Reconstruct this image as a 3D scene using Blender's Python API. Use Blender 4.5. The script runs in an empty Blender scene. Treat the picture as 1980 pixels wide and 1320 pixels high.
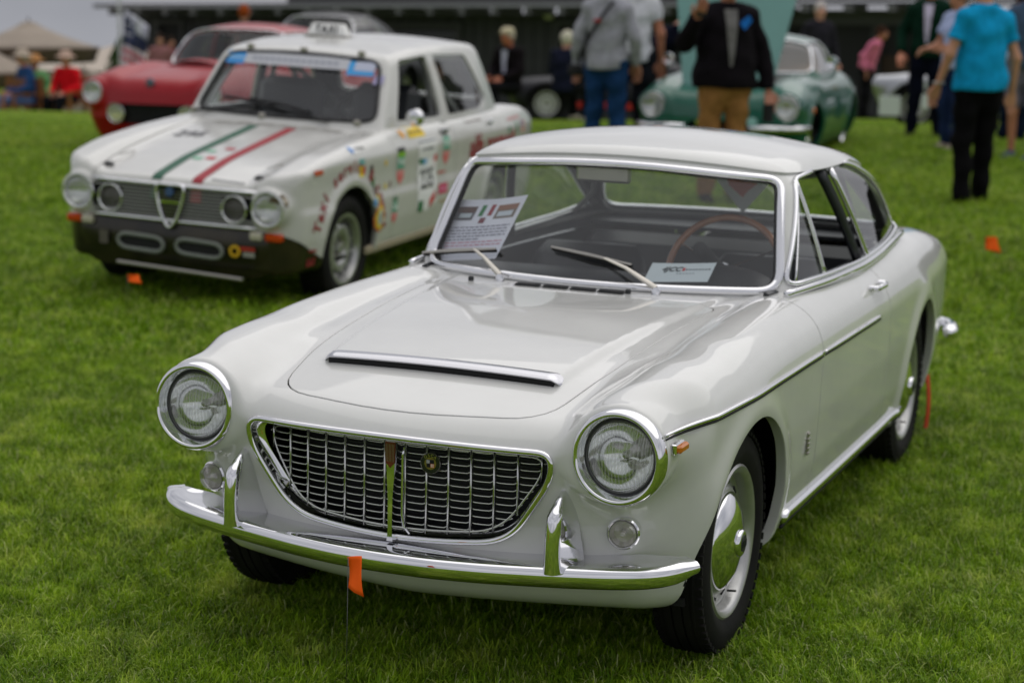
import bpy, bmesh, math, random, os
import numpy as np
from mathutils import Matrix, Vector

random.seed(7); np.random.seed(7)
scene = bpy.context.scene
COL = scene.collection

# ------------------------------------------------------------------ camera
CAM_POS = np.array([1.96520287, -3.88104131, 1.69752777])
CAM_R = np.array([0.92051478, 0.38988893, 0.02528163])
CAM_U = np.array([-0.09251078, 0.15463312, 0.98363121])
CAM_F = np.array([-0.37959755, 0.90778589, -0.17841101])
FPX = 3577.836
cam_d = bpy.data.cameras.new('camera')
cam = bpy.data.objects.new('camera', cam_d)
COL.objects.link(cam)
cam.matrix_world = Matrix(((CAM_R[0], CAM_U[0], -CAM_F[0], CAM_POS[0]),
                           (CAM_R[1], CAM_U[1], -CAM_F[1], CAM_POS[1]),
                           (CAM_R[2], CAM_U[2], -CAM_F[2], CAM_POS[2]),
                           (0, 0, 0, 1)))
cam_d.sensor_fit = 'HORIZONTAL'
cam_d.sensor_width = 36.0
cam_d.lens = FPX * 36 / 1980
cam_d.clip_start = 0.05
cam_d.clip_end = 5000
cam_d.dof.use_dof = True
cam_d.dof.focus_distance = 4.35
cam_d.dof.aperture_fstop = 3.1
scene.camera = cam

# ------------------------------------------------------------------ world: overcast daylight
SUN_EL, SUN_ROT = math.radians(66), math.radians(20)
world = bpy.data.worlds.new('World'); scene.world = world
world.use_nodes = True
wn, wl = world.node_tree.nodes, world.node_tree.links
wn.clear()
sky = wn.new('ShaderNodeTexSky'); sky.sky_type = 'NISHITA'; sky.sun_disc = False
sky.sun_elevation = SUN_EL; sky.sun_rotation = SUN_ROT
sky.air_density = 1.0; sky.dust_density = 6.0; sky.ozone_density = 1.0
hs = wn.new('ShaderNodeHueSaturation'); hs.inputs['Saturation'].default_value = 0.22; hs.inputs['Value'].default_value = 1.0
# thin overcast: soft cloud deck over the clear sky, uneven brightness
tc = wn.new('ShaderNodeTexCoord')
mp = wn.new('ShaderNodeMapping'); mp.inputs['Scale'].default_value = (1.0, 1.0, 2.6)
nz = wn.new('ShaderNodeTexNoise'); nz.inputs['Scale'].default_value = 1.7; nz.inputs['Detail'].default_value = 5; nz.inputs['Roughness'].default_value = .5
cr = wn.new('ShaderNodeValToRGB')
cr.color_ramp.elements[0].position = .3; cr.color_ramp.elements[0].color = (2.7, 2.8, 3.15, 1)
cr.color_ramp.elements[1].position = .72; cr.color_ramp.elements[1].color = (6.2, 6.2, 6.5, 1)
mx = wn.new('ShaderNodeMix'); mx.data_type = 'RGBA'; mx.inputs[0].default_value = .82
bg = wn.new('ShaderNodeBackground'); bg.inputs['Strength'].default_value = 0.115
wo = wn.new('ShaderNodeOutputWorld')
wl.new(sky.outputs[0], hs.inputs['Color'])
wl.new(tc.outputs['Generated'], mp.inputs[0]); wl.new(mp.outputs[0], nz.inputs['Vector'])
wl.new(nz.outputs['Fac'], cr.inputs[0])
wl.new(hs.outputs[0], mx.inputs[6]); wl.new(cr.outputs[0], mx.inputs[7])
wl.new(mx.outputs[2], bg.inputs['Color']); wl.new(bg.outputs[0], wo.inputs['Surface'])

sun_d = bpy.data.lights.new('sun', 'SUN'); sun_d.energy = 1.15; sun_d.angle = math.radians(92); sun_d.color = (1.0, .97, .92)
sun = bpy.data.objects.new('sun', sun_d); COL.objects.link(sun)
# direction from which the light comes
_az = SUN_ROT
_d = Vector((math.sin(_az) * math.cos(SUN_EL), math.cos(_az) * math.cos(SUN_EL), math.sin(SUN_EL)))
sun.rotation_euler = _d.to_track_quat('Z', 'Y').to_euler()
sun.location = (0, 0, 30)

scene.view_settings.view_transform = 'Standard'
scene.view_settings.look = 'None'
scene.view_settings.gamma = 1.0
scene.view_settings.use_curve_mapping = False
scene.view_settings.exposure = 0.12
scene.cycles.max_bounces = 10
scene.cycles.transparent_max_bounces = 24
scene.cycles.sample_clamp_indirect = 6

# ------------------------------------------------------------------ object helpers
def link(o, parent=None):
    COL.objects.link(o)
    if parent is not None: o.parent = parent
    return o

def tag(o, label=None, cat=None, group=None, kind=None):
    if label: o['label'] = label
    if cat: o['category'] = cat
    if group: o['group'] = group
    if kind: o['kind'] = kind
    return o

def empty(name, loc=(0, 0, 0), rz=0.0, label=None, cat=None, group=None):
    o = bpy.data.objects.new(name, None)
    o.location = loc; o.rotation_euler = (0, 0, rz); o.empty_display_size = .2
    COL.objects.link(o)
    return tag(o, label, cat, group)

def mesh_obj(name, V, F, mat=None, parent=None, smooth=True, N=None, sharp=None):
    """V (n,3) array, F list / (m,3|4) array."""
    me = bpy.data.meshes.new(name)
    V = np.asarray(V, dtype=np.float32)
    if isinstance(F, np.ndarray):
        m, k = F.shape
        me.vertices.add(len(V)); me.vertices.foreach_set('co', V.ravel())
        me.loops.add(m * k); me.loops.foreach_set('vertex_index', F.ravel().astype(np.int32))
        me.polygons.add(m)
        me.polygons.foreach_set('loop_start', np.arange(m, dtype=np.int32) * k)
        me.polygons.foreach_set('loop_total', np.full(m, k, dtype=np.int32))
        me.update(calc_edges=True)
    else:
        me.from_pydata([tuple(v) for v in V], [], F); me.update()
    me.polygons.foreach_set('use_smooth', np.full(len(me.polygons), smooth))
    if mat is not None: me.materials.append(mat)
    if N is not None and smooth:
        N = np.asarray(N, dtype=np.float32)
        me.normals_split_custom_set_from_vertices(N)
    elif smooth and sharp:
        me.set_sharp_from_angle(angle=math.radians(sharp))
    o = bpy.data.objects.new(name, me)
    link(o, parent)
    return o

class MB:
    """collects shapes into one mesh"""
    def __init__(s): s.v = []; s.f = []
    def add(s, V, F):
        n = len(s.v); s.v.extend([tuple(map(float, p)) for p in V])
        s.f.extend([tuple(int(i) + n for i in f) for f in F]); return s
    def box(s, c, d, rot=None, bev=0.0):
        c = np.array(c, float); h = np.array(d, float) / 2
        if bev > 0:
            b = min(bev, h.min() * .95)
            pts = []; 
            for sx in (-1, 1):
                for sy in (-1, 1):
                    for sz in (-1, 1):
                        sg = np.array([sx, sy, sz])
                        for ax in range(3):
                            e = h - b; e = e.copy(); e[ax] = h[ax]; pts.append(sg * e)
            bm = bmesh.new()
            for p in pts: bm.verts.new(p)
            r = bmesh.ops.convex_hull(bm, input=bm.verts[:])
            bm.verts.index_update()
            V = np.array([v.co[:] for v in bm.verts]); F = [[v.index for v in f.verts] for f in bm.faces]
            bm.free()
        else:
            V = np.array([[x, y, z] for x in (-1, 1) for y in (-1, 1) for z in (-1, 1)]) * h
            F = [(0, 1, 3, 2), (4, 6, 7, 5), (0, 4, 5, 1), (2, 3, 7, 6), (0, 2, 6, 4), (1, 5, 7, 3)]
        if rot is not None: V = V @ np.array(rot).T
        return s.add(V + c, F)
    def tube(s, pts, r, n=8, closed=False, ell=1.0, up=None, caps=True):
        pts = np.array(pts, float); m = len(pts)
        rr = np.full(m, r) if np.isscalar(r) else np.array(r, float)
        if closed: T = np.roll(pts, -1, 0) - np.roll(pts, 1, 0)
        else:
            T = np.gradient(pts, axis=0)
        T /= np.linalg.norm(T, axis=1)[:, None] + 1e-12
        V = []
        u = None
        for i in range(m):
            if up is not None:
                a = np.array(up[i] if np.ndim(up) == 2 else up, float)
            else:
                a = u if u is not None else (np.array([0, 0, 1.]) if abs(T[i][2]) < .9 else np.array([1., 0, 0]))
            u = a - T[i] * (a @ T[i]); u /= np.linalg.norm(u) + 1e-12
            w = np.cross(T[i], u)
            for k in range(n):
                t = 2 * math.pi * k / n
                V.append(pts[i] + rr[i] * (ell * math.cos(t) * u + math.sin(t) * w))
        F = []
        for i in range(m if closed else m - 1):
            j = (i + 1) % m
            for k in range(n):
                l = (k + 1) % n
                F.append((i * n + k, i * n + l, j * n + l, j * n + k))
        if not closed and caps:
            F.append(tuple(range(n))[::-1]); F.append(tuple((m - 1) * n + k for k in range(n)))
        return s.add(V, F)
    def lathe(s, prof, c=(0, 0, 0), axis='z', n=32, arc=None, cap=False):
        """prof: list of (radius, height along axis)"""
        V = []; F = []; m = len(prof)
        a0, a1 = arc if arc else (0, 2 * math.pi)
        nn = n if not arc else n + 1
        for k in range(nn):
            t = a0 + (a1 - a0) * k / n
            ct, st = math.cos(t), math.sin(t)
            for r, h in prof:
                p = (r * ct, r * st, h)
                if axis == 'x': p = (h, r * ct, r * st)
                elif axis == 'y': p = (r * ct, h, r * st)
                V.append((p[0] + c[0], p[1] + c[1], p[2] + c[2]))
        for k in range(n):
            l = (k + 1) % nn
            for i in range(m - 1):
                F.append((k * m + i, l * m + i, l * m + i + 1, k * m + i + 1))
        return s.add(V, F)
    def prism(s, poly, ax, a, b):
        """polygon in the two axes other than ax, extruded from a to b"""
        o = [i for i in range(3) if i != ax]; n = len(poly); V = []
        for h in (a, b):
            for p in poly:
                q = [0, 0, 0]; q[o[0]] = p[0]; q[o[1]] = p[1]; q[ax] = h; V.append(q)
        F = [tuple(range(n))[::-1], tuple(range(n, 2 * n))] + [(i, (i + 1) % n, n + (i + 1) % n, n + i) for i in range(n)]
        return s.add(V, F)
    def loft(s, rings, closed=True, caps=True):
        n = len(rings[0]); V = [p for r in rings for p in r]; F = []
        for i in range(len(rings) - 1):
            for k in range(n if closed else n - 1):
                l = (k + 1) % n
                F.append((i * n + k, i * n + l, (i + 1) * n + l, (i + 1) * n + k))
        if caps and closed:
            F.append(tuple(range(n))[::-1]); F.append(tuple((len(rings) - 1) * n + k for k in range(n)))
        return s.add(V, F)
    def xf(s, fn): s.v = [tuple(fn(p)) for p in s.v]; return s
    def build(s, name, mat, parent=None, smooth=True, sharp=35, fix=True):
        me = bpy.data.meshes.new(name); me.from_pydata(s.v, [], s.f); me.update()
        if fix:
            bm = bmesh.new(); bm.from_mesh(me)
            bmesh.ops.remove_doubles(bm, verts=bm.verts[:], dist=1e-6)
            bmesh.ops.recalc_face_normals(bm, faces=bm.faces[:]); bm.to_mesh(me); bm.free()
        me.materials.append(mat)
        me.polygons.foreach_set('use_smooth', np.full(len(me.polygons), smooth))
        if smooth and sharp: me.set_sharp_from_angle(angle=math.radians(sharp))
        o = bpy.data.objects.new(name, me); link(o, parent); return o

# ------------------------------------------------------------------ materials
def srgb(r, g, b):
    return tuple(((c / 255) / 12.92 if c / 255 <= .04045 else ((c / 255 + .055) / 1.055) ** 2.4) for c in (r, g, b))

def mat(name, col, rough=.5, metal=0, coat=0, var=0.0, scale=20, bump=0.0, bscale=200, spec=.5, col2=None, trans=0, sheen=0, dirt=0.0):
    m = bpy.data.materials.new(name); m.use_nodes = True
    nt = m.node_tree; n, l = nt.nodes, nt.links
    p = n['Principled BSDF']
    p.inputs['Base Color'].default_value = (*col, 1); p.inputs['Roughness'].default_value = rough
    p.inputs['Metallic'].default_value = metal; p.inputs['Coat Weight'].default_value = coat
    p.inputs['Coat Roughness'].default_value = .03
    p.inputs['Specular IOR Level'].default_value = spec
    if trans: p.inputs['Transmission Weight'].default_value = trans
    if sheen: p.inputs['Sheen Weight'].default_value = sheen
    t = n.new('ShaderNodeTexCoord')
    if var or col2:
        a = n.new('ShaderNodeTexNoise'); a.inputs['Scale'].default_value = scale; a.inputs['Detail'].default_value = 6
        l.new(t.outputs['Object'], a.inputs['Vector'])
        r = n.new('ShaderNodeValToRGB'); r.color_ramp.elements[0].position = .35; r.color_ramp.elements[1].position = .65
        c1 = tuple(max(0, c * (1 - var)) for c in col); c2 = col2 if col2 else tuple(c * (1 + var) for c in col)
        r.color_ramp.elements[0].color = (*c1, 1); r.color_ramp.elements[1].color = (*c2, 1)
        l.new(a.outputs['Fac'], r.inputs[0]); l.new(r.outputs[0], p.inputs['Base Color'])
    if dirt:
        a = n.new('ShaderNodeTexNoise'); a.inputs['Scale'].default_value = 9; a.inputs['Detail'].default_value = 8; a.inputs['Roughness'].default_value = .7
        l.new(t.outputs['Object'], a.inputs['Vector'])
        mr = n.new('ShaderNodeMapRange'); mr.inputs['From Min'].default_value = .4; mr.inputs['From Max'].default_value = .7
        mr.inputs['To Min'].default_value = rough; mr.inputs['To Max'].default_value = min(1, rough + dirt)
        l.new(a.outputs['Fac'], mr.inputs['Value']); l.new(mr.outputs[0], p.inputs['Roughness'])
    if bump:
        b = n.new('ShaderNodeTexNoise'); b.inputs['Scale'].default_value = bscale; b.inputs['Detail'].default_value = 3
        l.new(t.outputs['Object'], b.inputs['Vector'])
        bn = n.new('ShaderNodeBump'); bn.inputs['Strength'].default_value = bump; bn.inputs['Distance'].default_value = .002
        l.new(b.outputs['Fac'], bn.inputs['Height']); l.new(bn.outputs[0], p.inputs['Normal'])
    return m

def glass_mat(name, tint=(.9, .94, .92), refl=1.0, fog=0.0):
    m = bpy.data.materials.new(name); m.use_nodes = True
    nt = m.node_tree; n, l = nt.nodes, nt.links; n.clear()
    out = n.new('ShaderNodeOutputMaterial'); tr = n.new('ShaderNodeBsdfTransparent'); tr.inputs[0].default_value = (*tint, 1)
    gl = n.new('ShaderNodeBsdfGlossy'); gl.inputs['Roughness'].default_value = .01; gl.inputs[0].default_value = (1, 1, 1, 1)
    fr = n.new('ShaderNodeLayerWeight'); pw = n.new('ShaderNodeMath'); pw.operation = 'POWER'; pw.inputs[1].default_value = 4.5
    l.new(fr.outputs['Facing'], pw.inputs[0])
    ml = n.new('ShaderNodeMath'); ml.operation = 'MULTIPLY_ADD'; ml.inputs[1].default_value = .95; ml.inputs[2].default_value = .075 * refl; ml.use_clamp = True
    mxs = n.new('ShaderNodeMixShader')
    fr.inputs['Blend'].default_value = .5; l.new(pw.outputs[0], ml.inputs[0]); l.new(ml.outputs[0], mxs.inputs[0]); l.new(tr.outputs[0], mxs.inputs[1]); l.new(gl.outputs[0], mxs.inputs[2])
    last = mxs
    if fog:   # thin pale diffuse layer mixed over the glass
        df = n.new('ShaderNodeBsdfDiffuse'); df.inputs[0].default_value = (.6, .62, .6, 1)
        m2 = n.new('ShaderNodeMixShader'); m2.inputs[0].default_value = fog
        l.new(mxs.outputs[0], m2.inputs[1]); l.new(df.outputs[0], m2.inputs[2]); last = m2
    l.new(last.outputs[0], out.inputs[0])
    return m

def paint(name, col, rough=.16, flake=0.0, metal=0.0, coat=1.0, film=.035):
    """car paint: clear-coated colour with faint orange peel and a dust film"""
    m = mat(name, col, rough=.35, coat=coat, metal=metal, spec=.3)
    n, l = m.node_tree.nodes, m.node_tree.links; p = n['Principled BSDF']
    p.inputs['Coat Roughness'].default_value = .04
    t = n.new('ShaderNodeTexCoord')
    a = n.new('ShaderNodeTexNoise'); a.inputs['Scale'].default_value = 5; a.inputs['Detail'].default_value = 8; a.inputs['Roughness'].default_value = .65
    l.new(t.outputs['Object'], a.inputs['Vector'])
    mr = n.new('ShaderNodeMapRange'); mr.inputs['From Min'].default_value = .35; mr.inputs['From Max'].default_value = .75
    mr.inputs['To Min'].default_value = .025; mr.inputs['To Max'].default_value = .025 + film
    l.new(a.outputs['Fac'], mr.inputs['Value']); l.new(mr.outputs[0], p.inputs['Coat Roughness'])
    r = n.new('ShaderNodeValToRGB'); r.color_ramp.elements[0].position = .3; r.color_ramp.elements[1].position = .7
    r.color_ramp.elements[0].color = (*[c * .95 for c in col], 1); r.color_ramp.elements[1].color = (*[min(1, c * 1.02) for c in col], 1)
    l.new(a.outputs['Fac'], r.inputs[0]); l.new(r.outputs[0], p.inputs['Base Color'])
    b = n.new('ShaderNodeTexNoise'); b.inputs['Scale'].default_value = 7; b.inputs['Detail'].default_value = 1
    l.new(t.outputs['Object'], b.inputs['Vector'])
    bn = n.new('ShaderNodeBump'); bn.inputs['Strength'].default_value = .03; bn.inputs['Distance'].default_value = .01
    l.new(b.outputs['Fac'], bn.inputs['Height']); l.new(bn.outputs[0], p.inputs['Coat Normal'])
    return m

MAT = {}
MAT['white_paint'] = paint('ivory white car paint', (.665, .665, .642))
MAT['chrome'] = mat('chrome', (.80, .80, .82), rough=.045, metal=1, dirt=.05)
MAT['satin'] = mat('satin metal', (.42, .40, .37), rough=.33, metal=1)
MAT['rubber'] = mat('rubber', (.018, .018, .019), rough=.62, bump=.25, bscale=90, var=.25, scale=14)
MAT['tyre'] = mat('tyre rubber', (.006, .006, .006), rough=.75, spec=.18, bump=.3, bscale=60, col2=(.012, .011, .010), scale=9)
MAT['black'] = mat('black cavity', (.008, .008, .009), rough=.8)
MAT['dark_metal'] = mat('dark metal', (.03, .032, .034), rough=.5, metal=.3)
MAT['glass'] = glass_mat('window glass', (.86, .88, .87), fog=.018)
MAT['side_glass'] = glass_mat('side glass', (.80, .83, .82), refl=.6, fog=.0)
MAT['rim'] = mat('silver painted rim', (.46, .46, .45), rough=.33, metal=.75, var=.05, scale=30)
MAT['vinyl'] = mat('black vinyl', (.014, .016, .020), rough=.42, bump=.2, bscale=300)
MAT['leather'] = mat('black leather', (.016, .018, .022), rough=.38, bump=.25, bscale=120)
MAT['carpet'] = mat('dark carpet', (.02, .02, .022), rough=.95)
MAT['headliner'] = mat('grey headliner', (.20, .20, .19), rough=.9)
MAT['wood'] = mat('varnished wood', (.36, .125, .042), rough=.22, coat=.8, col2=(.48, .19, .07), scale=25)
MAT['paper'] = mat('white paper', (.78, .78, .90), rough=.8, var=.02)
MAT['ink'] = mat('dark ink', (.06, .06, .09), rough=.8)
MAT['amber'] = mat('amber lens', (.60, .17, .012), rough=.15, coat=.6)
MAT['orange'] = mat('orange plastic flag', (1.0, .13, .008), rough=.6, spec=.15)
MAT['red'] = mat('red plastic', (.55, .02, .02), rough=.35)
# ------------------------------------------------------------------ implicit surfaces
def smax(a, b, k):
    h = np.maximum(k - np.abs(a - b), 0) / k
    return np.maximum(a, b) + h * h * k * .25
def smin(a, b, k): return -smax(-a, -b, k)
def sstep(a, b, x):
    t = np.clip((x - a) / (b - a), 0, 1); return t * t * (3 - 2 * t)
class Curve:
    """smoothed 1-D profile through knots"""
    def __init__(s, *kn, sig=.05, step=.004):
        k = np.array(kn, float); a, b = k[0, 0] - 4 * sig, k[-1, 0] + 4 * sig
        s.t = np.arange(a, b + step, step)
        v = np.interp(s.t, k[:, 0], k[:, 1])
        # extend with end slopes
        s0 = (k[1, 1] - k[0, 1]) / (k[1, 0] - k[0, 0]); s1 = (k[-1, 1] - k[-2, 1]) / (k[-1, 0] - k[-2, 0])
        lo = s.t < k[0, 0]; hi = s.t > k[-1, 0]
        v[lo] = k[0, 1] + s0 * (s.t[lo] - k[0, 0]); v[hi] = k[-1, 1] + s1 * (s.t[hi] - k[-1, 0])
        h = int(3 * sig / step); ker = np.exp(-.5 * (np.arange(-h, h + 1) * step / sig) ** 2); ker /= ker.sum()
        pad = np.concatenate([v[0] + (v[1] - v[0]) * np.arange(-h, 0), v, v[-1] + (v[-1] - v[-2]) * np.arange(1, h + 1)])
        s.v = np.convolve(pad, ker, 'valid')
    def __call__(s, x): return np.interp(x, s.t, s.v)

def grad(g, P, e=.003):
    x, y, z = P.T
    return np.stack([g(x + e, y, z) - g(x - e, y, z), g(x, y + e, z) - g(x, y - e, z), g(x, y, z + e) - g(x, y, z - e)], -1) / (2 * e)

def iso_mesh(g, lo, hi, h, newton=4):
    """surface nets on g=0, vertices projected on to the true surface; returns V, F(tri), N"""
    ax = [np.arange(lo[i], hi[i] + h, h) for i in range(3)]
    val = np.empty([len(a) for a in ax], dtype=bool)
    st = 32
    for j in range(0, len(ax[1]), st):
        yy = ax[1][j:j + st]
        val[:, j:j + st, :] = (g(ax[0][:, None, None], yy[None, :, None], ax[2][None, None, :]) < 0)
    c = np.zeros([n - 1 for n in val.shape], dtype=np.int8)
    for a in (0, 1):
        for b in (0, 1):
            for d in (0, 1):
                c += val[a:val.shape[0] - 1 + a, b:val.shape[1] - 1 + b, d:val.shape[2] - 1 + d]
    act = (c > 0) & (c < 8)
    idx = np.full(act.shape, -1, dtype=np.int64)
    I = np.argwhere(act); idx[act] = np.arange(len(I))
    P = np.stack([ax[i][I[:, i]] + h / 2 for i in range(3)], -1)
    P0 = P.copy()
    for _ in range(newton):
        x, y, z = P.T
        G = grad(g, P); v = g(x, y, z)
        d = -(v / (np.sum(G * G, 1) + 1e-9))[:, None] * G
        L = np.linalg.norm(d, axis=1)[:, None]; d *= np.minimum(1, h * .8 / (L + 1e-9))
        P = P + d
        off = P - P0; P = P0 + np.clip(off, -1.1 * h, 1.1 * h)
    Q = []
    for a in range(3):
        b, d = (a + 1) % 3, (a + 2) % 3
        s0 = [slice(None)] * 3; s1 = [slice(None)] * 3
        s0[a] = slice(0, -1); s1[a] = slice(1, None)
        A = val[tuple(s0)]; B = val[tuple(s1)]
        E = np.argwhere(A != B)
        ok = (E[:, b] > 0) & (E[:, d] > 0) & (E[:, b] < act.shape[b]) & (E[:, d] < act.shape[d]); E = E[ok]
        inside = A[tuple(E.T)]
        def cell(ob, od):
            C = E.copy(); C[:, b] += ob; C[:, d] += od; return idx[tuple(C.T)]
        q = np.stack([cell(-1, -1), cell(0, -1), cell(0, 0), cell(-1, 0)], -1)
        q[~inside] = q[~inside][:, ::-1]
        Q.append(q)
    Q = np.concatenate(Q); Q = Q[(Q >= 0).all(1)]
    T = np.concatenate([Q[:, [0, 1, 2]], Q[:, [0, 2, 3]]])
    N = grad(g, P); N /= np.linalg.norm(N, axis=1)[:, None] + 1e-9
    return P, T, N

def clip(V, F, N, f):
    """keep f<0; new vertices on the zero line. returns V,F,N,boundary segments"""
    f = np.where(np.abs(f) < 1e-7, -1e-7, f)
    ins = f < 0; cnt = ins[F].sum(1)
    keep = F[cnt == 3]
    out = [keep]
    newV = []; newN = []; base = len(V); segs = []
    T1 = F[cnt == 1]; T2 = F[cnt == 2]
    # rotate so that the odd vertex is first
    def rot(T, k):
        if len(T) == 0: return T
        i = np.argmax(ins[T] == k, axis=1); r = (i[:, None] + np.arange(3)) % 3
        return np.take_along_axis(T, r, 1)
    T1 = rot(T1, True); T2 = rot(T2, False)
    edges = []
    for T in (T1, T2):
        if len(T):
            edges.append(T[:, [0, 1]]); edges.append(T[:, [0, 2]])
    if not edges: return V, keep, N, np.zeros((0, 2), int)
    E = np.sort(np.concatenate(edges), 1)
    key = E[:, 0] * (len(V) + 1) + E[:, 1]
    uk, inv = np.unique(key, return_inverse=True)
    a = uk // (len(V) + 1); b = uk % (len(V) + 1)
    t = (f[a] / (f[a] - f[b]))[:, None]
    nV = V[a] * (1 - t) + V[b] * t; nN = N[a] * (1 - t) + N[b] * t
    nN /= np.linalg.norm(nN, axis=1)[:, None] + 1e-9
    inv = inv.ravel() + base; o = 0
    if len(T1):
        n = len(T1); p = inv[o:o + n]; q = inv[o + n:o + 2 * n]; o += 2 * n
        out.append(np.stack([T1[:, 0], p, q], -1)); segs.append(np.stack([p, q], -1))
    if len(T2):
        n = len(T2); p = inv[o:o + n]; q = inv[o + n:o + 2 * n]; o += 2 * n
        out.append(np.stack([p, T2[:, 1], T2[:, 2]], -1)); out.append(np.stack([p, T2[:, 2], q], -1)); segs.append(np.stack([q, p], -1))
    F2 = np.concatenate(out); V2 = np.concatenate([V, nV]); N2 = np.concatenate([N, nN])
    S = np.concatenate(segs)
    # compact
    used = np.zeros(len(V2), bool); used[F2.ravel()] = True
    m = np.cumsum(used) - 1
    ok = used[S].all(1)
    return V2[used], m[F2], N2[used], m[S[ok]]

def flange(V, F, N, S, depth, inward=None):
    """turn the cut edge inward by depth along -normal; returns extended V,F,N (edge gets its own normals)"""
    if len(S) == 0: return V, F, N
    u = np.unique(S); mp = {int(a): i for i, a in enumerate(u)}
    base = len(V); n = len(u)
    nrm = N[u]
    top = V[u]; bot = V[u] - nrm * depth if inward is None else V[u] + np.array(inward) * depth
    # side normals : tangent x normal
    side = np.zeros((n, 3))
    for a, b in S:
        t = V[b] - V[a]; s = np.cross(t, N[a] + N[b]); l = np.linalg.norm(s)
        if l > 1e-12: side[mp[int(a)]] += s / l; side[mp[int(b)]] += s / l
    side /= np.linalg.norm(side, axis=1)[:, None] + 1e-9
    mid = top - nrm * min(.004, depth * .3)
    rn = nrm + side; rn /= np.linalg.norm(rn, axis=1)[:, None]
    V2 = np.concatenate([V, top, mid, bot]); N2 = np.concatenate([N, nrm, side, side])
    ia = np.array([mp[int(a)] for a in S[:, 0]]); ib = np.array([mp[int(b)] for b in S[:, 1]])
    t0, m0, b0 = base, base + n, base + 2 * n
    Fs = [np.stack([t0 + ib, t0 + ia, m0 + ia], -1), np.stack([t0 + ib, m0 + ia, m0 + ib], -1),
          np.stack([m0 + ib, m0 + ia, b0 + ia], -1), np.stack([m0 + ib, b0 + ia, b0 + ib], -1)]
    return V2, np.concatenate([F] + Fs), N2

def loops(V, S, N=None):
    """chain boundary segments into ordered index loops"""
    # merge coincident by index
    nxt = {}
    for a, b in S.tolist(): nxt.setdefault(a, []).append(b); nxt.setdefault(b, []).append(a)
    seen = set(); out = []
    for s in list(nxt):
        if s in seen: continue
        # start from an end if there is one
        comp = [s]; st = [s]; cs = {s}
        while st:
            c = st.pop()
            for d in nxt[c]:
                if d not in cs: cs.add(d); st.append(d); comp.append(d)
        ends = [c for c in comp if len(nxt[c]) == 1]
        cur = ends[0] if ends else comp[0]
        path = [cur]; seen.add(cur)
        while True:
            c = [d for d in nxt[cur] if d not in seen]
            if not c: break
            cur = c[0]; path.append(cur); seen.add(cur)
        seen |= cs
        out.append((path, not ends))
    out.sort(key=lambda p: -len(p[0]))
    return out

def resample(P, step, closed, extra=None, smooth=2):
    P = np.array(P, float)
    A = np.concatenate([P, P[:1]]) if closed else P
    d = np.linalg.norm(np.diff(A, axis=0), axis=1); s = np.concatenate([[0], np.cumsum(d)])
    n = max(4, int(s[-1] / step)); t = np.linspace(0, s[-1], n + 1)
    if closed: t = t[:-1]
    def rs(B):
        B = np.array(B, float); B = np.concatenate([B, B[:1]]) if closed else B
        Q = np.stack([np.interp(t, s, B[:, i]) for i in range(3)], -1)
        for _ in range(smooth):
            if closed: Q = (np.roll(Q, 1, 0) + 2 * Q + np.roll(Q, -1, 0)) / 4
            else: Q[1:-1] = (Q[:-2] + 2 * Q[1:-1] + Q[2:]) / 4
        return Q
    if extra is None: return rs(P)
    return rs(P), rs(extra)

def poly_sd(pts, u, v):
    """signed distance to polygon (negative inside)"""
    p = np.array(pts, float); d = np.full(u.shape, 1e9); s = np.ones(u.shape)
    n = len(p)
    for i in range(n):
        a = p[i]; b = p[i - 1]
        e = b - a; wx, wy = u - a[0], v - a[1]
        t = np.clip((wx * e[0] + wy * e[1]) / (e @ e), 0, 1)
        d = np.minimum(d, (wx - e[0] * t) ** 2 + (wy - e[1] * t) ** 2)
        c1 = v >= a[1]; c2 = v < b[1]; c3 = e[0] * wy > e[1] * wx
        fl = (c1 & c2 & c3) | (~c1 & ~c2 & ~c3)
        s = np.where(fl, -s, s)
    return s * np.sqrt(d)

def round_poly(pts, r, n=6):
    """polygon with rounded corners; r scalar or list"""
    P = np.array(pts, float); m = len(P); out = []
    rr = [r] * m if np.isscalar(r) else r
    for i in range(m):
        a, b, c = P[i - 1], P[i], P[(i + 1) % m]
        u = (a - b) / np.linalg.norm(a - b); w = (c - b) / np.linalg.norm(c - b)
        k = min(rr[i], np.linalg.norm(a - b) * .48, np.linalg.norm(c - b) * .48)
        p, q = b + u * k, b + w * k
        if rr[i] <= 0: out.append(b); continue
        for t in np.linspace(0, 1, n): out.append((1 - t) ** 2 * p + 2 * t * (1 - t) * b + t * t * q)
    return np.array(out)

def clip_many(M, *fs):
    S = None
    for f in fs:
        M = clip(M[0], M[1], M[2], f(M[0], M[2]))
    return M

def trim(name, V, S, N, parent, mat_, r=.008, ell=1.0, step=.012, min_len=.15, off=0.0, n=8, smooth=2, mb=None):
    """chrome bead along the longest boundary loops"""
    m = mb or MB()
    for path, closed in loops(V, S):
        P, Q = resample(V[path], step, closed, extra=N[path], smooth=smooth)
        L = np.linalg.norm(np.diff(P, axis=0), axis=1).sum()
        if L < min_len: continue
        Q /= np.linalg.norm(Q, axis=1)[:, None]
        m.tube(P + Q * off, r, n=n, closed=closed, ell=ell, up=Q)
    if mb is None: return m.build(name, mat_, parent, fix=False, sharp=None)
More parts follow.
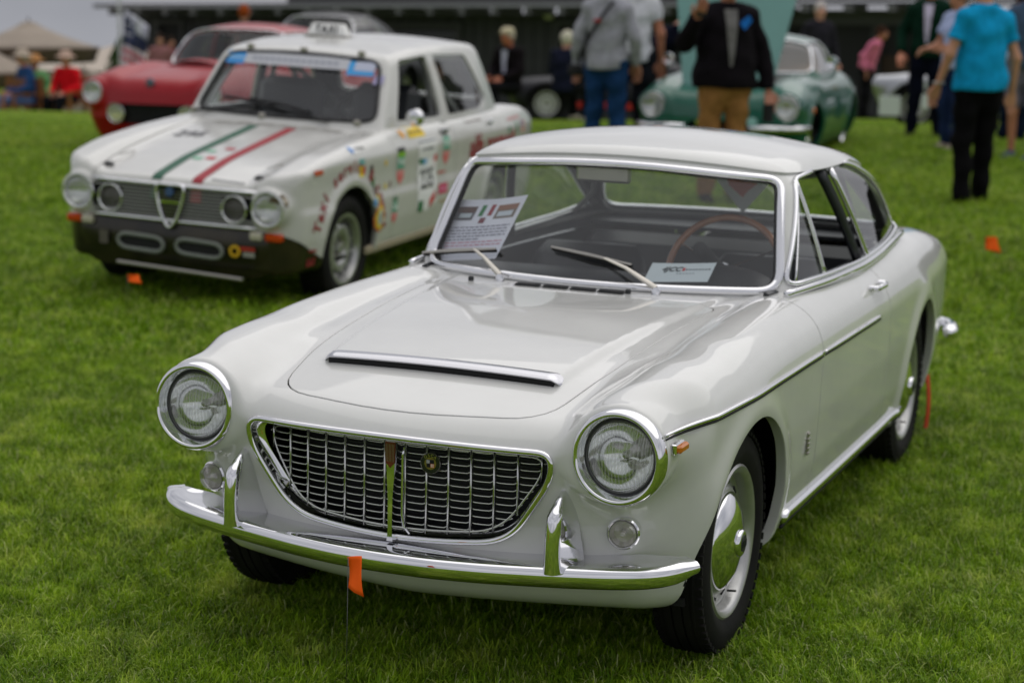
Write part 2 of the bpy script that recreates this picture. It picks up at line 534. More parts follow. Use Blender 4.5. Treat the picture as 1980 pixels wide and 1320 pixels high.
# ------------------------------------------------------------------ terrain
ANCH = np.array([(-.28, 10.87, .25), (-2.05, 17.54, .44), (-10.7, 27.86, -.41), (-3.0, 16.9, .26), (-3.07, 19.06, .24),
                 (-23.6, 34.4, -1.35), (-3.2, 33.2, -.28), (-13, 34, -.9), (-20.7, 25.8, -.79), (-3.7, 24.3, .11), (-9.9, 23.9, -.18), (-9.7, 12.4, .24), (-8.2, 16, .15), (-12, 17, .05),
                 (-40, 20, -1.3), (-40, 60, -3), (15, 30, .3), (10, 15, .5), (0, 60, -1), (20, 60, -.5), (-20, 60, -2.2), (-20, 10, -.2), (-30, 35, -1.6), (30, 20, .6),
                 (3, 8, .2), (5, 12, .4), (-6, 10.5, .1), (-6.5, 13.5, .2)] +
                [(x, y, 0) for x in (-8, -5.5, -3, -1, 1, 3, 6) for y in (-8, -4, -1, 1, 3)] + [(x, y, 0) for x in (-6.5, -5, -4, -3, -2, -1, 1) for y in (4, 5)] + [(x, y, .0) for x in (-5, -4, -3) for y in (6.5, 8)] + [(-12, 3, 0), (-12, -4, 0)], float)
def _pt(px, D): 
    q = CAM_POS + (CAM_F + CAM_R * (px - 990) / FPX) * D; return q[0], q[1]
ANCH = np.concatenate([ANCH, [(*_pt(1168, 17.0), .32), (*_pt(1218, 18), .32), (*_pt(1396, 14.6), .20), (*_pt(1888, 14.4), .27), (*_pt(1784, 21), .43), (*_pt(1650, 20.5), .30), (*_pt(1392, 17.5), .22), (*_pt(1300, 23), .25), (*_pt(600, 25), -.2), (*_pt(300, 22), .05), (*_pt(1500, 28), .05)]])
def terr(x, y):
    x = np.asarray(x, float); y = np.asarray(y, float)
    d2 = (x[..., None] - ANCH[:, 0]) ** 2 + (y[..., None] - ANCH[:, 1]) ** 2
    dist = np.sqrt(x * x + (y - 2) ** 2)
    sg = (.8 + .095 * dist)[..., None]
    w = np.exp(-d2 / (2 * sg * sg)) + 1e-12
    z = (w * ANCH[:, 2]).sum(-1) / w.sum(-1)
    f = np.clip((dist - 42) / 30, 0, 1); f = f * f * (3 - 2 * f)
    return z * (1 - f) + f * (-1.6 - .035 * (dist - 42))
gx = np.concatenate([np.arange(-600, -60, 60), np.arange(-60, -14, 2.), np.arange(-14, 8, .25), np.arange(8, 60, 2.), np.arange(60, 601, 60)])
gy = np.concatenate([np.arange(-60, -6, 6.), np.arange(-6, 30, .25), np.arange(30, 70, 2.), np.arange(70, 900, 60)])
GX, GY = np.meshgrid(gx, gy, indexing='ij')
GZ = np.zeros_like(GX)
for i in range(len(gx)): GZ[i] = terr(GX[i], GY[i])
V = np.stack([GX, GY, GZ], -1).reshape(-1, 3); n_ = len(gy)
I_, J_ = np.meshgrid(np.arange(len(gx) - 1), np.arange(n_ - 1), indexing='ij')
a = (I_ * n_ + J_).ravel(); Fg = np.stack([a, a + n_, a + n_ + 1, a + 1], -1)

def grass_color_nodes(nt, blades):
    n, l = nt.nodes, nt.links
    geo = n.new('ShaderNodeNewGeometry')
    def noise(scale, det=3, rough=.5):
        t = n.new('ShaderNodeTexNoise'); t.inputs['Scale'].default_value = scale; t.inputs['Detail'].default_value = det; t.inputs['Roughness'].default_value = rough
        l.new(geo.outputs['Position'], t.inputs['Vector']); return t
    def ramp(src, stops):
        r = n.new('ShaderNodeValToRGB'); e = r.color_ramp.elements
        e[0].position, e[0].color = stops[0][0], (*stops[0][1], 1)
        e[1].position, e[1].color = stops[-1][0], (*stops[-1][1], 1)
        for p, c in stops[1:-1]:
            k = e.new(p); k.color = (*c, 1)
        l.new(src, r.inputs[0]); return r
    def mixc(f, a_, b_, mode='MIX'):
        m_ = n.new('ShaderNodeMix'); m_.data_type = 'RGBA'; m_.blend_type = mode
        if isinstance(f, float): m_.inputs[0].default_value = f
        else: l.new(f, m_.inputs[0])
        l.new(a_, m_.inputs[6]); l.new(b_, m_.inputs[7]); return m_.outputs[2]
    big = ramp(noise(.55, 4).outputs['Fac'], [(.30, (.100, .220, .008)), (.5, (.250, .430, .014)), (.70, (.450, .580, .055))])
    mid = ramp(noise(3.4, 4, .6).outputs['Fac'], [(.32, (.050, .125, .006)), (.48, (.245, .420, .016)), (.68, (.560, .600, .190))])
    base = mixc(.55, big.outputs[0], mid.outputs[0])
    clump = ramp(noise(11, 3, .6).outputs['Fac'], [(.38, (.17, .20, .18)), (.5, (.72, .72, .66)), (.63, (1.65, 1.42, 1.2))])
    base = mixc(.90, base, clump.outputs[0], 'MULTIPLY')
    if blades:
        isl = ramp(geo.outputs['Random Per Island'], [(0, (.060, .150, .007)), (.45, (.230, .420, .014)), (.80, (.430, .590, .040)), (.90, (.62, .64, .24)), (1, (.75, .74, .48))])
        base = mixc(.50, base, isl.outputs[0])
    else:
        fine = ramp(noise(45, 5, .7).outputs['Fac'], [(.3, (.02, .05, .003)), (.7, (.13, .21, .015))])  # turf coloured dark so the gaps between blades look shaded
        base = mixc(.65, base, fine.outputs[0])
    return base, geo
def grass_mat(name, blades):
    m = bpy.data.materials.new(name); m.use_nodes = True; nt = m.node_tree; n, l = nt.nodes, nt.links
    p = n['Principled BSDF']; base, geo = grass_color_nodes(nt, blades)
    l.new(base, p.inputs['Base Color']); p.inputs['Roughness'].default_value = .45 if blades else .9
    p.inputs['Specular IOR Level'].default_value = .14 if blades else .05
    if blades:
        tr = n.new('ShaderNodeBsdfTranslucent'); l.new(base, tr.inputs[0])
        ms = n.new('ShaderNodeMixShader'); ms.inputs[0].default_value = .30
        l.new(p.outputs[0], ms.inputs[1]); l.new(tr.outputs[0], ms.inputs[2]); l.new(ms.outputs[0], n['Material Output'].inputs[0])
    else:
        b = n.new('ShaderNodeTexNoise'); b.inputs['Scale'].default_value = 30; b.inputs['Detail'].default_value = 6
        l.new(geo.outputs['Position'], b.inputs['Vector'])
        bn = n.new('ShaderNodeBump'); bn.inputs['Strength'].default_value = .8; bn.inputs['Distance'].default_value = .03
        l.new(b.outputs['Fac'], bn.inputs['Height']); l.new(bn.outputs[0], p.inputs['Normal'])
    return m
MAT['turf'] = grass_mat('turf under the blades', False)
MAT['blade'] = grass_mat('grass blades', True)
tag(mesh_obj('lawn', V, Fg, MAT['turf']), kind='structure')

# tufts
def tuft(seed, nb, rad, hmin, hmax, w):
    r = random.Random(seed); m = MB()
    for k in range(nb):
        a = r.uniform(0, 2 * math.pi); d = rad * math.sqrt(r.random()); bx, by = d * math.cos(a), d * math.sin(a)
        h = r.uniform(hmin, hmax); yaw = r.uniform(0, 2 * math.pi); lean = r.uniform(.1, 1.0) ** 1.2 * h * 1.15
        ww = w * r.uniform(.6, 1.3) / 2
        dx, dy = math.cos(yaw), math.sin(yaw); px, py = -dy * ww, dx * ww
        c1 = (bx + dx * lean * .25, by + dy * lean * .25, h * .55); c2 = (bx + dx * lean * .65, by + dy * lean * .65, h * .88); c3 = (bx + dx * lean, by + dy * lean, h * r.uniform(.82, 1.0))
        m.add([(bx - px, by - py, -.01), (bx + px, by + py, -.01), (c1[0] - px, c1[1] - py, c1[2]), (c1[0] + px, c1[1] + py, c1[2]),
               (c2[0] - px * .7, c2[1] - py * .7, c2[2]), (c2[0] + px * .7, c2[1] + py * .7, c2[2]), c3], [(0, 1, 3, 2), (2, 3, 5, 4), (4, 5, 6)])
    me = bpy.data.meshes.new('tuft'); me.from_pydata(m.v, [], m.f); me.update(); me.materials.append(MAT['blade'])
    return bpy.data.objects.new('tuft', me)
tuft_col = bpy.data.collections.new('grass_tufts')
for k in range(6): tuft_col.objects.link(tuft(k, 36, .040, .018, .048, .0025))
tuft_far = bpy.data.collections.new('grass_tufts_far')
for k in range(4): tuft_far.objects.link(tuft(50 + k, 44, .09, .022, .055, .0062))

def scatter(name, P, col, smin_, smax_, seed):
    me = bpy.data.meshes.new(name); me.vertices.add(len(P)); me.vertices.foreach_set('co', P.astype(np.float32).ravel()); me.update()
    rng = np.random.RandomState(seed)
    # lean field: brushed patches
    lx = np.sin(P[:, 0] * 2.1 + 1.3 * np.sin(P[:, 1] * 1.7)) + .6 * np.sin(P[:, 0] * 5.3 + P[:, 1] * 4.1); ly = np.cos(P[:, 1] * 2.6 + 1.1 * np.sin(P[:, 0] * 2.2)) + .6 * np.cos(P[:, 0] * 4.7 - P[:, 1] * 6.1)
    rot = np.stack([ly * .22 + rng.normal(0, .12, len(P)), lx * .22 + rng.normal(0, .12, len(P)), rng.uniform(0, 6.28, len(P))], -1)
    at_ = me.attributes.new('rot', 'FLOAT_VECTOR', 'POINT'); at_.data.foreach_set('vector', rot.astype(np.float32).ravel())
    hgt = .75 + .35 * np.sin(P[:, 0] * 1.3 + 2 * np.sin(P[:, 1] * .9)) * np.cos(P[:, 1] * 1.9)
    sc = np.clip(rng.uniform(smin_, smax_, len(P)) * (.8 + .4 * hgt), .4, 2)
    at_ = me.attributes.new('scl', 'FLOAT', 'POINT'); at_.data.foreach_set('value', sc.astype(np.float32))
    at_ = me.attributes.new('pick', 'INT', 'POINT'); at_.data.foreach_set('value', rng.randint(0, len(col.objects), len(P)).astype(np.int32))
    o = bpy.data.objects.new(name, me); link(o)
    ng = bpy.data.node_groups.new(name + '_nodes', 'GeometryNodeTree')
    ng.interface.new_socket('Geometry', in_out='INPUT', socket_type='NodeSocketGeometry'); ng.interface.new_socket('Geometry', in_out='OUTPUT', socket_type='NodeSocketGeometry')
    n, l = ng.nodes, ng.links
    gi = n.new('NodeGroupInput'); go = n.new('NodeGroupOutput'); ip = n.new('GeometryNodeInstanceOnPoints'); ci = n.new('GeometryNodeCollectionInfo')
    ci.inputs['Collection'].default_value = col; ci.inputs['Separate Children'].default_value = True; ci.inputs['Reset Children'].default_value = True
    def attr(nm, tp):
        a_ = n.new('GeometryNodeInputNamedAttribute'); a_.data_type = tp; a_.inputs['Name'].default_value = nm; return a_.outputs[0]
    l.new(gi.outputs[0], ip.inputs['Points']); l.new(ci.outputs[0], ip.inputs['Instance']); ip.inputs['Pick Instance'].default_value = True
    l.new(attr('pick', 'INT'), ip.inputs['Instance Index'])
    er = n.new('FunctionNodeEulerToRotation'); l.new(attr('rot', 'FLOAT_VECTOR'), er.inputs[0]); l.new(er.outputs[0], ip.inputs['Rotation'])
    l.new(attr('scl', 'FLOAT'), ip.inputs['Scale']); l.new(ip.outputs[0], go.inputs[0])
    md = o.modifiers.new('scatter', 'NODES'); md.node_group = ng
    tag(o, kind='stuff'); return o
_rg = np.random.RandomState(3)
def wedge(d0, d1, dens, margin, lateral=1.0):
    """random ground points whose distance along the view axis is d0..d1"""
    half = .285 * d1 * lateral + margin
    n = int((d1 - d0) * 2 * half * dens)
    d = _rg.uniform(d0, d1, n); s_ = _rg.uniform(-half, half, n)
    ok = np.abs(s_) < .285 * d * lateral + margin
    d, s_ = d[ok], s_[ok]
    f = CAM_F[:2] / np.linalg.norm(CAM_F[:2]); r = np.array([f[1], -f[0]])
    xy = CAM_POS[:2] + d[:, None] * f + s_[:, None] * r
    return xy
def drape(xy, dz=0.0):
    z = np.concatenate([terr(c[:, 0], c[:, 1]) for c in np.array_split(xy, max(1, len(xy) // 5000))])
    return np.column_stack([xy, z + dz])
near = drape(np.concatenate([wedge(2.6, 5.2, 1900, .5), wedge(5.2, 8.5, 1150, .4)]))
# nothing grows up through the tyres
scatter('lawn_grass', near, tuft_col, .8, 1.25, 1)
tall_col = bpy.data.collections.new('tall_tufts')
for k in range(5): tall_col.objects.link(tuft(80 + k, 16, .030, .045, .085, .0026))
_pn = lambda p: np.sin(p[:, 0] * 3.1 + 2 * np.sin(p[:, 1] * 2.3)) + np.sin(p[:, 1] * 4.3 + 1.7 * np.sin(p[:, 0] * 3.7)) + .6 * np.sin(p[:, 0] * 9 + p[:, 1] * 8)
tl_ = wedge(2.6, 9, 260, .4); tl_ = tl_[_pn(tl_) > .35]
scatter('tall_lawn_grass', drape(tl_), tall_col, .6, 1.05, 9)
far = drape(np.concatenate([wedge(8.5, 14, 420, .4), wedge(14, 24, 210, .5)]))
scatter('far_lawn_grass', far, tuft_far, .7, 1.1, 2)
side = drape(np.column_stack([_rg.uniform(-6, 5, 30000), _rg.uniform(-5.5, 5, 30000)]))
d_ = (side[:, :2] - CAM_POS[:2]) @ (CAM_F[:2] / np.linalg.norm(CAM_F[:2])); l_ = np.abs((side[:, :2] - CAM_POS[:2]) @ np.array([CAM_F[1], -CAM_F[0]]) / np.linalg.norm(CAM_F[:2]))
side = side[~((l_ < .285 * d_ + .4) & (d_ > 2.6))]
scatter('side_lawn_grass', side, tuft_far, .6, .9, 4)
# ------------------------------------------------------------------ the white coupe in front
def wheel(parent, x, y, z, side, r=.315, w=.155, rimr=.192, kind='cap', steer=0.0, mats=None):
    """side=+1: outer face towards +x"""
    t = bpy.data.objects.new('wheel', None); link(t, parent); t.location = (x, y, z); t.rotation_euler = (0, 0, steer)
    s = side
    h = w / 2
    prof = [(rimr + .004, -h * .78), (rimr + .03, -h * .98), (r - .055, -h * 1.02), (r - .022, -h * .93), (r - .006, -h * .74), (r, -h * .5),
            (r, h * .5), (r - .006, h * .74), (r - .022, h * .93), (r - .055, h * 1.02), (rimr + .035, h * 1.0), (rimr + .012, h * .86), (rimr + .004, h * .78)]
    # tread grooves
    pr = []
    for i, p in enumerate(prof):
        pr.append(p)
        if i == 5:
            for gx in (-.3, -.1, .1, .3):
                c = gx * w
                pr += [(r, c - .003), (r - .007, c - .002), (r - .007, c + .002), (r, c + .003)]
    m = MB().lathe([(a, b * s) for a, b in pr], axis='x', n=56)
    # shoulder blocks
    for k in range(64):
        a = 2 * math.pi * k / 64
        R_ = np.array([[1, 0, 0], [0, math.cos(a), -math.sin(a)], [0, math.sin(a), math.cos(a)]])
        for sx in (-1, 1):
            c = R_ @ np.array([sx * h * .80, 0, r - .010])
            m.box(c, (.022, .019, .010), rot=R_)
    ty = m.build('tyre', MAT['tyre'], t, sharp=40, fix=True)
    rm = MB()
    if kind == 'cap':
        rm.lathe([(rimr + .006, h * .72 * s), (rimr + .010, h * .84 * s), (rimr + .004, h * .90 * s), (rimr - .010, h * .84 * s), (rimr - .016, h * .70 * s),
                  (rimr - .020, h * .40 * s), (rimr - .030, h * .34 * s), (.150, h * .40 * s), (.142, h * .50 * s), (.128, h * .56 * s), (.05, h * .5 * s), (0.0, h * .5 * s)], axis='x', n=64)
        # the pressed rim edge with cooling slots
        rim = rm.build('rim', MAT['rim'], t, sharp=50)
        ho = None
        for k in range(12):
            if ho is None: ho = MB().box((0, 0, 0), (.004, .030, .009), bev=.001).build('cooling_slot', MAT['black'], t); o = ho
            else: o = ho.copy(); link(o, t)
            a = 2 * math.pi * (k + .5) / 12; o.rotation_euler = (a, 0, 0); o.location = (s * h * .40, -math.sin(a) * .157, math.cos(a) * .157)
        q = MB()
        for rr_, hh in ((.166, .345), (.176, .375)): q.lathe([(rr_ - .003, h * hh * s), (rr_, (h * hh + .003) * s), (rr_ + .003, h * hh * s)], axis='x', n=64)
        q.build('rim_ridges', MAT['rim'], t, sharp=None)
        cp = MB().lathe([(.130, h * .50 * s), (.132, h * .60 * s), (.128, h * .66 * s), (.118, h * .76 * s), (.085, h * .98 * s), (.045, h * 1.10 * s), (.037, h * 1.12 * s), (.036, h * 1.22 * s), (.030, h * 1.27 * s), (0, h * 1.28 * s)], axis='x', n=64)
        hc = cp.build('hubcap', MAT['chrome'], t, sharp=60)
        em = MB().lathe([(.022, 0), (.023, .002 * s), (.0, .003 * s)], c=(h * 1.272 * s, 0, 0), axis='x', n=24)
        for k in range(5):
            em.box((h * 1.28 * s + .003 * s, -.014 + .007 * k, 0), (.002, .003, .018))
        em.build('emblem', MAT['dark_metal'], hc)
        v = MB().tube([(h * .5 * s, .06, -.155), (h * .85 * s, .058, -.152)], .003); v.build('valve', MAT['rubber'], t)
    elif kind == 'alloy':
        mt = (mats or MAT['rim'])
        rm.lathe([(rimr + .006, h * .72 * s), (rimr + .012, h * .88 * s), (rimr - .006, h * .86 * s), (rimr - .016, h * .62 * s), (rimr - .026, h * .15 * s), (rimr - .036, h * .10 * s)], axis='x', n=48)
        rm.lathe([(rimr - .036, h * .10 * s), (rimr - .045, h * .42 * s), (rimr - .060, h * .55 * s), (.085, h * .50 * s), (.075, h * .40 * s), (.06, h * .1 * s), (.04, h * .15 * s), (.03, h * .55 * s), (0, h * .6 * s)], axis='x', n=48)
        rm.build('rim', mt, t, sharp=50)
        ho = None
        for k in range(12):
            if ho is None: ho = MB().box((0, 0, 0), (.012, .042, .022), bev=.004).build('rim_hole', MAT['black'], t); o = ho
            else: o = ho.copy(); link(o, t)
            a = 2 * math.pi * k / 12; o.rotation_euler = (a, 0, 0); o.location = (s * h * .50, -math.sin(a) * (rimr - .052), math.cos(a) * (rimr - .052))
        nb = MB()
        for k in range(5):
            a = 2 * math.pi * k / 5
            nb.lathe([(.009, h * .30 * s), (.009, h * .52 * s), (0, h * .54 * s)], c=(0, .055 * math.cos(a), .055 * math.sin(a)), axis='x', n=8)
        nb.build('wheel_nuts', MAT['satin'], t)
    elif kind == 'wire':
        rm.lathe([(rimr + .006, h * .72 * s), (rimr + .012, h * .90 * s), (rimr - .006, h * .86 * s), (rimr - .016, h * .5 * s), (rimr - .02, 0)], axis='x', n=40)
        rm.lathe([(.05, -.02 * s), (.045, h * .7 * s), (.03, h * 1.0 * s), (0, h * 1.05 * s)], axis='x', n=20)
        for k in range(36):
            a = 2 * math.pi * k / 36; b = a + (.25 if k % 2 else -.25)
            rm.tube([(h * (.6 if k % 3 else .1) * s, .045 * math.cos(b), .045 * math.sin(b)), (h * .3 * s, (rimr - .01) * math.cos(a), (rimr - .01) * math.sin(a))], .003, n=4, caps=False)
        rm.build('rim', mats or MAT['chrome'], t, sharp=50)
    # brake drum behind
    MB().lathe([(0, -h * .2 * s), (.13, -h * .2 * s), (.13, -h * .9 * s), (0, -h * .9 * s)], axis='x', n=24).build('brake_drum', MAT['dark_metal'], t)
    return t

CP = empty('white_coupe', (0, 0, 0), 0, 'glossy ivory white two-door coupe with chrome egg-crate grille in the foreground', 'car', 'show cars on the lawn')

Zc = Curve((-.3, .58), (-.05, .655), (.06, .685), (.14, .708), (.25, .735), (.40, .768), (.6, .795), (.9, .824), (1.25, .846), (1.6, .852), (3.0, .880), (3.4, .865), (3.75, .83), (4.0, .79), (4.2, .72), sig=.035)
Zf = Curve((-.3, .66), (0, .760), (.1, .779), (.43, .815), (.78, .848), (1.1, .864), (1.5, .872), (2.3, .878), (2.8, .893), (3.2, .893), (3.45, .878), (3.65, .850), (3.85, .805), (4.05, .74), (4.3, .6), sig=.05)
Wp = Curve((-.5, .60), (-.1, .645), (.1, .684), (.3, .722), (.6, .742), (1.0, .750), (1.5, .753), (2.4, .755), (3.0, .748), (3.5, .722), (3.8, .692), (4.0, .655), (4.3, .55), sig=.08)
Wv = Curve((.1, -.10), (.2, -.060), (.3, -.030), (.4, -.012), (.55, -.001), (.70, .001), (.722, .001), (.76, -.010), (.80, -.026), (.84, -.052), (.88, -.092), (.95, -.19), (1.1, -.45), sig=.011)
Fz = Curve((.1, .28), (.2, .180), (.26, .115), (.30, .095), (.34, .080), (.40, .062), (.5, .030), (.6, .004), (.66, .0), (.72, .02), (.9, .12), sig=.02)
AF, AR = (.70, .325), (3.045, .325)

def g_body(x, y, z):
    X = np.sqrt(x * x + 1e-8)
    w = sstep(.40, .60, X)
    bw = .325 + .10 * (y - .35)
    blg = .017 * (1 - sstep(bw - .012, bw + .022, X)) * sstep(.335, .352, y) * (1 - sstep(.5, 1.35, y) * .55)
    top = Zc(y) + .018 * (1 - (X / .5) ** 2) * (X < .5) * (1 - .75 * sstep(.9, 1.35, y))
    T = top * (1 - w) + Zf(y) * w
    T = T - .010 * np.exp(-((X - .50) / .035) ** 2) * sstep(.12, .5, y) * (1 - sstep(1.2, 1.5, y)) + blg * (y < 1.45)
    T = T - .55 * np.maximum(X - .64, 0) ** 2 * 4
    W = Wp(y) + Wv(z)
    # flared wheel-arch lips
    for (cy, cz) in (AF, AR):
        r = np.sqrt((y - cy) ** 2 + (z - cz) ** 2)
        W = W + .012 * np.exp(-((r - .350) / .045) ** 2) * (z > .15)
    F = .032 + .36 * X * X + Fz(z) + .08 * sstep(.55, .72, X)
    R = 3.985 - .28 * X * X - 1.2 * np.maximum(.42 - z, 0) ** 2 - .4 * np.maximum(z - .6, 0) ** 2
    g = smax(smax(z - T, X - W, .085), F - y, .075)
    g = smax(g, y - R, .10)
    # headlamp nacelle melting into the wing
    ry = .121 - .020 * sstep(.15, .6, y) - .16 * sstep(.45, 1.1, y)
    n = np.sqrt((X - .574) ** 2 + (z - .664 - .10 * (y - .1)) ** 2) - ry
    n = smax(n, (.108 + .05 * (z - .664)) - y, .02)
    g = smin(g, n, .07)
    bot = .215 + .05 * np.exp(-((y - 0.0) / .25) ** 2) * X * 2 + .08 * sstep(3.5, 4.0, y)
    g = smax(g, bot - z, .05)
    return g

Tr = Curve((1.2, 1.15), (1.45, 1.21), (1.6, 1.255), (1.8, 1.288), (2.05, 1.302), (2.35, 1.292), (2.6, 1.262), (2.8, 1.215), (3.0, 1.145), (3.2, 1.05), sig=.06)
Wg = Curve((1.3, .585), (1.5, .617), (1.8, .650), (2.2, .668), (2.6, .664), (2.9, .645), (3.2, .615), sig=.07)
def g_house(x, y, z, ov=0.0):
    X = np.sqrt(x * x + 1e-8)
    W = Wg(y) - .255 * (z - .88) - .30 * np.maximum(z - .98, 0) ** 2 + ov
    T = Tr(y) - .20 * X * X + ov
    F = 1.352 + .42 * X * X + .67 * (z - .87) - ov
    R = 3.235 - .30 * X * X - 1.45 * (z - .88) - .5 * np.maximum(z - 1.0, 0) ** 2 + ov
    g = smax(z - T, X - W, .075)
    g = smax(g, F - y, .040)
    g = smax(g, y - R, .09)
    return g

HB = .009
bodyM = iso_mesh(g_body, (-.80, -.02, .17), (.80, 4.08, .96), HB)
# cut away: arches, underside, cabin hole, grille mouth
def f_arch(V):
    X = np.abs(V[:, 0]); out = np.full(len(V), 1e3)
    for (cy, cz), r in ((AF, .335), (AR, .330)):
        d = np.hypot(V[:, 1] - cy, (V[:, 2] - cz) * 1.0)
        # the rear arch opening is a little flatter
        d = np.where(X > .45, r - d, -1.0)
        out = np.where((np.abs(V[:, 1] - cy) < .6), d, out) if False else np.minimum(out, 1e3)
        out = np.minimum(out, np.where(X > .45, -d, 1e3))
    return -out           # >0 inside an arch -> dropped
M = clip(*bodyM[:3], f_arch(bodyM[0]))
M = flange(M[0], M[1], M[2], M[3], .030)
M = clip(M[0], M[1], M[2], (.205 - M[0][:, 2]))
# cabin
M = clip(M[0], M[1], M[2], np.where(M[0][:, 2] > .80, -g_house(*M[0].T) - .012, -.5))
# lamp holes
for (cx, cz, rr_) in ((.578, .664, .098),):
    X_ = np.abs(M[0][:, 0])
    M = clip(M[0], M[1], M[2], np.where(M[0][:, 1] < .22, rr_ - np.hypot(X_ - cx, M[0][:, 2] - cz), -.5))
# grille mouth in the front view
GR = round_poly([(-.419, .655), (0, .664), (.419, .655), (.408, .585), (.300, .418), (.15, .403), (0, .397), (-.15, .403), (-.300, .418), (-.408, .585)],
                [.05, .3, .05, .05, .11, .08, .1, .08, .11, .05])
fg = np.where(M[0][:, 1] < .26, -poly_sd(GR, M[0][:, 0], M[0][:, 2]), -.5)
M = clip(M[0], M[1], M[2], fg)
grille_edge = (M[0], M[3], M[2])
nV = len(M[0]); M = flange(M[0], M[1], M[2], M[3], .030, inward=(0, 1, 0))
# bonnet
HD = round_poly([(-.365, .155), (0, .085), (.365, .155), (.415, .45), (.468, 1.262), (.0, 1.235), (-.468, 1.262), (-.415, .45)], [.10, .35, .10, .2, .07, .6, .07, .2])
def f_hood(V): return np.where((V[:, 2] > .6) & (V[:, 1] < 1.5), poly_sd(HD, V[:, 0], V[:, 1]), .5)
f = f_hood(M[0])
hood = clip(M[0], M[1], M[2], f + .0025); M = clip(M[0], M[1], M[2], -f + .0025)
hood = flange(*hood[:3], hood[3], .035); M = flange(*M[:3], M[3], .035)
mesh_obj('bonnet', hood[0], hood[1], MAT['white_paint'], CP, N=hood[2])
# boot lid
BT = round_poly([(-.50, 3.30), (.50, 3.30), (.52, 3.93), (-.52, 3.93)], .06)
f = np.where(M[0][:, 2] > .7, poly_sd(BT, M[0][:, 0], M[0][:, 1]), .5)
boot = clip(*M[:3], f + .002); M = clip(*M[:3], -f + .002)
boot = flange(*boot[:3], boot[3], .015); M = flange(*M[:3], M[3], .015)
mesh_obj('boot_lid', boot[0], boot[1], MAT['white_paint'], CP, N=boot[2])
# doors
DR = round_poly([(1.405, .255), (1.372, .60), (1.392, .72), (1.40, .80), (1.395, 1.05), (2.315, 1.05), (2.335, .80), (2.36, .55), (2.335, .255)], [.03, .1, .1, .02, .02, .02, .05, .05, .03])
for s in (1, -1):
    f = np.where(M[0][:, 0] * s > .45, poly_sd(DR, M[0][:, 1], M[0][:, 2]), .5)
    d = clip(*M[:3], f + .0030); M = clip(*M[:3], -f + .0030)
    d = flange(*d[:3], d[3], .03); M = flange(*M[:3], M[3], .03)
    door = mesh_obj('door', d[0], d[1], MAT['white_paint'], CP, N=d[2])
    # handle
    y0, z0 = 2.21, .812
    xs = s * (Wp(y0) + Wv(z0))
    h = MB(); h.tube([(xs + s * .006, y0 - .075, z0), (xs + s * .030, y0 - .062, z0 + .002), (xs + s * .032, y0 + .02, z0 + .002), (xs + s * .024, y0 + .075, z0)], [.008, .009, .010, .007], n=10)
    h.lathe([(.013, 0), (.012, .022), (.0, .026)], c=(xs + s * .002, y0 + .06, z0), axis='x', n=16)
    h.lathe([(.009, 0), (.009, s * .03)], c=(xs, y0 - .07, z0), axis='x', n=12)
    h.build('handle', MAT['chrome'], door)
body = mesh_obj('body', M[0], M[1], MAT['white_paint'], CP, N=M[2])

# inner wings, floor, bulkheads (dark, closes the shell)
b = MB()
for s in (1, -1):
    for cy in (AF[0], AR[0]):
        pr = [(.33, .455 * s), (.338, .50 * s), (.340, .60 * s), (.340, .675 * s)]
        b.lathe([(0, .455 * s), (.33, .455 * s)] + pr[1:], c=(0, cy, .325), axis='x', n=28, arc=(-.10, math.pi + .10))
b.box((0, 2.05, .235), (1.32, 3.3, .02))
b.box((0, .45, .50), (.86, .02, .40))
b.box((0, 1.36, .55), (1.36, .02, .56)); b.box((0, 3.3, .55), (1.2, .02, .5))
b.build('underbody', MAT['black'], CP)
# radiator behind the grille
r = MB(); r.box((0, .30, .51), (.70, .05, .30))
for k in range(30): r.box((0, .272, .37 + k * .0095), (.68, .004, .002))
r.build('radiator', MAT['dark_metal'], CP)
MB().box((0, .60, .235), (.7, .4, .01)).build('sump_guard', MAT['black'], CP)

# ---------------- roof and glasshouse
H = iso_mesh(g_house, (-.72, 1.25, .80), (.72, 3.35, 1.34), HB)
H = clip(H[0], H[1], H[2], np.where(H[0][:, 2] < .96, -g_body(*H[0].T) - .004, -.5))
H = clip(H[0], H[1], H[2], .83 - H[0][:, 2])
RoofE = Curve((1.3, 1.30), (1.6, 1.262), (1.8, 1.226), (2.1, 1.226), (2.4, 1.212), (2.6, 1.182), (2.8, 1.13), (3.0, 1.05), (3.2, .95), sig=.04)
def f_roof(V):  # negative = roof panel
    X = np.abs(V[:, 0])
    return np.minimum(1.240 - .13 * X * X, RoofE(V[:, 1])) - V[:, 2]
fr_ = f_roof(H[0])
roof = clip(H[0], H[1], H[2], fr_)
low = clip(H[0], H[1], H[2], -fr_)
# roof skin stands 9 mm proud and rolls under at its edge
rV = roof[0] + roof[2] * .009
rf = flange(rV, roof[1], roof[2], roof[3], .012)
mesh_obj('roof', rf[0], rf[1], MAT['white_paint'], CP, N=rf[2])

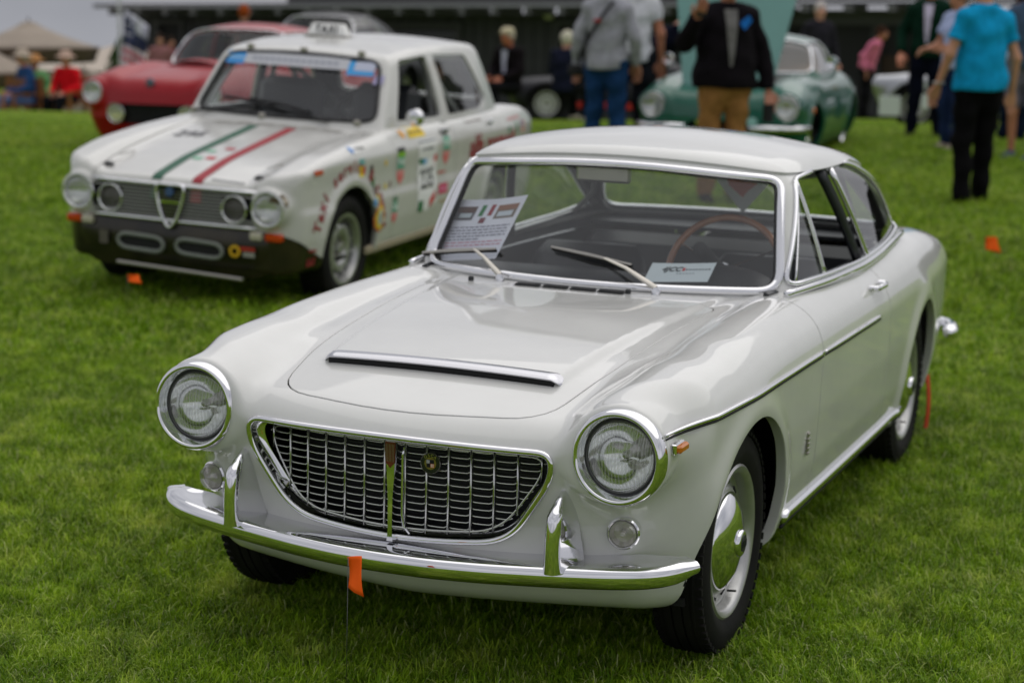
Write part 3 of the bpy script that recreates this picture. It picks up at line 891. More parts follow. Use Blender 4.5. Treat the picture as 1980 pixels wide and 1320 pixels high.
# openings
WS = round_poly([(-.583, .872), (0, .868), (.583, .872), (.521, 1.190), (0, 1.226), (-.521, 1.190)], [.06, .3, .06, .035, .3, .035])
SD = round_poly([(1.515, .893), (1.735, 1.188), (2.10, 1.212), (2.42, 1.196), (2.72, 1.118), (3.035, .928), (2.80, .906), (2.3, .890)], [.02, .04, .1, .1, .15, .02, .1, .1])
RW = round_poly([(-.565, .918), (.565, .918), (.455, 1.175), (-.455, 1.175)], [.06, .06, .06, .06])
def opening(Mh, poly, which):
    V, F_, N_ = Mh[:3]
    if which == 'front': f = np.where((V[:, 1] < 2.0) & (N_[:, 1] < -.25), poly_sd(poly, V[:, 0], V[:, 2]), .3)
    elif which == 'rear': f = np.where((V[:, 1] > 2.4) & (N_[:, 1] > .35), poly_sd(poly, V[:, 0], V[:, 2]), .3)
    else:
        s = which; f = np.where((V[:, 0] * s > .3) & (N_[:, 0] * s > .35), poly_sd(poly, V[:, 1], V[:, 2]), .3)
    pane = clip(V, F_, N_, f); rest = clip(V, F_, N_, -f)
    return pane, rest
chrome = MAT['chrome']
pane, low = opening(low, WS, 'front')
mesh_obj('windscreen', pane[0] - pane[2] * .006, pane[1], MAT['glass'], CP, N=pane[2])
trim('windscreen_trim', pane[0], pane[3], pane[2], CP, chrome, r=.0135, ell=.75, off=.004, min_len=.5, n=12)
trim('windscreen_seal', pane[0] * np.array([.982, 1, 1]) + [0, 0, 0], pane[3], pane[2], CP, MAT['rubber'], r=.010, off=-.004, min_len=.5)
low = flange(*low[:3], low[3], .02)
pane, low = opening(low, RW, 'rear')
mesh_obj('rear_window', pane[0] - pane[2] * .006, pane[1], MAT['side_glass'], CP, N=pane[2])
trim('rear_window_trim', pane[0], pane[3], pane[2], CP, chrome, r=.010, off=.003, min_len=.4)
low = flange(*low[:3], low[3], .02)
for s in (1, -1):
    pane, low = opening(low, SD, s)
    low = flange(*low[:3], low[3], .022)
    trim('side_window_trim', pane[0], pane[3], pane[2], CP, chrome, r=.0085, ell=.9, off=.004, min_len=.4)
    # quarter glass behind the pillar, vent glass in front; door glass is wound down
    V = pane[0]
    bp = lambda z: 2.335 - (z - .89) * .70       # rear post line y(z)
    q = clip(pane[0], pane[1], pane[2], bp(V[:, 2]) - V[:, 1])
    mesh_obj('quarter_window', q[0] - q[2] * .005, q[1], MAT['side_glass'], CP, N=q[2])
    vp = lambda z: 1.812 - (z - .88) * .22
    v = clip(pane[0], pane[1], pane[2], V[:, 1] - vp(V[:, 2]))
    mesh_obj('vent_window', v[0] - v[2] * .004, v[1], MAT['side_glass'], CP, N=v[2])
    def post(fn, r, nm, z0, z1, mt=chrome, dx=0.0, dy=0.0):
        zz = np.linspace(z0, z1, 10); pts = []
        for zc in zz:
            y = fn(zc); X = Wg(y) - .255 * (zc - .88) - .30 * max(zc - .98, 0) ** 2
            pts.append((s * (X + .001 + dx), y + dy, zc))
        MB().tube(pts, r, n=8, up=(s, 0, 0), ell=.6).build(nm, mt, CP, fix=False, sharp=None)
    post(bp, .014, 'rear_post', .885, 1.195)
    post(bp, .024, 'pillar_pad', .885, 1.195, MAT['vinyl'], dx=-.030, dy=-.035)
    post(vp, .0075, 'vent_post', .885, 1.195)
    post(lambda z: vp(z) - .016, .005, 'vent_frame', .885, 1.190)
    post(lambda z: 1.53 + (z - .89) * .70 + .012, .006, 'vent_frame', .90, 1.180)
low_o = mesh_obj('pillars', low[0], low[1], MAT['white_paint'], CP, N=low[2])

# inner lining (same shell 22 mm in, minus openings)
Hi = iso_mesh(lambda x, y, z: g_house(x, y, z, -.022), (-.70, 1.25, .84), (.70, 3.3, 1.31), .018)
Hi = clip(*Hi[:3], np.where(Hi[0][:, 2] < .90, .5, -.5) if False else (.90 - Hi[0][:, 2]))
for poly, which, gw in ((WS, 'front', .004), (RW, 'rear', .0), (SD, 1, .0), (SD, -1, .0)):
    p_, Hi = opening(Hi, poly, which)
mesh_obj('headlining', Hi[0], Hi[1], MAT['headliner'], CP, N=-Hi[2])

# belt line chrome: from the screen corner back along the door top
for s in (1, -1):
    pts = []
    for y in np.linspace(1.44, 3.08, 36):
        X = Wg(y) + .008; z = .876 + .018 * sstep(2.2, 2.9, y)
        for _ in range(3):
            X = Wg(y) - .30 * (z - .88) + .010
        pts.append((s * X, y, z))
    MB().tube(pts, .0095, n=8, up=(0, 0, 1), ell=1.25).build('beltline_strip', chrome, CP, fix=False, sharp=None)

def surf_pts(g, pts, axis, sgn, start, lo0=.60):
    """push points along an axis on to g=0"""
    P = np.array(pts, float)
    lo = np.full(len(P), lo0 if axis == 0 else 0.0); hi = np.full(len(P), start)
    for _ in range(26):
        m = (lo + hi) / 2; Q = P.copy(); Q[:, axis] = sgn * m
        ins = g(Q[:, 0], Q[:, 1], Q[:, 2]) < 0
        lo = np.where(ins, m, lo); hi = np.where(ins, hi, m)
    P[:, axis] = sgn * hi
    return P

# side rubbing strips + sill strips
for s in (1, -1):
    for (ya, yb, nm) in ((.16, 1.372, 'side_strip'), (1.398, 2.17, 'side_strip')):
        yy = np.linspace(ya, yb, 40)
        P = surf_pts(g_body, [(0, y, .7245 - .006 * max(0, y - 1.2)) for y in yy], 0, s, .9)
        if ya < .5:
            P = np.concatenate([[P[0] + (P[0] - P[2]) * np.array([1, 1, 0]) * .6], P]); yy = P[:, 1]; ya = yy[0]
        for _ in range(12): P[1:-1, 0] = np.maximum(P[1:-1, 0] * s, (P[:-2, 0] + P[2:, 0]) / 2 * s) * s
        rr = np.interp(yy, [ya, ya + .15, yb - .1, yb], [.0035, .0062, .0062, .0035 if yb > 2 else .0062])
        st = MB().tube(P + [s * .003, 0, 0], rr, n=8, up=(0, 0, 1), ell=1.15).build(nm, chrome, CP, fix=False, sharp=None)
        MB().tube(P + [s * .0035, 0, -.0095], rr * .62, n=6).build('strip_seal', MAT['black'], st, fix=False, sharp=None)
    yy = np.linspace(1.09, 2.72, 30)
    P = surf_pts(g_body, [(0, y, .292) for y in yy], 0, s, .9)
    MB().tube(P + [s * .004, 0, 0], .0165, n=8, up=(0, 0, 1), ell=1.0).build('sill_strip', chrome, CP, fix=False, sharp=None)
    MB().tube(P + [s * .002, 0, -.026], .006, n=6).build('strip_seal', MAT['black'], CP, fix=False, sharp=None)
    # side marker lamp and maker's badge
    P = surf_pts(g_body, [(0, .170, .690)], 0, s, .9)[0]
    mk = MB().box((P[0] + s * .006, P[1], P[2]), (.014, .066, .026), bev=.003).build('side_marker', MAT['chrome'], CP)
    MB().box((P[0] + s * .016, P[1] + .002, P[2]), (.018, .060, .020), bev=.005).build('lens', MAT['amber'], mk)
    P = surf_pts(g_body, [(0, 1.265, .475)], 0, s, .9)[0]
    bd = MB().box((P[0] + s * .003, P[1], P[2]), (.006, .014, .070), bev=.002)
    for k in range(5): bd.box((P[0] + s * .006, P[1], P[2] - .028 + k * .014), (.006, .022 if k == 3 else .018, .005), bev=.001)
    bd.build('wing_badge', MAT['satin'], CP)

# ---------------- headlamps
lensM = glass_mat('ribbed headlamp glass', (.93, .95, .94), refl=1.3, fog=.10)
_n, _l = lensM.node_tree.nodes, lensM.node_tree.links
_tc = _n.new('ShaderNodeTexCoord'); _wv = _n.new('ShaderNodeTexWave'); _wv.inputs['Scale'].default_value = 36; _wv.bands_direction = 'X'
_l.new(_tc.outputs['Object'], _wv.inputs['Vector'])
_mr = _n.new('ShaderNodeMapRange'); _mr.inputs['To Min'].default_value = .0; _mr.inputs['To Max'].default_value = .36  # pale stripes put the glints of the flutes into the glass colour
_l.new(_wv.outputs['Fac'], _mr.inputs['Value'])
for _nd in list(_n):
    if _nd.type == 'MIX_SHADER' and _nd.inputs[2].links and _nd.inputs[2].links[0].from_node.type == 'BSDF_DIFFUSE': _l.new(_mr.outputs[0], _nd.inputs[0])
MAT['reflector'] = mat('lamp reflector', (.86, .86, .85), rough=.09, metal=1)
for s in (1, -1):
    hl = bpy.data.objects.new('headlight', None); link(hl, CP); hl.location = (s * .578, .108, .664); hl.rotation_euler = (-.05, 0, s * -.045)
    # chrome bezel (deep dish)
    MB().lathe([(.116, .012), (.1165, -.004), (.1135, -.018), (.1085, -.026), (.102, -.028), (.0985, -.022), (.093, -.004), (.0895, .006), (.0865, .009)], axis='y', n=72).build('bezel', chrome, hl, sharp=None)
    MB().lathe([(.0875, .009), (.0865, .003), (.0845, .003), (.0840, .010)], axis='y', n=48).build('seal', mat('grey seal', (.10, .10, .10), rough=.5), hl)
    refl = MB().lathe([(.0865, .006), (.084, .018), (.072, .040), (.052, .058), (.030, .072), (.018, .077), (0, .078)], axis='y', n=48).build('reflector', MAT['reflector'], hl)
    bl = MB().lathe([(.0, .030), (.006, .031), (.010, .040), (.010, .075), (.016, .090)], axis='y', n=16)
    bl.box((0, .045, -.014), (.020, .030, .004)); bl.build('bulb', MAT['satin'], refl)
    # ribbed lens: geometry flutes, fine in the upper part
    V = []; Fq = []; NR, NA = 26, 96
    def lens_h(x, z):
        r2 = (x * x + z * z) / .0845 ** 2
        base = .008 - .026 * (1 - r2)
        rib = 0
        fl = .0013 * math.cos(x * 2 * math.pi / .0056)
        if z > -.006 - (.12 * x): rib = fl
        elif x * -1 < .02: rib = fl * .7
        if abs(x) < .012 and z < 0: rib = -.0006
        if abs(z + .006 + .12 * x) < .0014 and abs(x) < .06: rib -= .0012
        return base + rib
    n = 110
    gx = np.linspace(-.0845, .0845, n); ids = {}
    for i in range(n):
        for j in range(56):
            z_ = -.0845 + .164 * j / 55; x_ = gx[i]
            rr = math.hypot(x_, z_)
            # square-to-disc mapping
            u, v_ = x_ / .0845, z_ / .0845
            xd = .0845 * u * math.sqrt(1 - v_ * v_ / 2); zd = .0845 * v_ * math.sqrt(1 - u * u / 2)
            ids[(i, j)] = len(V); V.append((xd, lens_h(xd, zd), zd))
    for i in range(n - 1):
        for j in range(55): Fq.append((ids[(i, j)], ids[(i + 1, j)], ids[(i + 1, j + 1)], ids[(i, j + 1)]))
    k0 = len(V)
    V2 = [(a, b_ + .003, c) for a, b_, c in V]; F2 = [(a + k0, d + k0, c + k0, b_ + k0) for a, b_, c, d in Fq]
    lens = mesh_obj('lens', np.array(V), np.array(Fq), lensM, hl)

# ---------------- round turn lamps
clear = glass_mat('clear lens', (.86, .84, .83), refl=2.0, fog=.12)
for s in (1, -1):
    tl = bpy.data.objects.new('turn_lamp', None); link(tl, CP)
    y0 = surf_pts(lambda x, y, z: g_body(x, -y, z), [(s * .577, 0, .470)], 1, -1, .5)
    yf = None
    for yy in np.arange(-.05, .3, .002):
        if g_body(np.array(.577), np.array(yy), np.array(.47)) < 0: yf = yy; break
    tl.location = (s * .569, yf - .016, .462); tl.rotation_euler = (.05, 0, s * .22)
    MB().lathe([(.0400, .040), (.0405, -.008), (.037, -.012), (.034, -.010), (.033, -.004)], axis='y', n=40).build('bezel', chrome, tl)
    ln = [(.033, -.006), (.033, -.020), (.031, -.026)]
    for k in range(5):
        ra = .029 - k * .0052; ln += [(ra, -.030 - k * .0004), (ra - .0026, -.0275 - k * .0004)]
    ln.append((0, -.033))
    MB().lathe(ln, axis='y', n=40).build('lens', clear, tl, sharp=30)
    MB().lathe([(.032, -.010), (.024, .004), (.0, .008)], axis='y', n=24).lathe([(.007, 0), (.006, -.014), (0, -.018)], axis='y', n=12).build('reflector', mat('lamp bowl', (.7, .68, .66), rough=.3, metal=.6), tl)

# ---------------- grille
def yfront(x, z):
    lo, hi = -.1, .5
    for _ in range(24):
        m = (lo + hi) / 2
        if g_body(np.array(float(x)), np.array(m), np.array(float(z))) < 0: hi = m
        else: lo = m
    return hi
gV, gS, gN = grille_edge
print('LOOPS',[(len(p),c,gV[p].min(0).round(3),gV[p].max(0).round(3)) for p,c in loops(gV,gS)])
m = MB()
for path, closed in loops(gV, gS):
    P = resample(gV[path], .010, closed, smooth=3)
    if len(P) < 40: continue
    m.tube(P + [0, -.003, 0], .0085, n=10, closed=closed)
    # dished inner surround
    C = np.array([0, 0, .53]); rings = []
    for sc, dy, rr in ((1, .004, 0), (.985, .018, 0), (.962, .034, 0), (.945, .036, 0)):
        Q = P.copy(); Q[:, 0] = P[:, 0] * sc; Q[:, 2] = C[2] + (P[:, 2] - C[2]) * (1 - (1 - sc) * 1.8); Q[:, 1] += dy; rings.append(Q)
    n0 = len(m.v); k = len(P)
    for Q in rings: m.v.extend([tuple(q) for q in Q])
    for i in range(3):
        for j in range(k):
            l = (j + 1) % k; m.f.append((n0 + i * k + j, n0 + i * k + l, n0 + (i + 1) * k + l, n0 + (i + 1) * k + j))
grille = m.build('grille', chrome, CP, fix=False, sharp=None)
GI = round_poly([(-.384, .634), (0, .644), (.384, .634), (.372, .580), (.278, .438), (.14, .424), (0, .419), (-.14, .424), (-.278, .438), (-.372, .580)], [.035, .3, .035, .05, .09, .08, .1, .08, .09, .05])
def yg(x): return .098 + .36 * x * x     # grille mesh plane
grid_m = mat('polished aluminium', (.62, .62, .60), rough=.22, metal=1)
bars = []
zs = np.arange(.418, .632, .0178)
proto_bar = None
xs_v = [s * (.028 + k * .057) for k in range(8) for s in (-1, 1)]
def inside(x, z): return float(poly_sd(GI, np.array(float(x)), np.array(float(z)))) < .004
vb = 0
for xv in sorted(xs_v):
    zz = [z for z in np.arange(.40, .65, .004) if inside(xv, z)]
    if len(zz) < 4: continue
    y = yg(xv) - .004
    MB().tube([(xv, y + .0, zz[0] - .004), (xv, y, zz[-1] + .004)], .0032, n=6, up=(0, 1, 0), ell=1.6).build('grille_upright', grid_m, grille, sharp=None)
xb = sorted(xs_v)
edges_x = [-.41] + xb + [.41]
shared = {}
for zi, z in enumerate(zs):
    for i in range(len(edges_x) - 1):
        a, c = edges_x[i], edges_x[i + 1]
        xs_ = [x for x in np.linspace(a + .003, c - .003, 13) if inside(x, z)]
        if len(xs_) < 3: continue
        a2, c2 = xs_[0], xs_[-1]; L = c2 - a2
        full = len(xs_) == 13
        key = 'f' if full else None
        if full and 'f' in shared: me = shared['f']
        else:
            q = MB()
            # scalloped bar: dips then hooks up at its right end
            q.tube([(-L / 2, 0, .0022), (-L / 2 + .006, 0, .0002), (0, -.001, 0), (L / 2 - .008, 0, 0), (L / 2 - .003, 0, .0018), (L / 2, 0, .0042)], .0021, n=6, up=(0, 1, 0), ell=2.6)
            tmp = q.build('grille_bar', grid_m, grille, fix=False, sharp=None); me = tmp.data
            bpy.data.objects.remove(tmp)
            if full: shared['f'] = me
        o = bpy.data.objects.new('grille_bar', me); link(o, grille)
        xm = (a2 + c2) / 2; o.location = (xm, yg(xm), z); o.rotation_euler = (0, 0, math.atan(.6 * xm))
# centre blade with red-enamelled badge, inner frames either side
yb_ = .068
cb = MB().loft([[(sx * w_, y_, z_) for sx, y_ in ((-1, yb_ + .03), (-.75, yb_), (.75, yb_), (1, yb_ + .03))] for z_, w_ in ((.648, .0155), (.60, .0150), (.575, .0145), (.50, .0085), (.42, .0075), (.392, .011))])
cbo = cb.build('centre_blade', chrome, grille)
sh = MB().prism([(-.0135, .644), (.0135, .644), (.0125, .592), (0, .578), (-.0125, .592)], 1, yb_ - .003, yb_ + .001); sh.build('badge', mat('red enamel', (.16, .03, .02), rough=.2, coat=.5), cbo)
st = MB()
for k in range(6): st.box((-.010 + k * .004, yb_ - .0035, .616), (.0009, .001, .044))
st.build('badge_ribs', MAT['satin'], cbo)
for s in (1,):
    fr_pts = [(s * .030, yg(.03) - .014, .630), (s * .026, yg(.03) - .016, .610), (s * .026, yg(.03) - .016, .46), (s * .030, yg(.03) - .014, .43), (s * .045, yg(.03) - .010, .412)]
    MB().tube(fr_pts, .0035, n=6).build('inner_frame', chrome, grille, sharp=None)
# perimeter inner frame
pf = resample([(p[0] * .985, yg(p[0]) - .006, .53 + (p[1] - .53) * .97) for p in GI], .012, True, smooth=2)
MB().tube(pf, .003, n=6, closed=True).build('inner_frame', grid_m, grille, sharp=None)

# round badge on the grille
bd = bpy.data.objects.new('round_badge', None); link(bd, grille); bd.location = (.098, yg(.098) - .012, .596); bd.rotation_euler = (0, 0, .06)
MB().lathe([(.0265, .004), (.0265, -.001), (.0255, -.0025), (.0245, -.001)], axis='y', n=40).build('ring', MAT['satin'], bd)
def disc(r, y, mt, nm, par, n=32):
    return MB().lathe([(r, y), (0, y)], axis='y', n=n).build(nm, mt, par, smooth=False)
disc(.0250, 0, mat('black enamel', (.012, .013, .015), rough=.25, coat=.4), 'face', bd)
disc(.0155, -.0012, mat('gold enamel', (.30, .24, .05), rough=.35, metal=.6), 'gold_field', bd)
_w = mat('white enamel', (.7, .7, .68), rough=.3); _r = mat('orange enamel', (.75, .15, .02), rough=.3); _b = mat('blue enamel', (.02, .025, .07), rough=.3)
sq = [(-.0055, .0045, _b), (.0045, .0045, MAT['black']), (-.0045, -.0050, MAT['black']), (.0055, -.0050, _r)]
for (x_, z_, mt) in sq: MB().box((x_, -.0018, z_), (.0098, .001, .0098)).build('field', mt, bd)
for (x_, z_) in ((-.0055, .0045), (.0055, -.0050)):
    for dx in (-1, 1):
        for dz in (-1, 1): MB().box((x_ + dx * .0022, -.0026, z_ + dz * .0022), (.0032, .0008, .0032)).build('cross', _w, bd)

def text_mesh(body, size=1.0, extrude=0.0, align='CENTER', bold=0.0, spacing=1.0, res=3):
    cu = bpy.data.curves.new('txt', 'FONT'); cu.body = body; cu.size = size; cu.align_x = align; cu.align_y = 'CENTER'
    cu.extrude = extrude; cu.offset = bold; cu.space_character = spacing; cu.resolution_u = res
    ob = bpy.data.objects.new('txt', cu); COL.objects.link(ob)
    dg = bpy.context.evaluated_depsgraph_get(); dg.update()
    me = bpy.data.meshes.new_from_object(ob.evaluated_get(dg))
    V = np.array([v.co[:] for v in me.vertices]); F_ = [tuple(p.vertices) for p in me.polygons]
    bpy.data.objects.remove(ob); bpy.data.curves.remove(cu); bpy.data.meshes.remove(me)
    return V, F_
for k, ch in enumerate('OSCA'):
    V, F_ = text_mesh(ch, .0105, bold=.0003); a = math.radians(128 - k * 25.5) 
    m_ = MB(); ca, sa = math.cos(a - math.pi / 2), math.sin(a - math.pi / 2)
    m_.add([(.0202 * math.cos(a) + v[0] * ca - v[1] * sa, -.002, .0202 * math.sin(a) + v[0] * sa + v[1] * ca) for v in V], F_)
    m_.build('letter', MAT['satin'] if False else mat('brass', (.5, .42, .18), rough=.3, metal=1), bd, smooth=False, fix=False)

# ---------------- bumper
def bump_path(t):      # t -1..1 -> centre line of the bumper front
    a = abs(t); s = np.sign(t)
    K = np.array([(0, -.012), (.13, -.006), (.26, .016), (.36, .040), (.46, .062), (.57, .088), (.65, .114), (.705, .150), (.738, .195), (.752, .222)])
    L = np.concatenate([[0], np.cumsum(np.linalg.norm(np.diff(K, axis=0), axis=1))]); L /= L[-1]
    return s * np.interp(a, L, K[:, 0]), np.interp(a, L, K[:, 1])
TT = np.linspace(-1, 1, 121)
PX = np.array([bump_path(t) for t in TT])
for _ in range(6): PX[1:-1] = (PX[:-2] + 2 * PX[1:-1] + PX[2:]) / 4
tg = np.gradient(PX, axis=0); tg /= np.linalg.norm(tg, axis=1)[:, None]
nr = np.stack([tg[:, 1], -tg[:, 0]], -1)   # outward (towards -y)
rings = []
for i, t in enumerate(TT):
    e = 1 - sstep(.93, 1.0, abs(t)) * .35
    depth = .115 * (1 - .55 * sstep(.80, 1.0, abs(t)))
    prof = [(-depth, .0245), (-depth * .72, .0225), (-.050, .0225), (-.028, .0220), (-.012, .0190), (-.003, .0095), (0, -.004), (-.002, -.015), (-.010, -.027), (-.025, -.036), (-.045, -.039), (-.05, -.036), (-.03, -.031), (-.016, -.022), (-.009, -.006), (-.014, .008), (-.03, .016), (-depth, .022)]
    zc = .364 + .026 * abs(t) ** 3
    rings.append([(PX[i, 0] + nr[i, 0] * o, PX[i, 1] + nr[i, 1] * o, zc + h * e) for o, h in prof])
bump = MB().loft(rings).build('front_bumper', chrome, CP, sharp=60)
# overriders: tall blade with a broad foot
for s in (1, -1):
    rings = []
    for t in np.linspace(0, 1, 16):
        z = .378 + .188 * t
        yf = .030 + .020 * t + .050 * sstep(.72, 1.02, t) - .010 * math.sin(math.pi * t)
        wd = .0215 * (1 - .15 * t) * math.sqrt(max(.08, 1 - max(0, (t - .62) / .40) ** 2))
        yb = .150 - .010 * t
        x0 = s * .439
        w2 = 1 + 1.15 * (1 - t)
        rings.append([(x0 - wd * w2, yb, z), (x0 - wd * 1.0, yf + .024, z), (x0 - wd * .85, yf + .010, z), (x0 - wd * .40, yf, z), (x0 + wd * .40, yf, z), (x0 + wd * .85, yf + .010, z), (x0 + wd * 1.0, yf + .024, z), (x0 + wd * w2, yb, z)])
    ov = MB().loft(rings).build('overrider', chrome, CP, sharp=70)
# rear bumper
KR = np.array([(-.718, 3.76), (-.718, 3.86), (-.69, 3.96), (-.60, 4.03), (-.3, 4.055), (0, 4.06), (.3, 4.055), (.60, 4.03), (.69, 3.96), (.718, 3.86), (.718, 3.76)])
t_ = np.linspace(0, 10, 81); PR = np.stack([np.interp(t_, range(11), KR[:, 0]), np.interp(t_, range(11), KR[:, 1]), np.full(81, .412)], -1)
for _ in range(10): PR[1:-1] = (PR[:-2] + 2 * PR[1:-1] + PR[2:]) / 4
MB().tube(PR, np.interp(t_, [0, .5, 9.5, 10], [.018, .033, .033, .018]), n=12, up=(0, 0, 1), ell=1.0).build('rear_bumper', chrome, CP, sharp=None)
for s in (1, -1):
    MB().lathe([(.045, 0), (.047, .012), (.04, .03), (0, .04)], c=(s * .50, 3.93, .62), axis='y', n=24).build('tail_light', MAT['red'], CP)

# bonnet scoop trim
sx = np.linspace(-.341, .341, 49)
rings = []
for x_ in sx:
    e = min(1, (.341 - abs(x_)) / .03); e = math.sin(e * math.pi / 2)
    yb = .395 + .0 * x_; base = Zc(.345) + .018 * (1 - (x_ / .5) ** 2)
    dz = .024 * e
    yf = .322 + .022 * (1 - e) + .05 * x_ * x_
    rings.append([(x_, yf + .048, base + dz * .95 + .003), (x_, yf + .024, base + dz + .003), (x_, yf + .006, base + dz - .002), (x_, yf, base + dz - .0075), (x_, yf + .002, base + dz - .011), (x_, yf + .010, base + dz - .009), (x_, yf + .030, base + dz - .004)])
MB().loft(rings).build('scoop_trim', mat('brushed chrome', (.58, .58, .61), rough=.17, metal=1), CP, sharp=60)
rings = []
for x_ in np.linspace(-.318, .318, 33):
    base = Zc(.335) + .018 * (1 - (x_ / .5) ** 2); yf = .329 + .05 * x_ * x_
    rings.append([(x_, yf, base - .006), (x_, yf, base + .018), (x_, yf + .02, base + .018), (x_, yf + .02, base - .006)])
MB().loft(rings).build('scoop_slot', MAT['black'], CP, sharp=None)

# cowl air intake (four dark slotted panels), wipers, washer jets
def zb(x, y, g=g_body):
    lo, hi = .6, 1.0
    for _ in range(22):
        m_ = (lo + hi) / 2
        if g(np.array(float(x)), np.array(float(y)), np.array(m_)) < 0: lo = m_
        else: hi = m_
    return hi
for k in range(4):
    xa, xb_ = -.190 + k * .090, -.190 + k * .090 + .0845
    q = MB(); 
    pl = [(xa, 1.272), (xb_, 1.272), (xb_ - .006, 1.312), (xa - .006, 1.312)]
    z0 = zb((xa + xb_) / 2, 1.29) + .002
    q.add([(a, b_, zb(a, b_) + .002) for a, b_ in pl], [(0, 1, 2, 3)])
    v = q.build('cowl_vent', MAT['dark_metal'], CP, smooth=False)
    q = MB()
    for j in range(4):
        yy = 1.277 + j * .0095
        q.tube([(xa + .004 - .001 * j, yy, zb(xa, yy) + .005), (xb_ - .004 - .001 * j, yy, zb(xb_, yy) + .005)], .0016, n=5)
    q.build('slats', MAT['rubber'], v, sharp=None)
silver = mat('worn silver paint', (.50, .475, .43), rough=.28, metal=.9)
def ws_point(x, z, off=.0):
    X = abs(x); return np.array([x, 1.352 + .42 * X * X + .67 * (z - .87) - off, z])
for (px_, tip, a0_, a1_) in ((-.262, (-.400, .938), (-.610, .902), (-.318, .945)), (.246, (.060, .950), (-.120, .968), (.150, .935))):
    wp = bpy.data.objects.new('wiper', None); link(wp, CP)
    piv = np.array([px_, 1.335, zb(px_, 1.335)])
    MB().lathe([(.014, 0), (.013, .014), (.009, .022), (.0, .024)], c=piv, axis='z', n=20).build('spindle', MAT['chrome'], wp)
    tp = ws_point(tip[0], tip[1], .028); b0 = piv + [0, -.002, .020]
    mid = b0 * .45 + tp * .55 + [0, -.012, .012]
    pts = [b0, b0 * .8 + mid * .2, mid, tp]
    MB().tube(pts, [.0095, .0100, .0065, .0045], n=8, up=(0, -.6, .8), ell=.55).build('arm', silver, wp)
    A, B = ws_point(*a0_, .022), ws_point(*a1_, .022)
    mid = ws_point((a0_[0] + a1_[0]) / 2, (a0_[1] + a1_[1]) / 2, .024)
    cv = [A, A * .5 + mid * .5 + [0, -.002, .002], mid + [0, -.004, .004], B * .5 + mid * .5 + [0, -.002, .002], B]
    bl = MB().tube(cv, [.004, .0055, .006, .0055, .004], n=6, up=(0, -.6, .8)).build('blade', silver, wp)
    rb = [ws_point(p[0], p[2] - .006, .010) for p in cv]
    MB().tube(rb, .005, n=5, up=(0, -.6, .8), ell=1.6).build('wiper_rubber', MAT['black'], bl, sharp=None)
for x_ in (-.345, .170):
    j = MB().box((x_, 1.302, zb(x_, 1.302) + .006), (.016, .014, .016), bev=.003); j.build('washer_jet', MAT['dark_metal'], CP)

# ---------------- cabin
IN = MB()
# dashboard top (black), follows the screen base
ds = []
for x_ in np.linspace(-.60, .60, 25):
    y0 = 1.375 + .40 * x_ * x_
    ds.append([(x_, y0 + .01, .845), (x_, y0 + .05, .868), (x_, 1.66, .872), (x_, 1.70, .855), (x_, 1.70, .76), (x_, 1.68, .70), (x_, y0 + .01, .70)])
dash = MB().loft(ds).build('dashboard', MAT['vinyl'], CP)
MB().tube([(x_, 1.704, .815) for x_ in np.linspace(-.57, .57, 9)], .006, n=6).build('dash_strip', chrome, dash, sharp=None)
hoodlet = [[(.20 + .32 * t, 1.50 + .18 * a_, .868 + .048 * math.sin(math.pi * t) ** .6 * sstep(0, .8, np.array(a_ + .15))) for t in np.linspace(0, 1, 15)] for a_ in np.linspace(0, 1, 6)]
MB().loft(hoodlet, closed=False).build('instrument_hood', MAT['vinyl'], dash)
# seats, backs, parcel shelf, door cards
for s in (1, -1):
    st = bpy.data.objects.new('front_seat', None); link(st, CP)
    rings = []
    for z_, y_, th, w_ in ((.40, 2.20, .14, .235), (.55, 2.23, .13, .245), (.72, 2.28, .11, .235), (.82, 2.32, .085, .21), (.865, 2.34, .05, .17)):
        rings.append([(s * .335 + w_ * math.cos(a), y_ + th * .6 * math.sin(a), z_) for a in np.linspace(0, 2 * math.pi, 20, endpoint=False)])
    MB().loft(rings).build('seat_back', MAT['leather'], st, sharp=None)
    MB().box((s * .335, 2.0, .42), (.47, .48, .16), bev=.05).build('seat_cushion', MAT['leather'], st)
MB().box((0, 2.86, .62), (1.14, .14, .46), rot=np.array([[1, 0, 0], [0, .97, .24], [0, -.24, .97]]), bev=.05).build('rear_seat', MAT['leather'], CP)
MB().box((0, 3.07, .872), (1.10, .30, .014)).build('parcel_shelf', MAT['vinyl'], CP)
for s in (1, -1):
    dcp = [[(s * (Wg(y) - .035), y, .875), (s * (Wg(y) - .050), y, .88), (s * (Wg(y) - .055), y, .80), (s * (Wg(y) - .02), y, .40)] for y in np.linspace(1.42, 3.0, 20)]
    dc = MB().loft(dcp).build('door_card', MAT['leather'], CP)
    MB().tube([(s * (Wg(y) - .058), y, .845) for y in np.linspace(1.5, 2.95, 12)], .006, n=6).build('door_card_strip', chrome, dc, sharp=None)
MB().box((0, 2.2, .30), (1.3, 1.7, .02)).build('carpet', MAT['carpet'], CP)
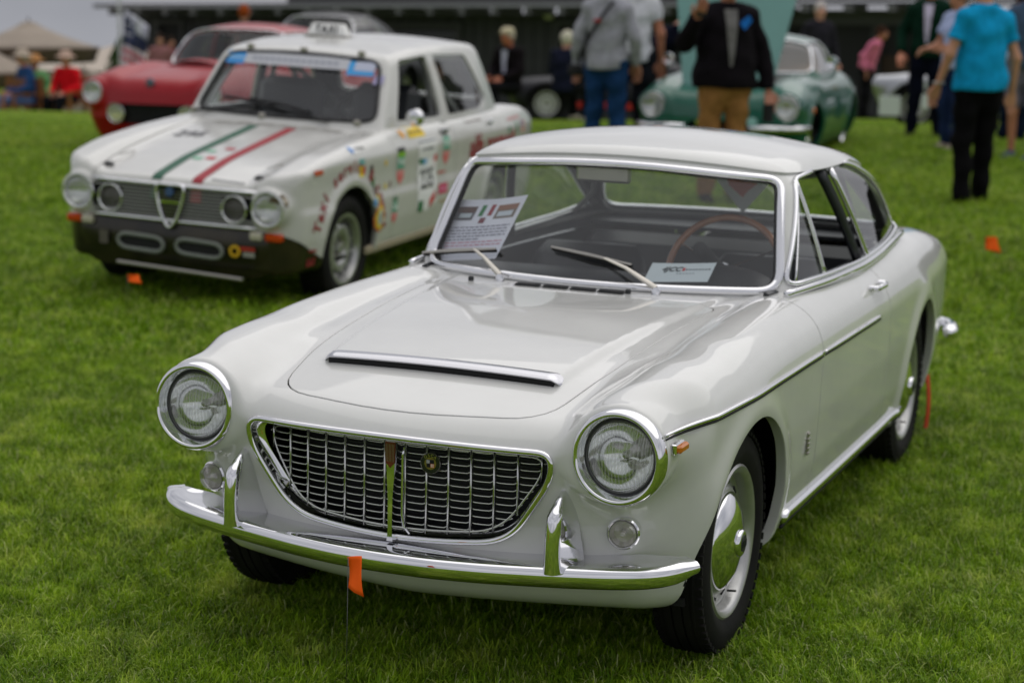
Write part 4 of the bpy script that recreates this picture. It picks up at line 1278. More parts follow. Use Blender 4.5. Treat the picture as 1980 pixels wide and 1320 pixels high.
# steering wheel
sw = bpy.data.objects.new('steering_wheel', None); link(sw, CP); sw.location = (.315, 1.815, .868); sw.rotation_euler = (math.radians(-22), 0, 0)
ang = np.linspace(0, 2 * math.pi, 64, endpoint=False)
MB().tube([(.188 * math.cos(a), 0, .188 * math.sin(a)) for a in ang], .0115, n=10, closed=True).build('wheel_rim', MAT['wood'], sw, sharp=None)
sp = MB()
for a in (math.radians(-90), math.radians(30), math.radians(150)):
    sp.tube([(.03 * math.cos(a), -.025, .03 * math.sin(a)), (.186 * math.cos(a), 0, .186 * math.sin(a))], [.012, .007], n=8, ell=.4)
sp.lathe([(0, -.03), (.03, -.03), (.035, -.02), (.03, .0), (0, .008)], axis='y', n=24)
sp.build('spokes', MAT['chrome'], sw)
MB().tube([(0, -.03, 0), (0, -.30, 0)], .022, n=12).build('column', MAT['black'], sw, sharp=None)
# mirror
mr = bpy.data.objects.new('rear_view_mirror', None); link(mr, CP); mr.location = (-.065, 1.70, 1.175); mr.rotation_euler = (.1, 0, 0)
MB().box((0, 0, 0), (.185, .018, .056), bev=.012).build('mirror_housing', MAT['satin'], mr)
MB().tube([(0, -.005, .02), (0, -.02, .07)], .006, n=6).build('stalk', chrome, mr, sharp=None)
# rear quarter chrome knob & inner pillar trims
for s in (1, -1):
    MB().tube([(s * .545, 2.70, .93), (s * .50, 2.78, 1.00), (s * .46, 2.72, 1.15)], .012, n=6).build('rear_pillar_trim', MAT['headliner'], CP, sharp=None)

# wheels
for s in (1, -1):
    wheel(CP, s * .635, AF[0], .321, s, r=.301, w=.142, rimr=.197)
    wheel(CP, s * .630, AR[0], .318, s, r=.301, w=.142, rimr=.197)

# red strap hanging behind the near rear wheel
t_ = np.linspace(0, 1, 8)
MB().loft([[(.70 + .01 * math.sin(3 * a), 3.40 + .03 * a, .30 - .22 * a), (.70 + .01 * math.sin(3 * a), 3.475 + .03 * a, .29 - .23 * a), (.704 + .01 * math.sin(3 * a), 3.475 + .03 * a, .29 - .23 * a), (.704 + .01 * math.sin(3 * a), 3.40 + .03 * a, .30 - .22 * a)] for a in t_]).build('red_strap', MAT['red'], CP)

# papers behind the windscreen
def quad_sheet(name, P00, P10, P01, mt, parent, nx=8, ny=8, bend=.0):
    P00, P10, P01 = map(np.array, (P00, P10, P01)); V = []; F_ = []
    n_ = np.cross(P10 - P00, P01 - P00); n_ = n_ / np.linalg.norm(n_)
    for j in range(ny + 1):
        for i in range(nx + 1):
            u, v = i / nx, j / ny
            V.append(P00 + (P10 - P00) * u + (P01 - P00) * v + n_ * bend * math.sin(math.pi * u) * v)
    for j in range(ny):
        for i in range(nx):
            a = j * (nx + 1) + i; F_.append((a, a + 1, a + nx + 2, a + nx + 1))
    o = MB().add(V, F_).build(name, mt, parent, fix=False)
    def at_(u, v, lift=.0012): return P00 + (P10 - P00) * u + (P01 - P00) * v + n_ * (bend * math.sin(math.pi * u) * v + lift)
    return o, at_
def patch(at_, u0, u1, v0, v1, mt, nm, parent, lift=.0012):
    q = MB(); n = 4
    q.add([at_(u0 + (u1 - u0) * i / n, v0 + (v1 - v0) * j / n, lift) for j in range(n + 1) for i in range(n + 1)], [(j * (n + 1) + i, j * (n + 1) + i + 1, (j + 1) * (n + 1) + i + 1, (j + 1) * (n + 1) + i) for j in range(n) for i in range(n)])
    return q.build(nm, mt, parent, smooth=False, fix=False)
flat = {}
def FM(r, g, b, rough=.6):
    k = (r, g, b)
    if k not in flat: flat[k] = mat('print %d %d %d' % k, srgb(r, g, b), rough=rough)
    return flat[k]
def put_text(s_, at_, u, v, size, mt, parent, nm='lettering', asp=1.0, lift=.0016, W=.2, Hh=.3, bold=0, align='CENTER', shear=0):
    V, F_ = text_mesh(s_, size, bold=bold, align=align)
    return MB().add([at_(u + (p[0] + shear * p[1]) * asp / W, v + p[1] / Hh, lift) for p in V], F_).build(nm, mt, parent, smooth=False, fix=False)

def ray_plane(px, py, y0, slope, off):
    # hit with the screen's inner plane y = 1.352+.42x^2+.67(z-.87)+off
    d = CAM_F + CAM_R * (px - 990) / FPX - CAM_U * (py - 660) / FPX
    lo, hi = 3.0, 8.0
    for _ in range(40):
        m_ = (lo + hi) / 2; q = CAM_POS + d * m_
        if q[1] - (1.352 + .42 * q[0] ** 2 + .67 * (q[2] - .87) + off) < 0: lo = m_
        else: hi = m_
    return CAM_POS + d * lo
A_ = ray_plane(822, 506, 0, 0, .02); B_ = ray_plane(958, 500, 0, 0, .04); C_ = ray_plane(885, 386, 0, 0, .035)
sheet, at_ = quad_sheet('information_sheet', A_, B_, C_, MAT['paper'], None, bend=-.012)
tag(sheet, 'white printed information sheet with two car photos and an Italian flag, propped inside the windscreen', 'sheet')
Ws, Hs = np.linalg.norm(B_ - A_), np.linalg.norm(C_ - A_)
patch(at_, .08, .34, .66, .88, FM(96, 92, 100), 'car_photo', sheet); patch(at_, .08, .34, .78, .88, FM(90, 62, 55), 'photo_sky', sheet, .0018)
q = patch(at_, .15, .31, .70, .77, FM(190, 200, 210), 'photo_car', sheet, .0024)
patch(at_, .64, .94, .66, .88, FM(120, 105, 95), 'car_photo', sheet); patch(at_, .64, .94, .79, .88, FM(140, 90, 65), 'photo_building', sheet, .0018)
patch(at_, .68, .90, .69, .77, FM(200, 208, 220), 'photo_car', sheet, .0024)
patch(at_, .40, .46, .72, .90, FM(30, 120, 60), 'flag_green', sheet); patch(at_, .53, .59, .72, .90, FM(150, 30, 45), 'flag_red', sheet)
patch(at_, .455, .535, .60, .69, FM(120, 45, 60), 'crest', sheet)
for k in range(8):
    c = FM(110, 110, 135) if k < 5 else FM(200, 130, 155)
    rnd = random.Random(k)
    u = .06
    while u < (.94 if k not in (4, 7) else .6):
        w_ = rnd.uniform(.03, .09); patch(at_, u, min(.95, u + w_), .53 - k * .05, .53 - k * .05 + .018, c, 'text_line', sheet); u += w_ + .015
A_ = ray_plane(1243, 545, 0, 0, .03); B_ = ray_plane(1368, 545, 0, 0, .03); C_ = ray_plane(1262, 508, 0, 0, .06)
card, at2 = quad_sheet('entry_card', A_, B_, C_, FM(205, 215, 222), None, bend=-.003)
tag(card, 'small white entry card lying on the dashboard in front of the steering wheel', 'card')
Wc, Hc = np.linalg.norm(B_ - A_), np.linalg.norm(C_ - A_)
put_text('4JCC', at2, .36, .66, Hc * .32, FM(25, 40, 45), card, W=Wc, Hh=Hc, bold=.0008, shear=.3)
patch(at2, .52, .56, .58, .74, FM(190, 30, 40), 'red_arrow', card)
for u in np.arange(.57, .92, .05): patch(at2, u, u + .035, .62, .68, FM(90, 100, 110), 'text_line', card)
for u in np.arange(.45, .72, .05): patch(at2, u, u + .03, .42, .46, FM(120, 130, 140), 'text_line', card)

# pennant hanging inside, seen through the screen's right-hand side
def cab_pt(px, py, y_): 
    d = CAM_F + CAM_R * (px - 990) / FPX - CAM_U * (py - 660) / FPX; return CAM_POS + d * ((y_ - CAM_POS[1]) / d[1])
_a, _b, _c = cab_pt(1378, 338, 2.35), cab_pt(1496, 345, 2.35), cab_pt(1436, 412, 2.35)
pn = empty('pennant', _c, 0, 'white triangular pennant with orange print hanging inside the coupe', 'pennant')
def tri_(pts, y_off, m_, nm): 
    P_ = [np.array(p) - _c + np.array([0, y_off, 0]) for p in pts]; q_ = [p + np.array([0, .002, 0]) for p in P_]
    n = len(P_); return MB().add(P_ + q_, [tuple(range(n)), tuple(range(2 * n - 1, n - 1, -1))] + [(i, n + i, n + (i + 1) % n, (i + 1) % n) for i in range(n)]).build(nm, m_, pn, smooth=False)
tri_([_a, _b, _c], 0, FM(225, 228, 230), 'cloth')
_m = (_a + _b + _c) / 3
tri_([_m + (_a - _m) * .52 + [0, 0, .01], _m + (_b - _m) * .5, _m + (_b - _m) * .2 - [0, 0, .012], _m + (_c - _m) * .34, _m + (_a - _m) * .45 - [0, 0, .008]], -.003, FM(215, 105, 70), 'orange_print')
MB().tube([(_a + _b) / 2 - _c, (_a + _b) / 2 - _c + np.array([0, 0, .06])], .0015, n=5).build('string', MAT['satin'], pn, sharp=None)
# ------------------------------------------------------------------ generic shell for the cars behind
def shell_car(root, sp, h=.02):
    """sp: dict of profile functions; builds body, cabin shell, glass and wheels under root"""
    P = sp['paint']; g = sp['body']; lo, hi = sp['box']
    M = iso_mesh(g, lo, hi, h, newton=4)[:3]
    X = np.abs(M[0][:, 0])
    f = np.full(len(M[0]), -1.0)
    for (cy, cz, r) in sp['arches']:
        f = np.maximum(f, np.where(X > sp.get('archx', .5), r - np.hypot(M[0][:, 1] - cy, M[0][:, 2] - cz), -1.0))
    M = clip(*M, f); M = flange(*M[:3], M[3], .035)
    M = clip(*M[:3], (lo[2] + h * 1.5) - M[0][:, 2])
    G = sp.get('house')
    if G:
        M = clip(*M[:3], np.where(M[0][:, 2] > sp['belt'] - .12, -G(*M[0].T) - .015, -.5))
    for fn in sp.get('holes', []):
        M = clip(*M[:3], fn(M[0]))
        M = flange(*M[:3], M[3], .03, inward=(0, 1, 0))
    M = M[:3]
    for nm, fn, cnt, *pm in sp.get('panels', []):
        for s in ((1, -1) if cnt == 2 else (1,)):
            fv = fn(M[0], s); a_ = clip(*M, fv + .003); b_ = clip(*M, -fv + .003)
            a_ = flange(*a_[:3], a_[3], .02); M = flange(*b_[:3], b_[3], .02)[:3]
            mesh_obj(nm, a_[0], a_[1], pm[0] if pm else P, root, N=a_[2])
    body = mesh_obj('body', M[0], M[1], P, root, N=M[2])
    if G:
        H = iso_mesh(G, sp['hbox'][0], sp['hbox'][1], h)[:3]
        H = clip(*H, np.where(H[0][:, 2] < sp['belt'] + .10, -g(*H[0].T) - .006, -.5))
        H = clip(*H[:3], sp['belt'] - .06 - H[0][:, 2])
        low = H
        for nm, poly, which, kw in sp['windows']:
            V, F_, N_ = low[:3]
            if which == 'front': f = np.where((V[:, 1] < sp['ymid']) & (N_[:, 1] < -.25), poly_sd(poly, V[:, 0], V[:, 2]), .3)
            elif which == 'rear': f = np.where((V[:, 1] > sp['ymid']) & (N_[:, 1] > .25), poly_sd(poly, V[:, 0], V[:, 2]), .3)
            else: f = np.where((V[:, 0] * which > .3) & (N_[:, 0] * which > .35), poly_sd(poly, V[:, 1], V[:, 2]), .3)
            pane = clip(V, F_, N_, f); low = clip(V, F_, N_, -f); low = flange(*low[:3], low[3], .025)
            if kw.get('glass', True): mesh_obj(nm, pane[0] - pane[2] * .008, pane[1], kw.get('mat', MAT['side_glass']), root, N=pane[2])
            if kw.get('trim'): trim(nm + '_trim', pane[0], pane[3], pane[2], root, kw['trim'], r=kw.get('r', .010), off=.003, min_len=.3, step=.03, n=6)
        mesh_obj('roof', low[0], low[1], P, root, N=low[2])
        if sp.get('lining', True):
            Hi = iso_mesh(lambda x, y, z: G(x, y, z) + .03, sp['hbox'][0], sp['hbox'][1], .035)[:3]
            Hi = clip(*Hi, sp['belt'] + .02 - Hi[0][:, 2])
            for nm, poly, which, kw in sp['windows']:
                V, F_, N_ = Hi[:3]
                if which == 'front': f = np.where((V[:, 1] < sp['ymid']) & (N_[:, 1] < -.25), poly_sd(poly, V[:, 0], V[:, 2]) - .01, .3)
                elif which == 'rear': f = np.where((V[:, 1] > sp['ymid']) & (N_[:, 1] > .25), poly_sd(poly, V[:, 0], V[:, 2]) - .01, .3)
                else: f = np.where((V[:, 0] * which > .3) & (N_[:, 0] * which > .3), poly_sd(poly, V[:, 1], V[:, 2]) - .01, .3)
                Hi = clip(V, F_, N_, -f)
            mesh_obj('headlining', Hi[0], Hi[1], sp.get('liningm', MAT['headliner']), root, N=-Hi[2])
    b = MB()
    for s in (1, -1):
        for (cy, cz, r) in sp['arches']:
            wx = sp['archw']
            b.lathe([(0, (wx - .28) * s), (r + .003, (wx - .28) * s), (r + .003, wx * s)], c=(0, cy, cz), axis='x', n=20, arc=(-.1, math.pi + .1))
    y0, y1 = sp['floor']
    b.box((0, (y0 + y1) / 2, sp['floorz']), ((sp['archw'] - .04) * 2, y1 - y0, .02))
    b.build('underbody', MAT['black'], root)
    for (cy, cz, r) in sp['arches']:
        for s in (1, -1):
            wheel(root, s * sp['track'], cy, sp['wr'] - .01, s, r=sp['wr'], w=sp.get('ww', .165), rimr=sp.get('rimr', .195), kind=sp.get('wkind', 'alloy'), mats=sp.get('rimm'))
    return body

def ring_lamp(root, x, y, z, r, name='headlight', bezel=None, glow=None, rx=0.0, rz=0.0, mesh_guard=False):
    hl = bpy.data.objects.new(name, None); link(hl, root); hl.location = (x, y, z); hl.rotation_euler = (rx, 0, rz)
    MB().lathe([(r * 1.0, .05), (r * 1.02, -.004), (r * .97, -.016), (r * .90, -.014), (r * .86, .0), (r * .84, .012)], axis='y', n=40).build('bezel', bezel or chrome, hl, sharp=None)
    if mesh_guard:
        MB().lathe([(r * .86, .01), (0, .012)], axis='y', n=24).build('lamp_glass', MAT['dark_metal'], hl)
        q = MB()
        for k in range(-4, 5):
            c = k * r * .19; L = math.sqrt(max(0, (r * .84) ** 2 - c * c))
            q.tube([(c, -.002, -L), (c, -.002, L)], .0018, n=4); q.tube([(-L, -.003, c), (L, -.003, c)], .0018, n=4)
        q.build('wire_guard', MAT['satin'], hl, sharp=None)
    else:
        MB().lathe([(r * .86, .012), (r * .70, .035), (r * .35, .055), (0, .06)], axis='y', n=32).build('reflector', glow or MAT['reflector'], hl, sharp=None)
        MB().lathe([(r * .87, .004), (r * .6, -.010), (0, -.016)], axis='y', n=32).build('lens', MAT['lamp_glass'], hl, sharp=None)
    return hl
MAT['reflector'] = mat('lamp reflector', (.75, .75, .74), rough=.20, metal=1)
MAT['lamp_glass'] = glass_mat('lamp glass', (.92, .93, .93), refl=1.2, fog=.10)

# ------------------------------------------------------------------ white racing saloon with taxi sign
TX = empty('white_taxi_saloon', (0, 0, 0), 0, 'white four-door racing saloon with roof taxi sign, green and red bonnet stripes, many stickers', 'car', 'show cars on the lawn')
TX.matrix_world = Matrix(((0.997691, -0.059509, 0.032708, -3.7009), (0.060117, 0.998030, -0.017927, 4.6986), (-0.031577, 0.019852, 0.999304, 0.0), (0, 0, 0, 1)))
tx_paint = paint('weathered white racing paint', (.60, .595, .565), film=.3)
Zct = Curve((-.2, .66), (0, .695), (.08, .715), (.4, .79), (.9, .862), (1.35, .925), (1.8, .93), (3.2, .93), (3.5, .94), (4.0, .905), (4.2, .84), sig=.05)
Zft = Curve((-.2, .68), (0, .745), (.12, .785), (.45, .855), (.9, .908), (1.4, .938), (2.4, .945), (3.2, .945), (3.6, .955), (3.95, .925), (4.15, .85), sig=.06)
Wpt = Curve((-.4, .66), (-.05, .705), (.12, .735), (.5, .768), (1.2, .780), (2.5, .782), (3.4, .770), (3.9, .740), (4.2, .68), sig=.08)
Wvt = Curve((.1, -.08), (.2, -.05), (.3, -.022), (.42, -.004), (.52, .0), (.56, .0), (.60, -.010), (.70, -.010), (.78, -.004), (.82, -.004), (.87, -.030), (.92, -.062), (.98, -.12), (1.1, -.3), sig=.012)
TA = [(.755, .325, .345), (3.265, .325, .335)]
def g_taxi(x, y, z):
    X = np.sqrt(x * x + 1e-8); w = sstep(.42, .60, X)
    T = (Zct(y) + .012 * (1 - (X / .5) ** 2) * (X < .5)) * (1 - w) + Zft(y) * w
    T = T - .008 * np.exp(-((X - .50) / .03) ** 2) * (y > .1) * (y < 1.4)
    W = Wpt(y) + Wvt(z)
    for cy, cz, r_ in TA:
        r = np.sqrt((y - cy) ** 2 + (z - cz) ** 2); W = W + .016 * np.exp(-((r - .37) / .04) ** 2)
    F = .045 + .06 * X * X + .10 * sstep(.60, .78, X) + .10 * np.maximum(z - .70, 0) + .10 * np.maximum(.45 - z, 0)
    R = 4.14 - .06 * X * X - .35 * np.maximum(z - .75, 0) - .3 * np.maximum(.4 - z, 0)
    g = smax(smax(z - T, X - W, .05), F - y, .055); g = smax(g, y - R, .08)
    n = np.sqrt((X - .587) ** 2 + (z - .602) ** 2) - .109; n = smax(n, .035 - y, .015); n = np.maximum(n, y - .4)
    g = smin(g, n, .03)
    return smax(g, .23 - z, .04)
Trt = Curve((1.3, 1.28), (1.55, 1.345), (1.75, 1.385), (2.1, 1.42), (2.6, 1.43), (3.0, 1.425), (3.3, 1.40), (3.5, 1.36), sig=.05)
Wgt = Curve((1.3, .655), (1.8, .69), (2.5, .70), (3.1, .685), (3.5, .65), sig=.06)
def g_taxih(x, y, z):
    X = np.sqrt(x * x + 1e-8)
    W = Wgt(y) - .26 * (z - .94) - .25 * np.maximum(z - 1.1, 0) ** 2
    T = Trt(y) - .10 * X * X
    F = 1.335 + .16 * X * X + .80 * (z - .95); R = 3.50 - .18 * X * X - .50 * (z - .94)
    g = smax(smax(z - T, X - W, .05), F - y, .03); return smax(g, y - R, .045)
WSt = round_poly([(-.605, .975), (0, .968), (.605, .975), (.515, 1.318), (0, 1.345), (-.515, 1.318)], [.05, .3, .05, .05, .3, .05])
RWt = round_poly([(-.55, 1.0), (.55, 1.0), (.50, 1.31), (-.50, 1.31)], .06)
SFt = round_poly([(1.60, .975), (1.80, 1.330), (2.235, 1.345), (2.28, .965)], .03)
SRt = round_poly([(2.40, .965), (2.345, 1.345), (2.93, 1.328), (3.17, 1.03), (3.05, .972)], [.02, .02, .05, .04, .04])
black_trim = MAT['rubber']
DFt = [(1.34, .27), (1.34, .95), (2.33, .95), (2.33, .27)]
DRt = [(2.36, .27), (2.36, .95), (3.22, .95), (3.17, .70), (2.95, .55), (2.88, .27)]
HDt = round_poly([(-.50, .0), (.50, .0), (.53, 1.22), (-.53, 1.22)], .04)
spt = dict(paint=tx_paint, body=g_taxi, box=((-.86, -.02, .20), (.86, 4.20, 1.0)), arches=TA, archx=.5, archw=.74, house=g_taxih, belt=.945,
           hbox=((-.78, 1.2, .85), (.78, 3.65, 1.47)), ymid=2.3, floor=(.4, 3.9), floorz=.25, track=.655, wr=.315, rimr=.195, ww=.175, wkind='alloy',
           windows=[('windscreen', WSt, 'front', dict(trim=black_trim, r=.014, mat=MAT['glass'])), ('rear_window', RWt, 'rear', dict(trim=chrome)),
                    ('door_window', SFt, 1, dict(glass=False)), ('door_window', SFt, -1, dict()), ('door_window', SRt, 1, dict(mat=MAT['glass'])), ('door_window', SRt, -1, dict())],
           panels=[('lower_apron', lambda V, s: np.maximum(V[:, 2] - (.475 - .50 * np.maximum(V[:, 1] - .05, 0)), V[:, 1] - .60), 1, mat('black brown apron', (.010, .009, .006), rough=.28, col2=(.035, .028, .014), scale=6)),
                   ('bonnet', lambda V, s: np.where((V[:, 2] > .67) & (V[:, 1] < 1.3), poly_sd(HDt, V[:, 0], V[:, 1]), .5), 1),
                   ('front_door', lambda V, s: np.where(V[:, 0] * s > .5, poly_sd(DFt, V[:, 1], V[:, 2]), .5), 2),
                   ('rear_door', lambda V, s: np.where(V[:, 0] * s > .5, poly_sd(DRt, V[:, 1], V[:, 2]), .5), 2)],
           holes=[lambda V: np.where((V[:, 1] < .2), -poly_sd(round_poly([(-.50, .495), (.50, .495), (.50, .672), (-.50, .672)], .03), V[:, 0], V[:, 2]), -.5),
                  lambda V: np.where((V[:, 1] < .3), .094 - np.hypot(np.abs(V[:, 0]) - .587, V[:, 2] - .602), -.5)],
           liningm=MAT['black'])
shell_car(TX, spt, .0165)
for s in (1, -1): ring_lamp(TX, s * .587, .048, .602, .098)
gr = MB().box((0, .085, .585), (1.0, .01, .19)).build('grille', MAT['black'], TX)
for s in (1, -1):
    for k in range(9):
        z = .503 + k * .019
        if abs(z - .585) < .085: x0, x1 = .095 - max(0, (.66 - z)) * .25, (.31 if abs(z - .585) < .06 else .50)
        MB().box((s * (x0 + x1) / 2, .055, z), (x1 - x0, .018, .0085)).build('grille_bar', FM(150, 150, 148, .5), gr, smooth=False)
    ring_lamp(TX, s * .385, .050, .583, .078, name='inner_lamp', mesh_guard=True)
for z in (.486, .682): MB().tube([(x_, .040 + .05 * x_ * x_, z) for x_ in np.linspace(-.52, .52, 12)], .011, n=8).build('grille_frame', chrome, TX, sharp=None)
sh_ = resample([(-.085, .030, .690), (-.088, .028, .655), (-.075, .026, .59), (-.045, .024, .50), (0, .022, .438), (.045, .024, .50), (.075, .026, .59), (.088, .028, .655), (.085, .030, .690), (0, .028, .685)], .02, True)
shd = MB().tube(sh_, .010, n=8, closed=True).build('shield_frame', chrome, TX, sharp=None)
for k in range(8):
    z = .50 + k * .021; w_ = .03 + .05 * ((z - .44) / .21) ** .7
    MB().box((0, .040, z), (2 * w_, .014, .005)).build('grille_bar', MAT['satin'], shd, smooth=False)
MB().box((0, .032, .59), (.15, .012, .012)).build('grille_bar', chrome, shd)
MB().lathe([(.026, 0), (.026, -.006), (0, -.008)], c=(0, .024, .648), axis='y', n=20).build('round_emblem', FM(60, 90, 130), shd)
# lower black panel with two oblong ducts
lp = []
vm = mat('black brown valance', (.010, .009, .006), rough=.28, col2=(.035, .028, .014), scale=6)
for x_ in np.linspace(-.69, .69, 33):
    yy = .052 + .06 * x_ * x_ + .10 * sstep(.56, .74, abs(x_)); zb_ = .20 + .12 * sstep(.45, .76, abs(x_)); zt = .478
    lp.append([(x_, yy, zt), (x_, yy - .012, zt - .01), (x_, yy - .010, (zt + zb_) / 2), (x_, yy + .03, zb_), (x_, yy + .06, zb_), (x_, yy + .04, zt)])
val = MB().loft(lp).build('front_valance', vm, TX, sharp=60)
for x0 in (-.182, .183):
    rp = resample([(x0 - .155, .030, .355), (x0 - .13, .030, .395), (x0 + .13, .030, .385), (x0 + .155, .030, .345), (x0 + .13, .030, .305), (x0 - .13, .030, .315)], .02, True, smooth=4)
    d_ = MB().tube(rp, .012, n=8, closed=True).build('duct_frame', FM(125, 130, 122), val, sharp=None)
    MB().add([(p[0], p[1] + .004, p[2]) for p in rp], [tuple(range(len(rp)))]).build('duct_mesh', MAT['black'], val, smooth=False)
MB().tube([(-.31, .0, .235), (.47, .0, .212)], .012, n=10).build('tow_bar', mat('dull aluminium tube', (.45, .42, .40), rough=.35, metal=.9), TX)
for s, xs_ in ((-1, (-.625, -.545)), (1, (.615, .535))):
    MB().box((xs_[0], .045 + .03, .445), (.10, .05, .045), bev=.01).build('amber_lamp', FM(200, 70, 20, .2), TX)
    MB().box((xs_[1] - s * .015, .035 + .015, .447), (.075, .04, .045), bev=.01).build('white_lamp', FM(190, 185, 165, .2), TX)
rg = MB().lathe([(.034, 0), (.034, -.004), (.018, -.005), (.018, 0)], c=(.400, .033, .358), axis='y', n=24).build('yellow_sticker', FM(215, 170, 20), TX)
MB().box((.475, .034, .375), (.09, .004, .022)).build('red_sticker', FM(170, 45, 25), TX); MB().box((.485, .034, .345), (.07, .004, .026)).build('white_sticker', FM(150, 150, 140), TX)
MB().box((-.42, .036, .36), (.055, .004, .075)).build('dark_sticker', FM(90, 85, 75), TX)

# ---- prints laid on the bodywork
def on_side(y, z, lift=.0025, g=g_taxi, s=1, start=.95):
    P = surf_pts(g, [(0, a, b) for a, b in zip(np.atleast_1d(y), np.atleast_1d(z))], 0, s, start)
    P[:, 0] += s * lift; return P
def side_patch(poly, mt, nm, lift=.0025, g=g_taxi, root=TX):
    """convex polygon in (y,z)"""
    p = np.array(poly, float); c = p.mean(0); q = MB()
    # subdivide edges, then fan with an inner ring
    ring = resample(np.column_stack([p, np.zeros(len(p))]), .03, True, smooth=0)[:, :2] if len(p) < 6 else p
    if len(p) < 6: ring = np.concatenate([[p[i] + (p[(i + 1) % len(p)] - p[i]) * t for t in (0, .33, .66)] for i in range(len(p))])
    n = len(ring); inner = c + (ring - c) * .5
    V = np.concatenate([on_side(ring[:, 0], ring[:, 1], lift, g), on_side(inner[:, 0], inner[:, 1], lift, g), on_side([c[0]], [c[1]], lift, g)])
    F_ = [(i, (i + 1) % n, n + (i + 1) % n, n + i) for i in range(n)] + [(n + i, n + (i + 1) % n, 2 * n) for i in range(n)]
    return q.add(V, F_).build(nm, mt, root, smooth=False, fix=False)
def rect(y, z, w, h_, sl=0.0): return [(y - w / 2, z - h_ / 2), (y + w / 2, z - h_ / 2), (y + w / 2 + sl, z + h_ / 2), (y - w / 2 + sl, z + h_ / 2)]
def ell(y, z, a_, b_, n=18): return [(y + a_ * math.cos(t), z + b_ * math.sin(t)) for t in np.linspace(0, 2 * math.pi, n, endpoint=False)]
def side_text(s_, y, z, size, mt, bold=.0, asp=1.0, arc=None, lift=.0035, nm='lettering', root=TX, g=g_taxi):
    q = MB()
    if arc is None:
        V, F_ = text_mesh(s_, size, bold=bold, res=2); P = on_side(y + V[:, 0] * asp, z + V[:, 1], lift, g); q.add(P, F_)
        return q.build(nm, mt, root, smooth=False, fix=False)
    cy, cz, R_, a0, a1 = arc
    for k, ch in enumerate(s_):
        if ch == ' ': continue
        a_ = math.radians(a0 + (a1 - a0) * (k + .5) / len(s_)); V, F_ = text_mesh(ch, size, bold=bold, res=2)
        t = a_ - math.pi / 2
        # text runs clockwise with the baseline towards the wheel
        yy = cy + R_ * math.cos(a_) + V[:, 0] * math.cos(t) - V[:, 1] * math.sin(t); zz = cz + R_ * math.sin(a_) + V[:, 0] * math.sin(t) + V[:, 1] * math.cos(t)
        l_ = MB().add(on_side(yy, zz, lift, g), F_).build('letter', mt, root, smooth=False, fix=False)
def side_dashes(y, z, w, h_, mt, seed=1, lift=.0036):
    r = random.Random(seed); u = y - w / 2
    while u < y + w / 2:
        d = r.uniform(.008, .03) * (1 + w); side_patch(rect(min(u + d / 2, y + w / 2), z + r.uniform(-.1, .1) * h_, d, h_ * r.uniform(.6, 1)), mt, 'print_line', lift); u += d + .007
red_l, dark_l, green_l = FM(150, 45, 50), FM(45, 45, 48), FM(35, 120, 75)
side_text('El Taxi service & tours', 0, 0, .105, red_l, bold=.003, arc=(.755, .325, .455, 188, 5))
side_patch(rect(.324, .787, .085, .028, .0), FM(190, 75, 20), 'side_marker', lift=.008)
side_patch(ell(.061, .655, .028, .034), FM(85, 70, 40), 'round_sticker'); side_patch(ell(.061, .655, .014, .018), FM(190, 180, 160), 'sticker_centre', lift=.0035)
side_patch(rect(.86, .795, .075, .045), FM(110, 170, 165), 'sticker', .0025); side_patch(rect(.86, .745, .075, .06), FM(225, 205, 30), 'sticker', .0028); side_patch(rect(.885, .752, .03, .05), FM(205, 70, 30), 'sticker', .0036)
side_patch(rect(1.0, .735, .04, .07), FM(70, 60, 55), 'bottle_sticker'); side_patch(rect(1.02, .672, .06, .05), FM(25, 120, 65), 'bottle_sticker'); side_patch(rect(1.045, .615, .035, .06), FM(80, 65, 50), 'bottle_sticker')
side_patch(rect(.80, .872, .10, .035), FM(235, 235, 235), 'sticker'); side_patch(ell(.775, .872, .02, .017), FM(50, 130, 205), 'blue_dot', .0036); side_dashes(.87, .876, .10, .012, dark_l)
side_patch(ell(1.115, .455, .075, .088), FM(200, 95, 35), 'oval_sticker'); side_patch(ell(1.115, .455, .062, .074), FM(225, 200, 70), 'oval_band', .0034); side_patch(ell(1.115, .455, .038, .048), FM(165, 185, 185), 'oval_centre', .0042)
side_text('T', 1.115, .455, .06, FM(60, 110, 150), bold=.003, lift=.005)
side_patch(rect(1.035, .55, .045, .045), FM(110, 165, 215), 'sticker'); side_patch(rect(1.085, .565, .045, .05), FM(215, 200, 60), 'sticker')
side_patch(ell(1.20, .765, .018, .018), FM(225, 190, 60), 'sticker'); side_patch(ell(1.21, .625, .018, .018), FM(225, 200, 60), 'sticker'); side_patch(rect(1.28, .63, .02, .04), FM(130, 90, 80), 'sticker')
# club shields on the doors
for (y, z, sc) in ((1.43, .735, 1.0), (2.17, .79, 1.0), (1.345, .475, .72)):
    side_patch(rect(y, z + .085 * sc, .115 * sc, .035 * sc), FM(40, 42, 38) if sc == 1 else FM(90, 130, 100), 'club_shield')
    if y == 1.43: side_patch(rect(y, z + .060, .115, .03), FM(125, 180, 25), 'club_shield', .0028)
    side_patch(rect(y, z + .015 * sc, .115 * sc, .085 * sc), FM(90, 165, 135), 'club_shield', .0026); side_text('TAG', y, z + .015 * sc, .055 * sc, FM(225, 235, 228), bold=.002, lift=.004); side_text('HEUER', y, z - .055 * sc, .028 * sc, FM(235, 200, 195), lift=.004)
    side_patch([(y - .055 * sc, z - .035 * sc), (y + .055 * sc, z - .035 * sc), (y + .055 * sc, z - .075 * sc), (y, z - .125 * sc), (y - .055 * sc, z - .075 * sc)], FM(215, 110, 105), 'club_shield', .0026)
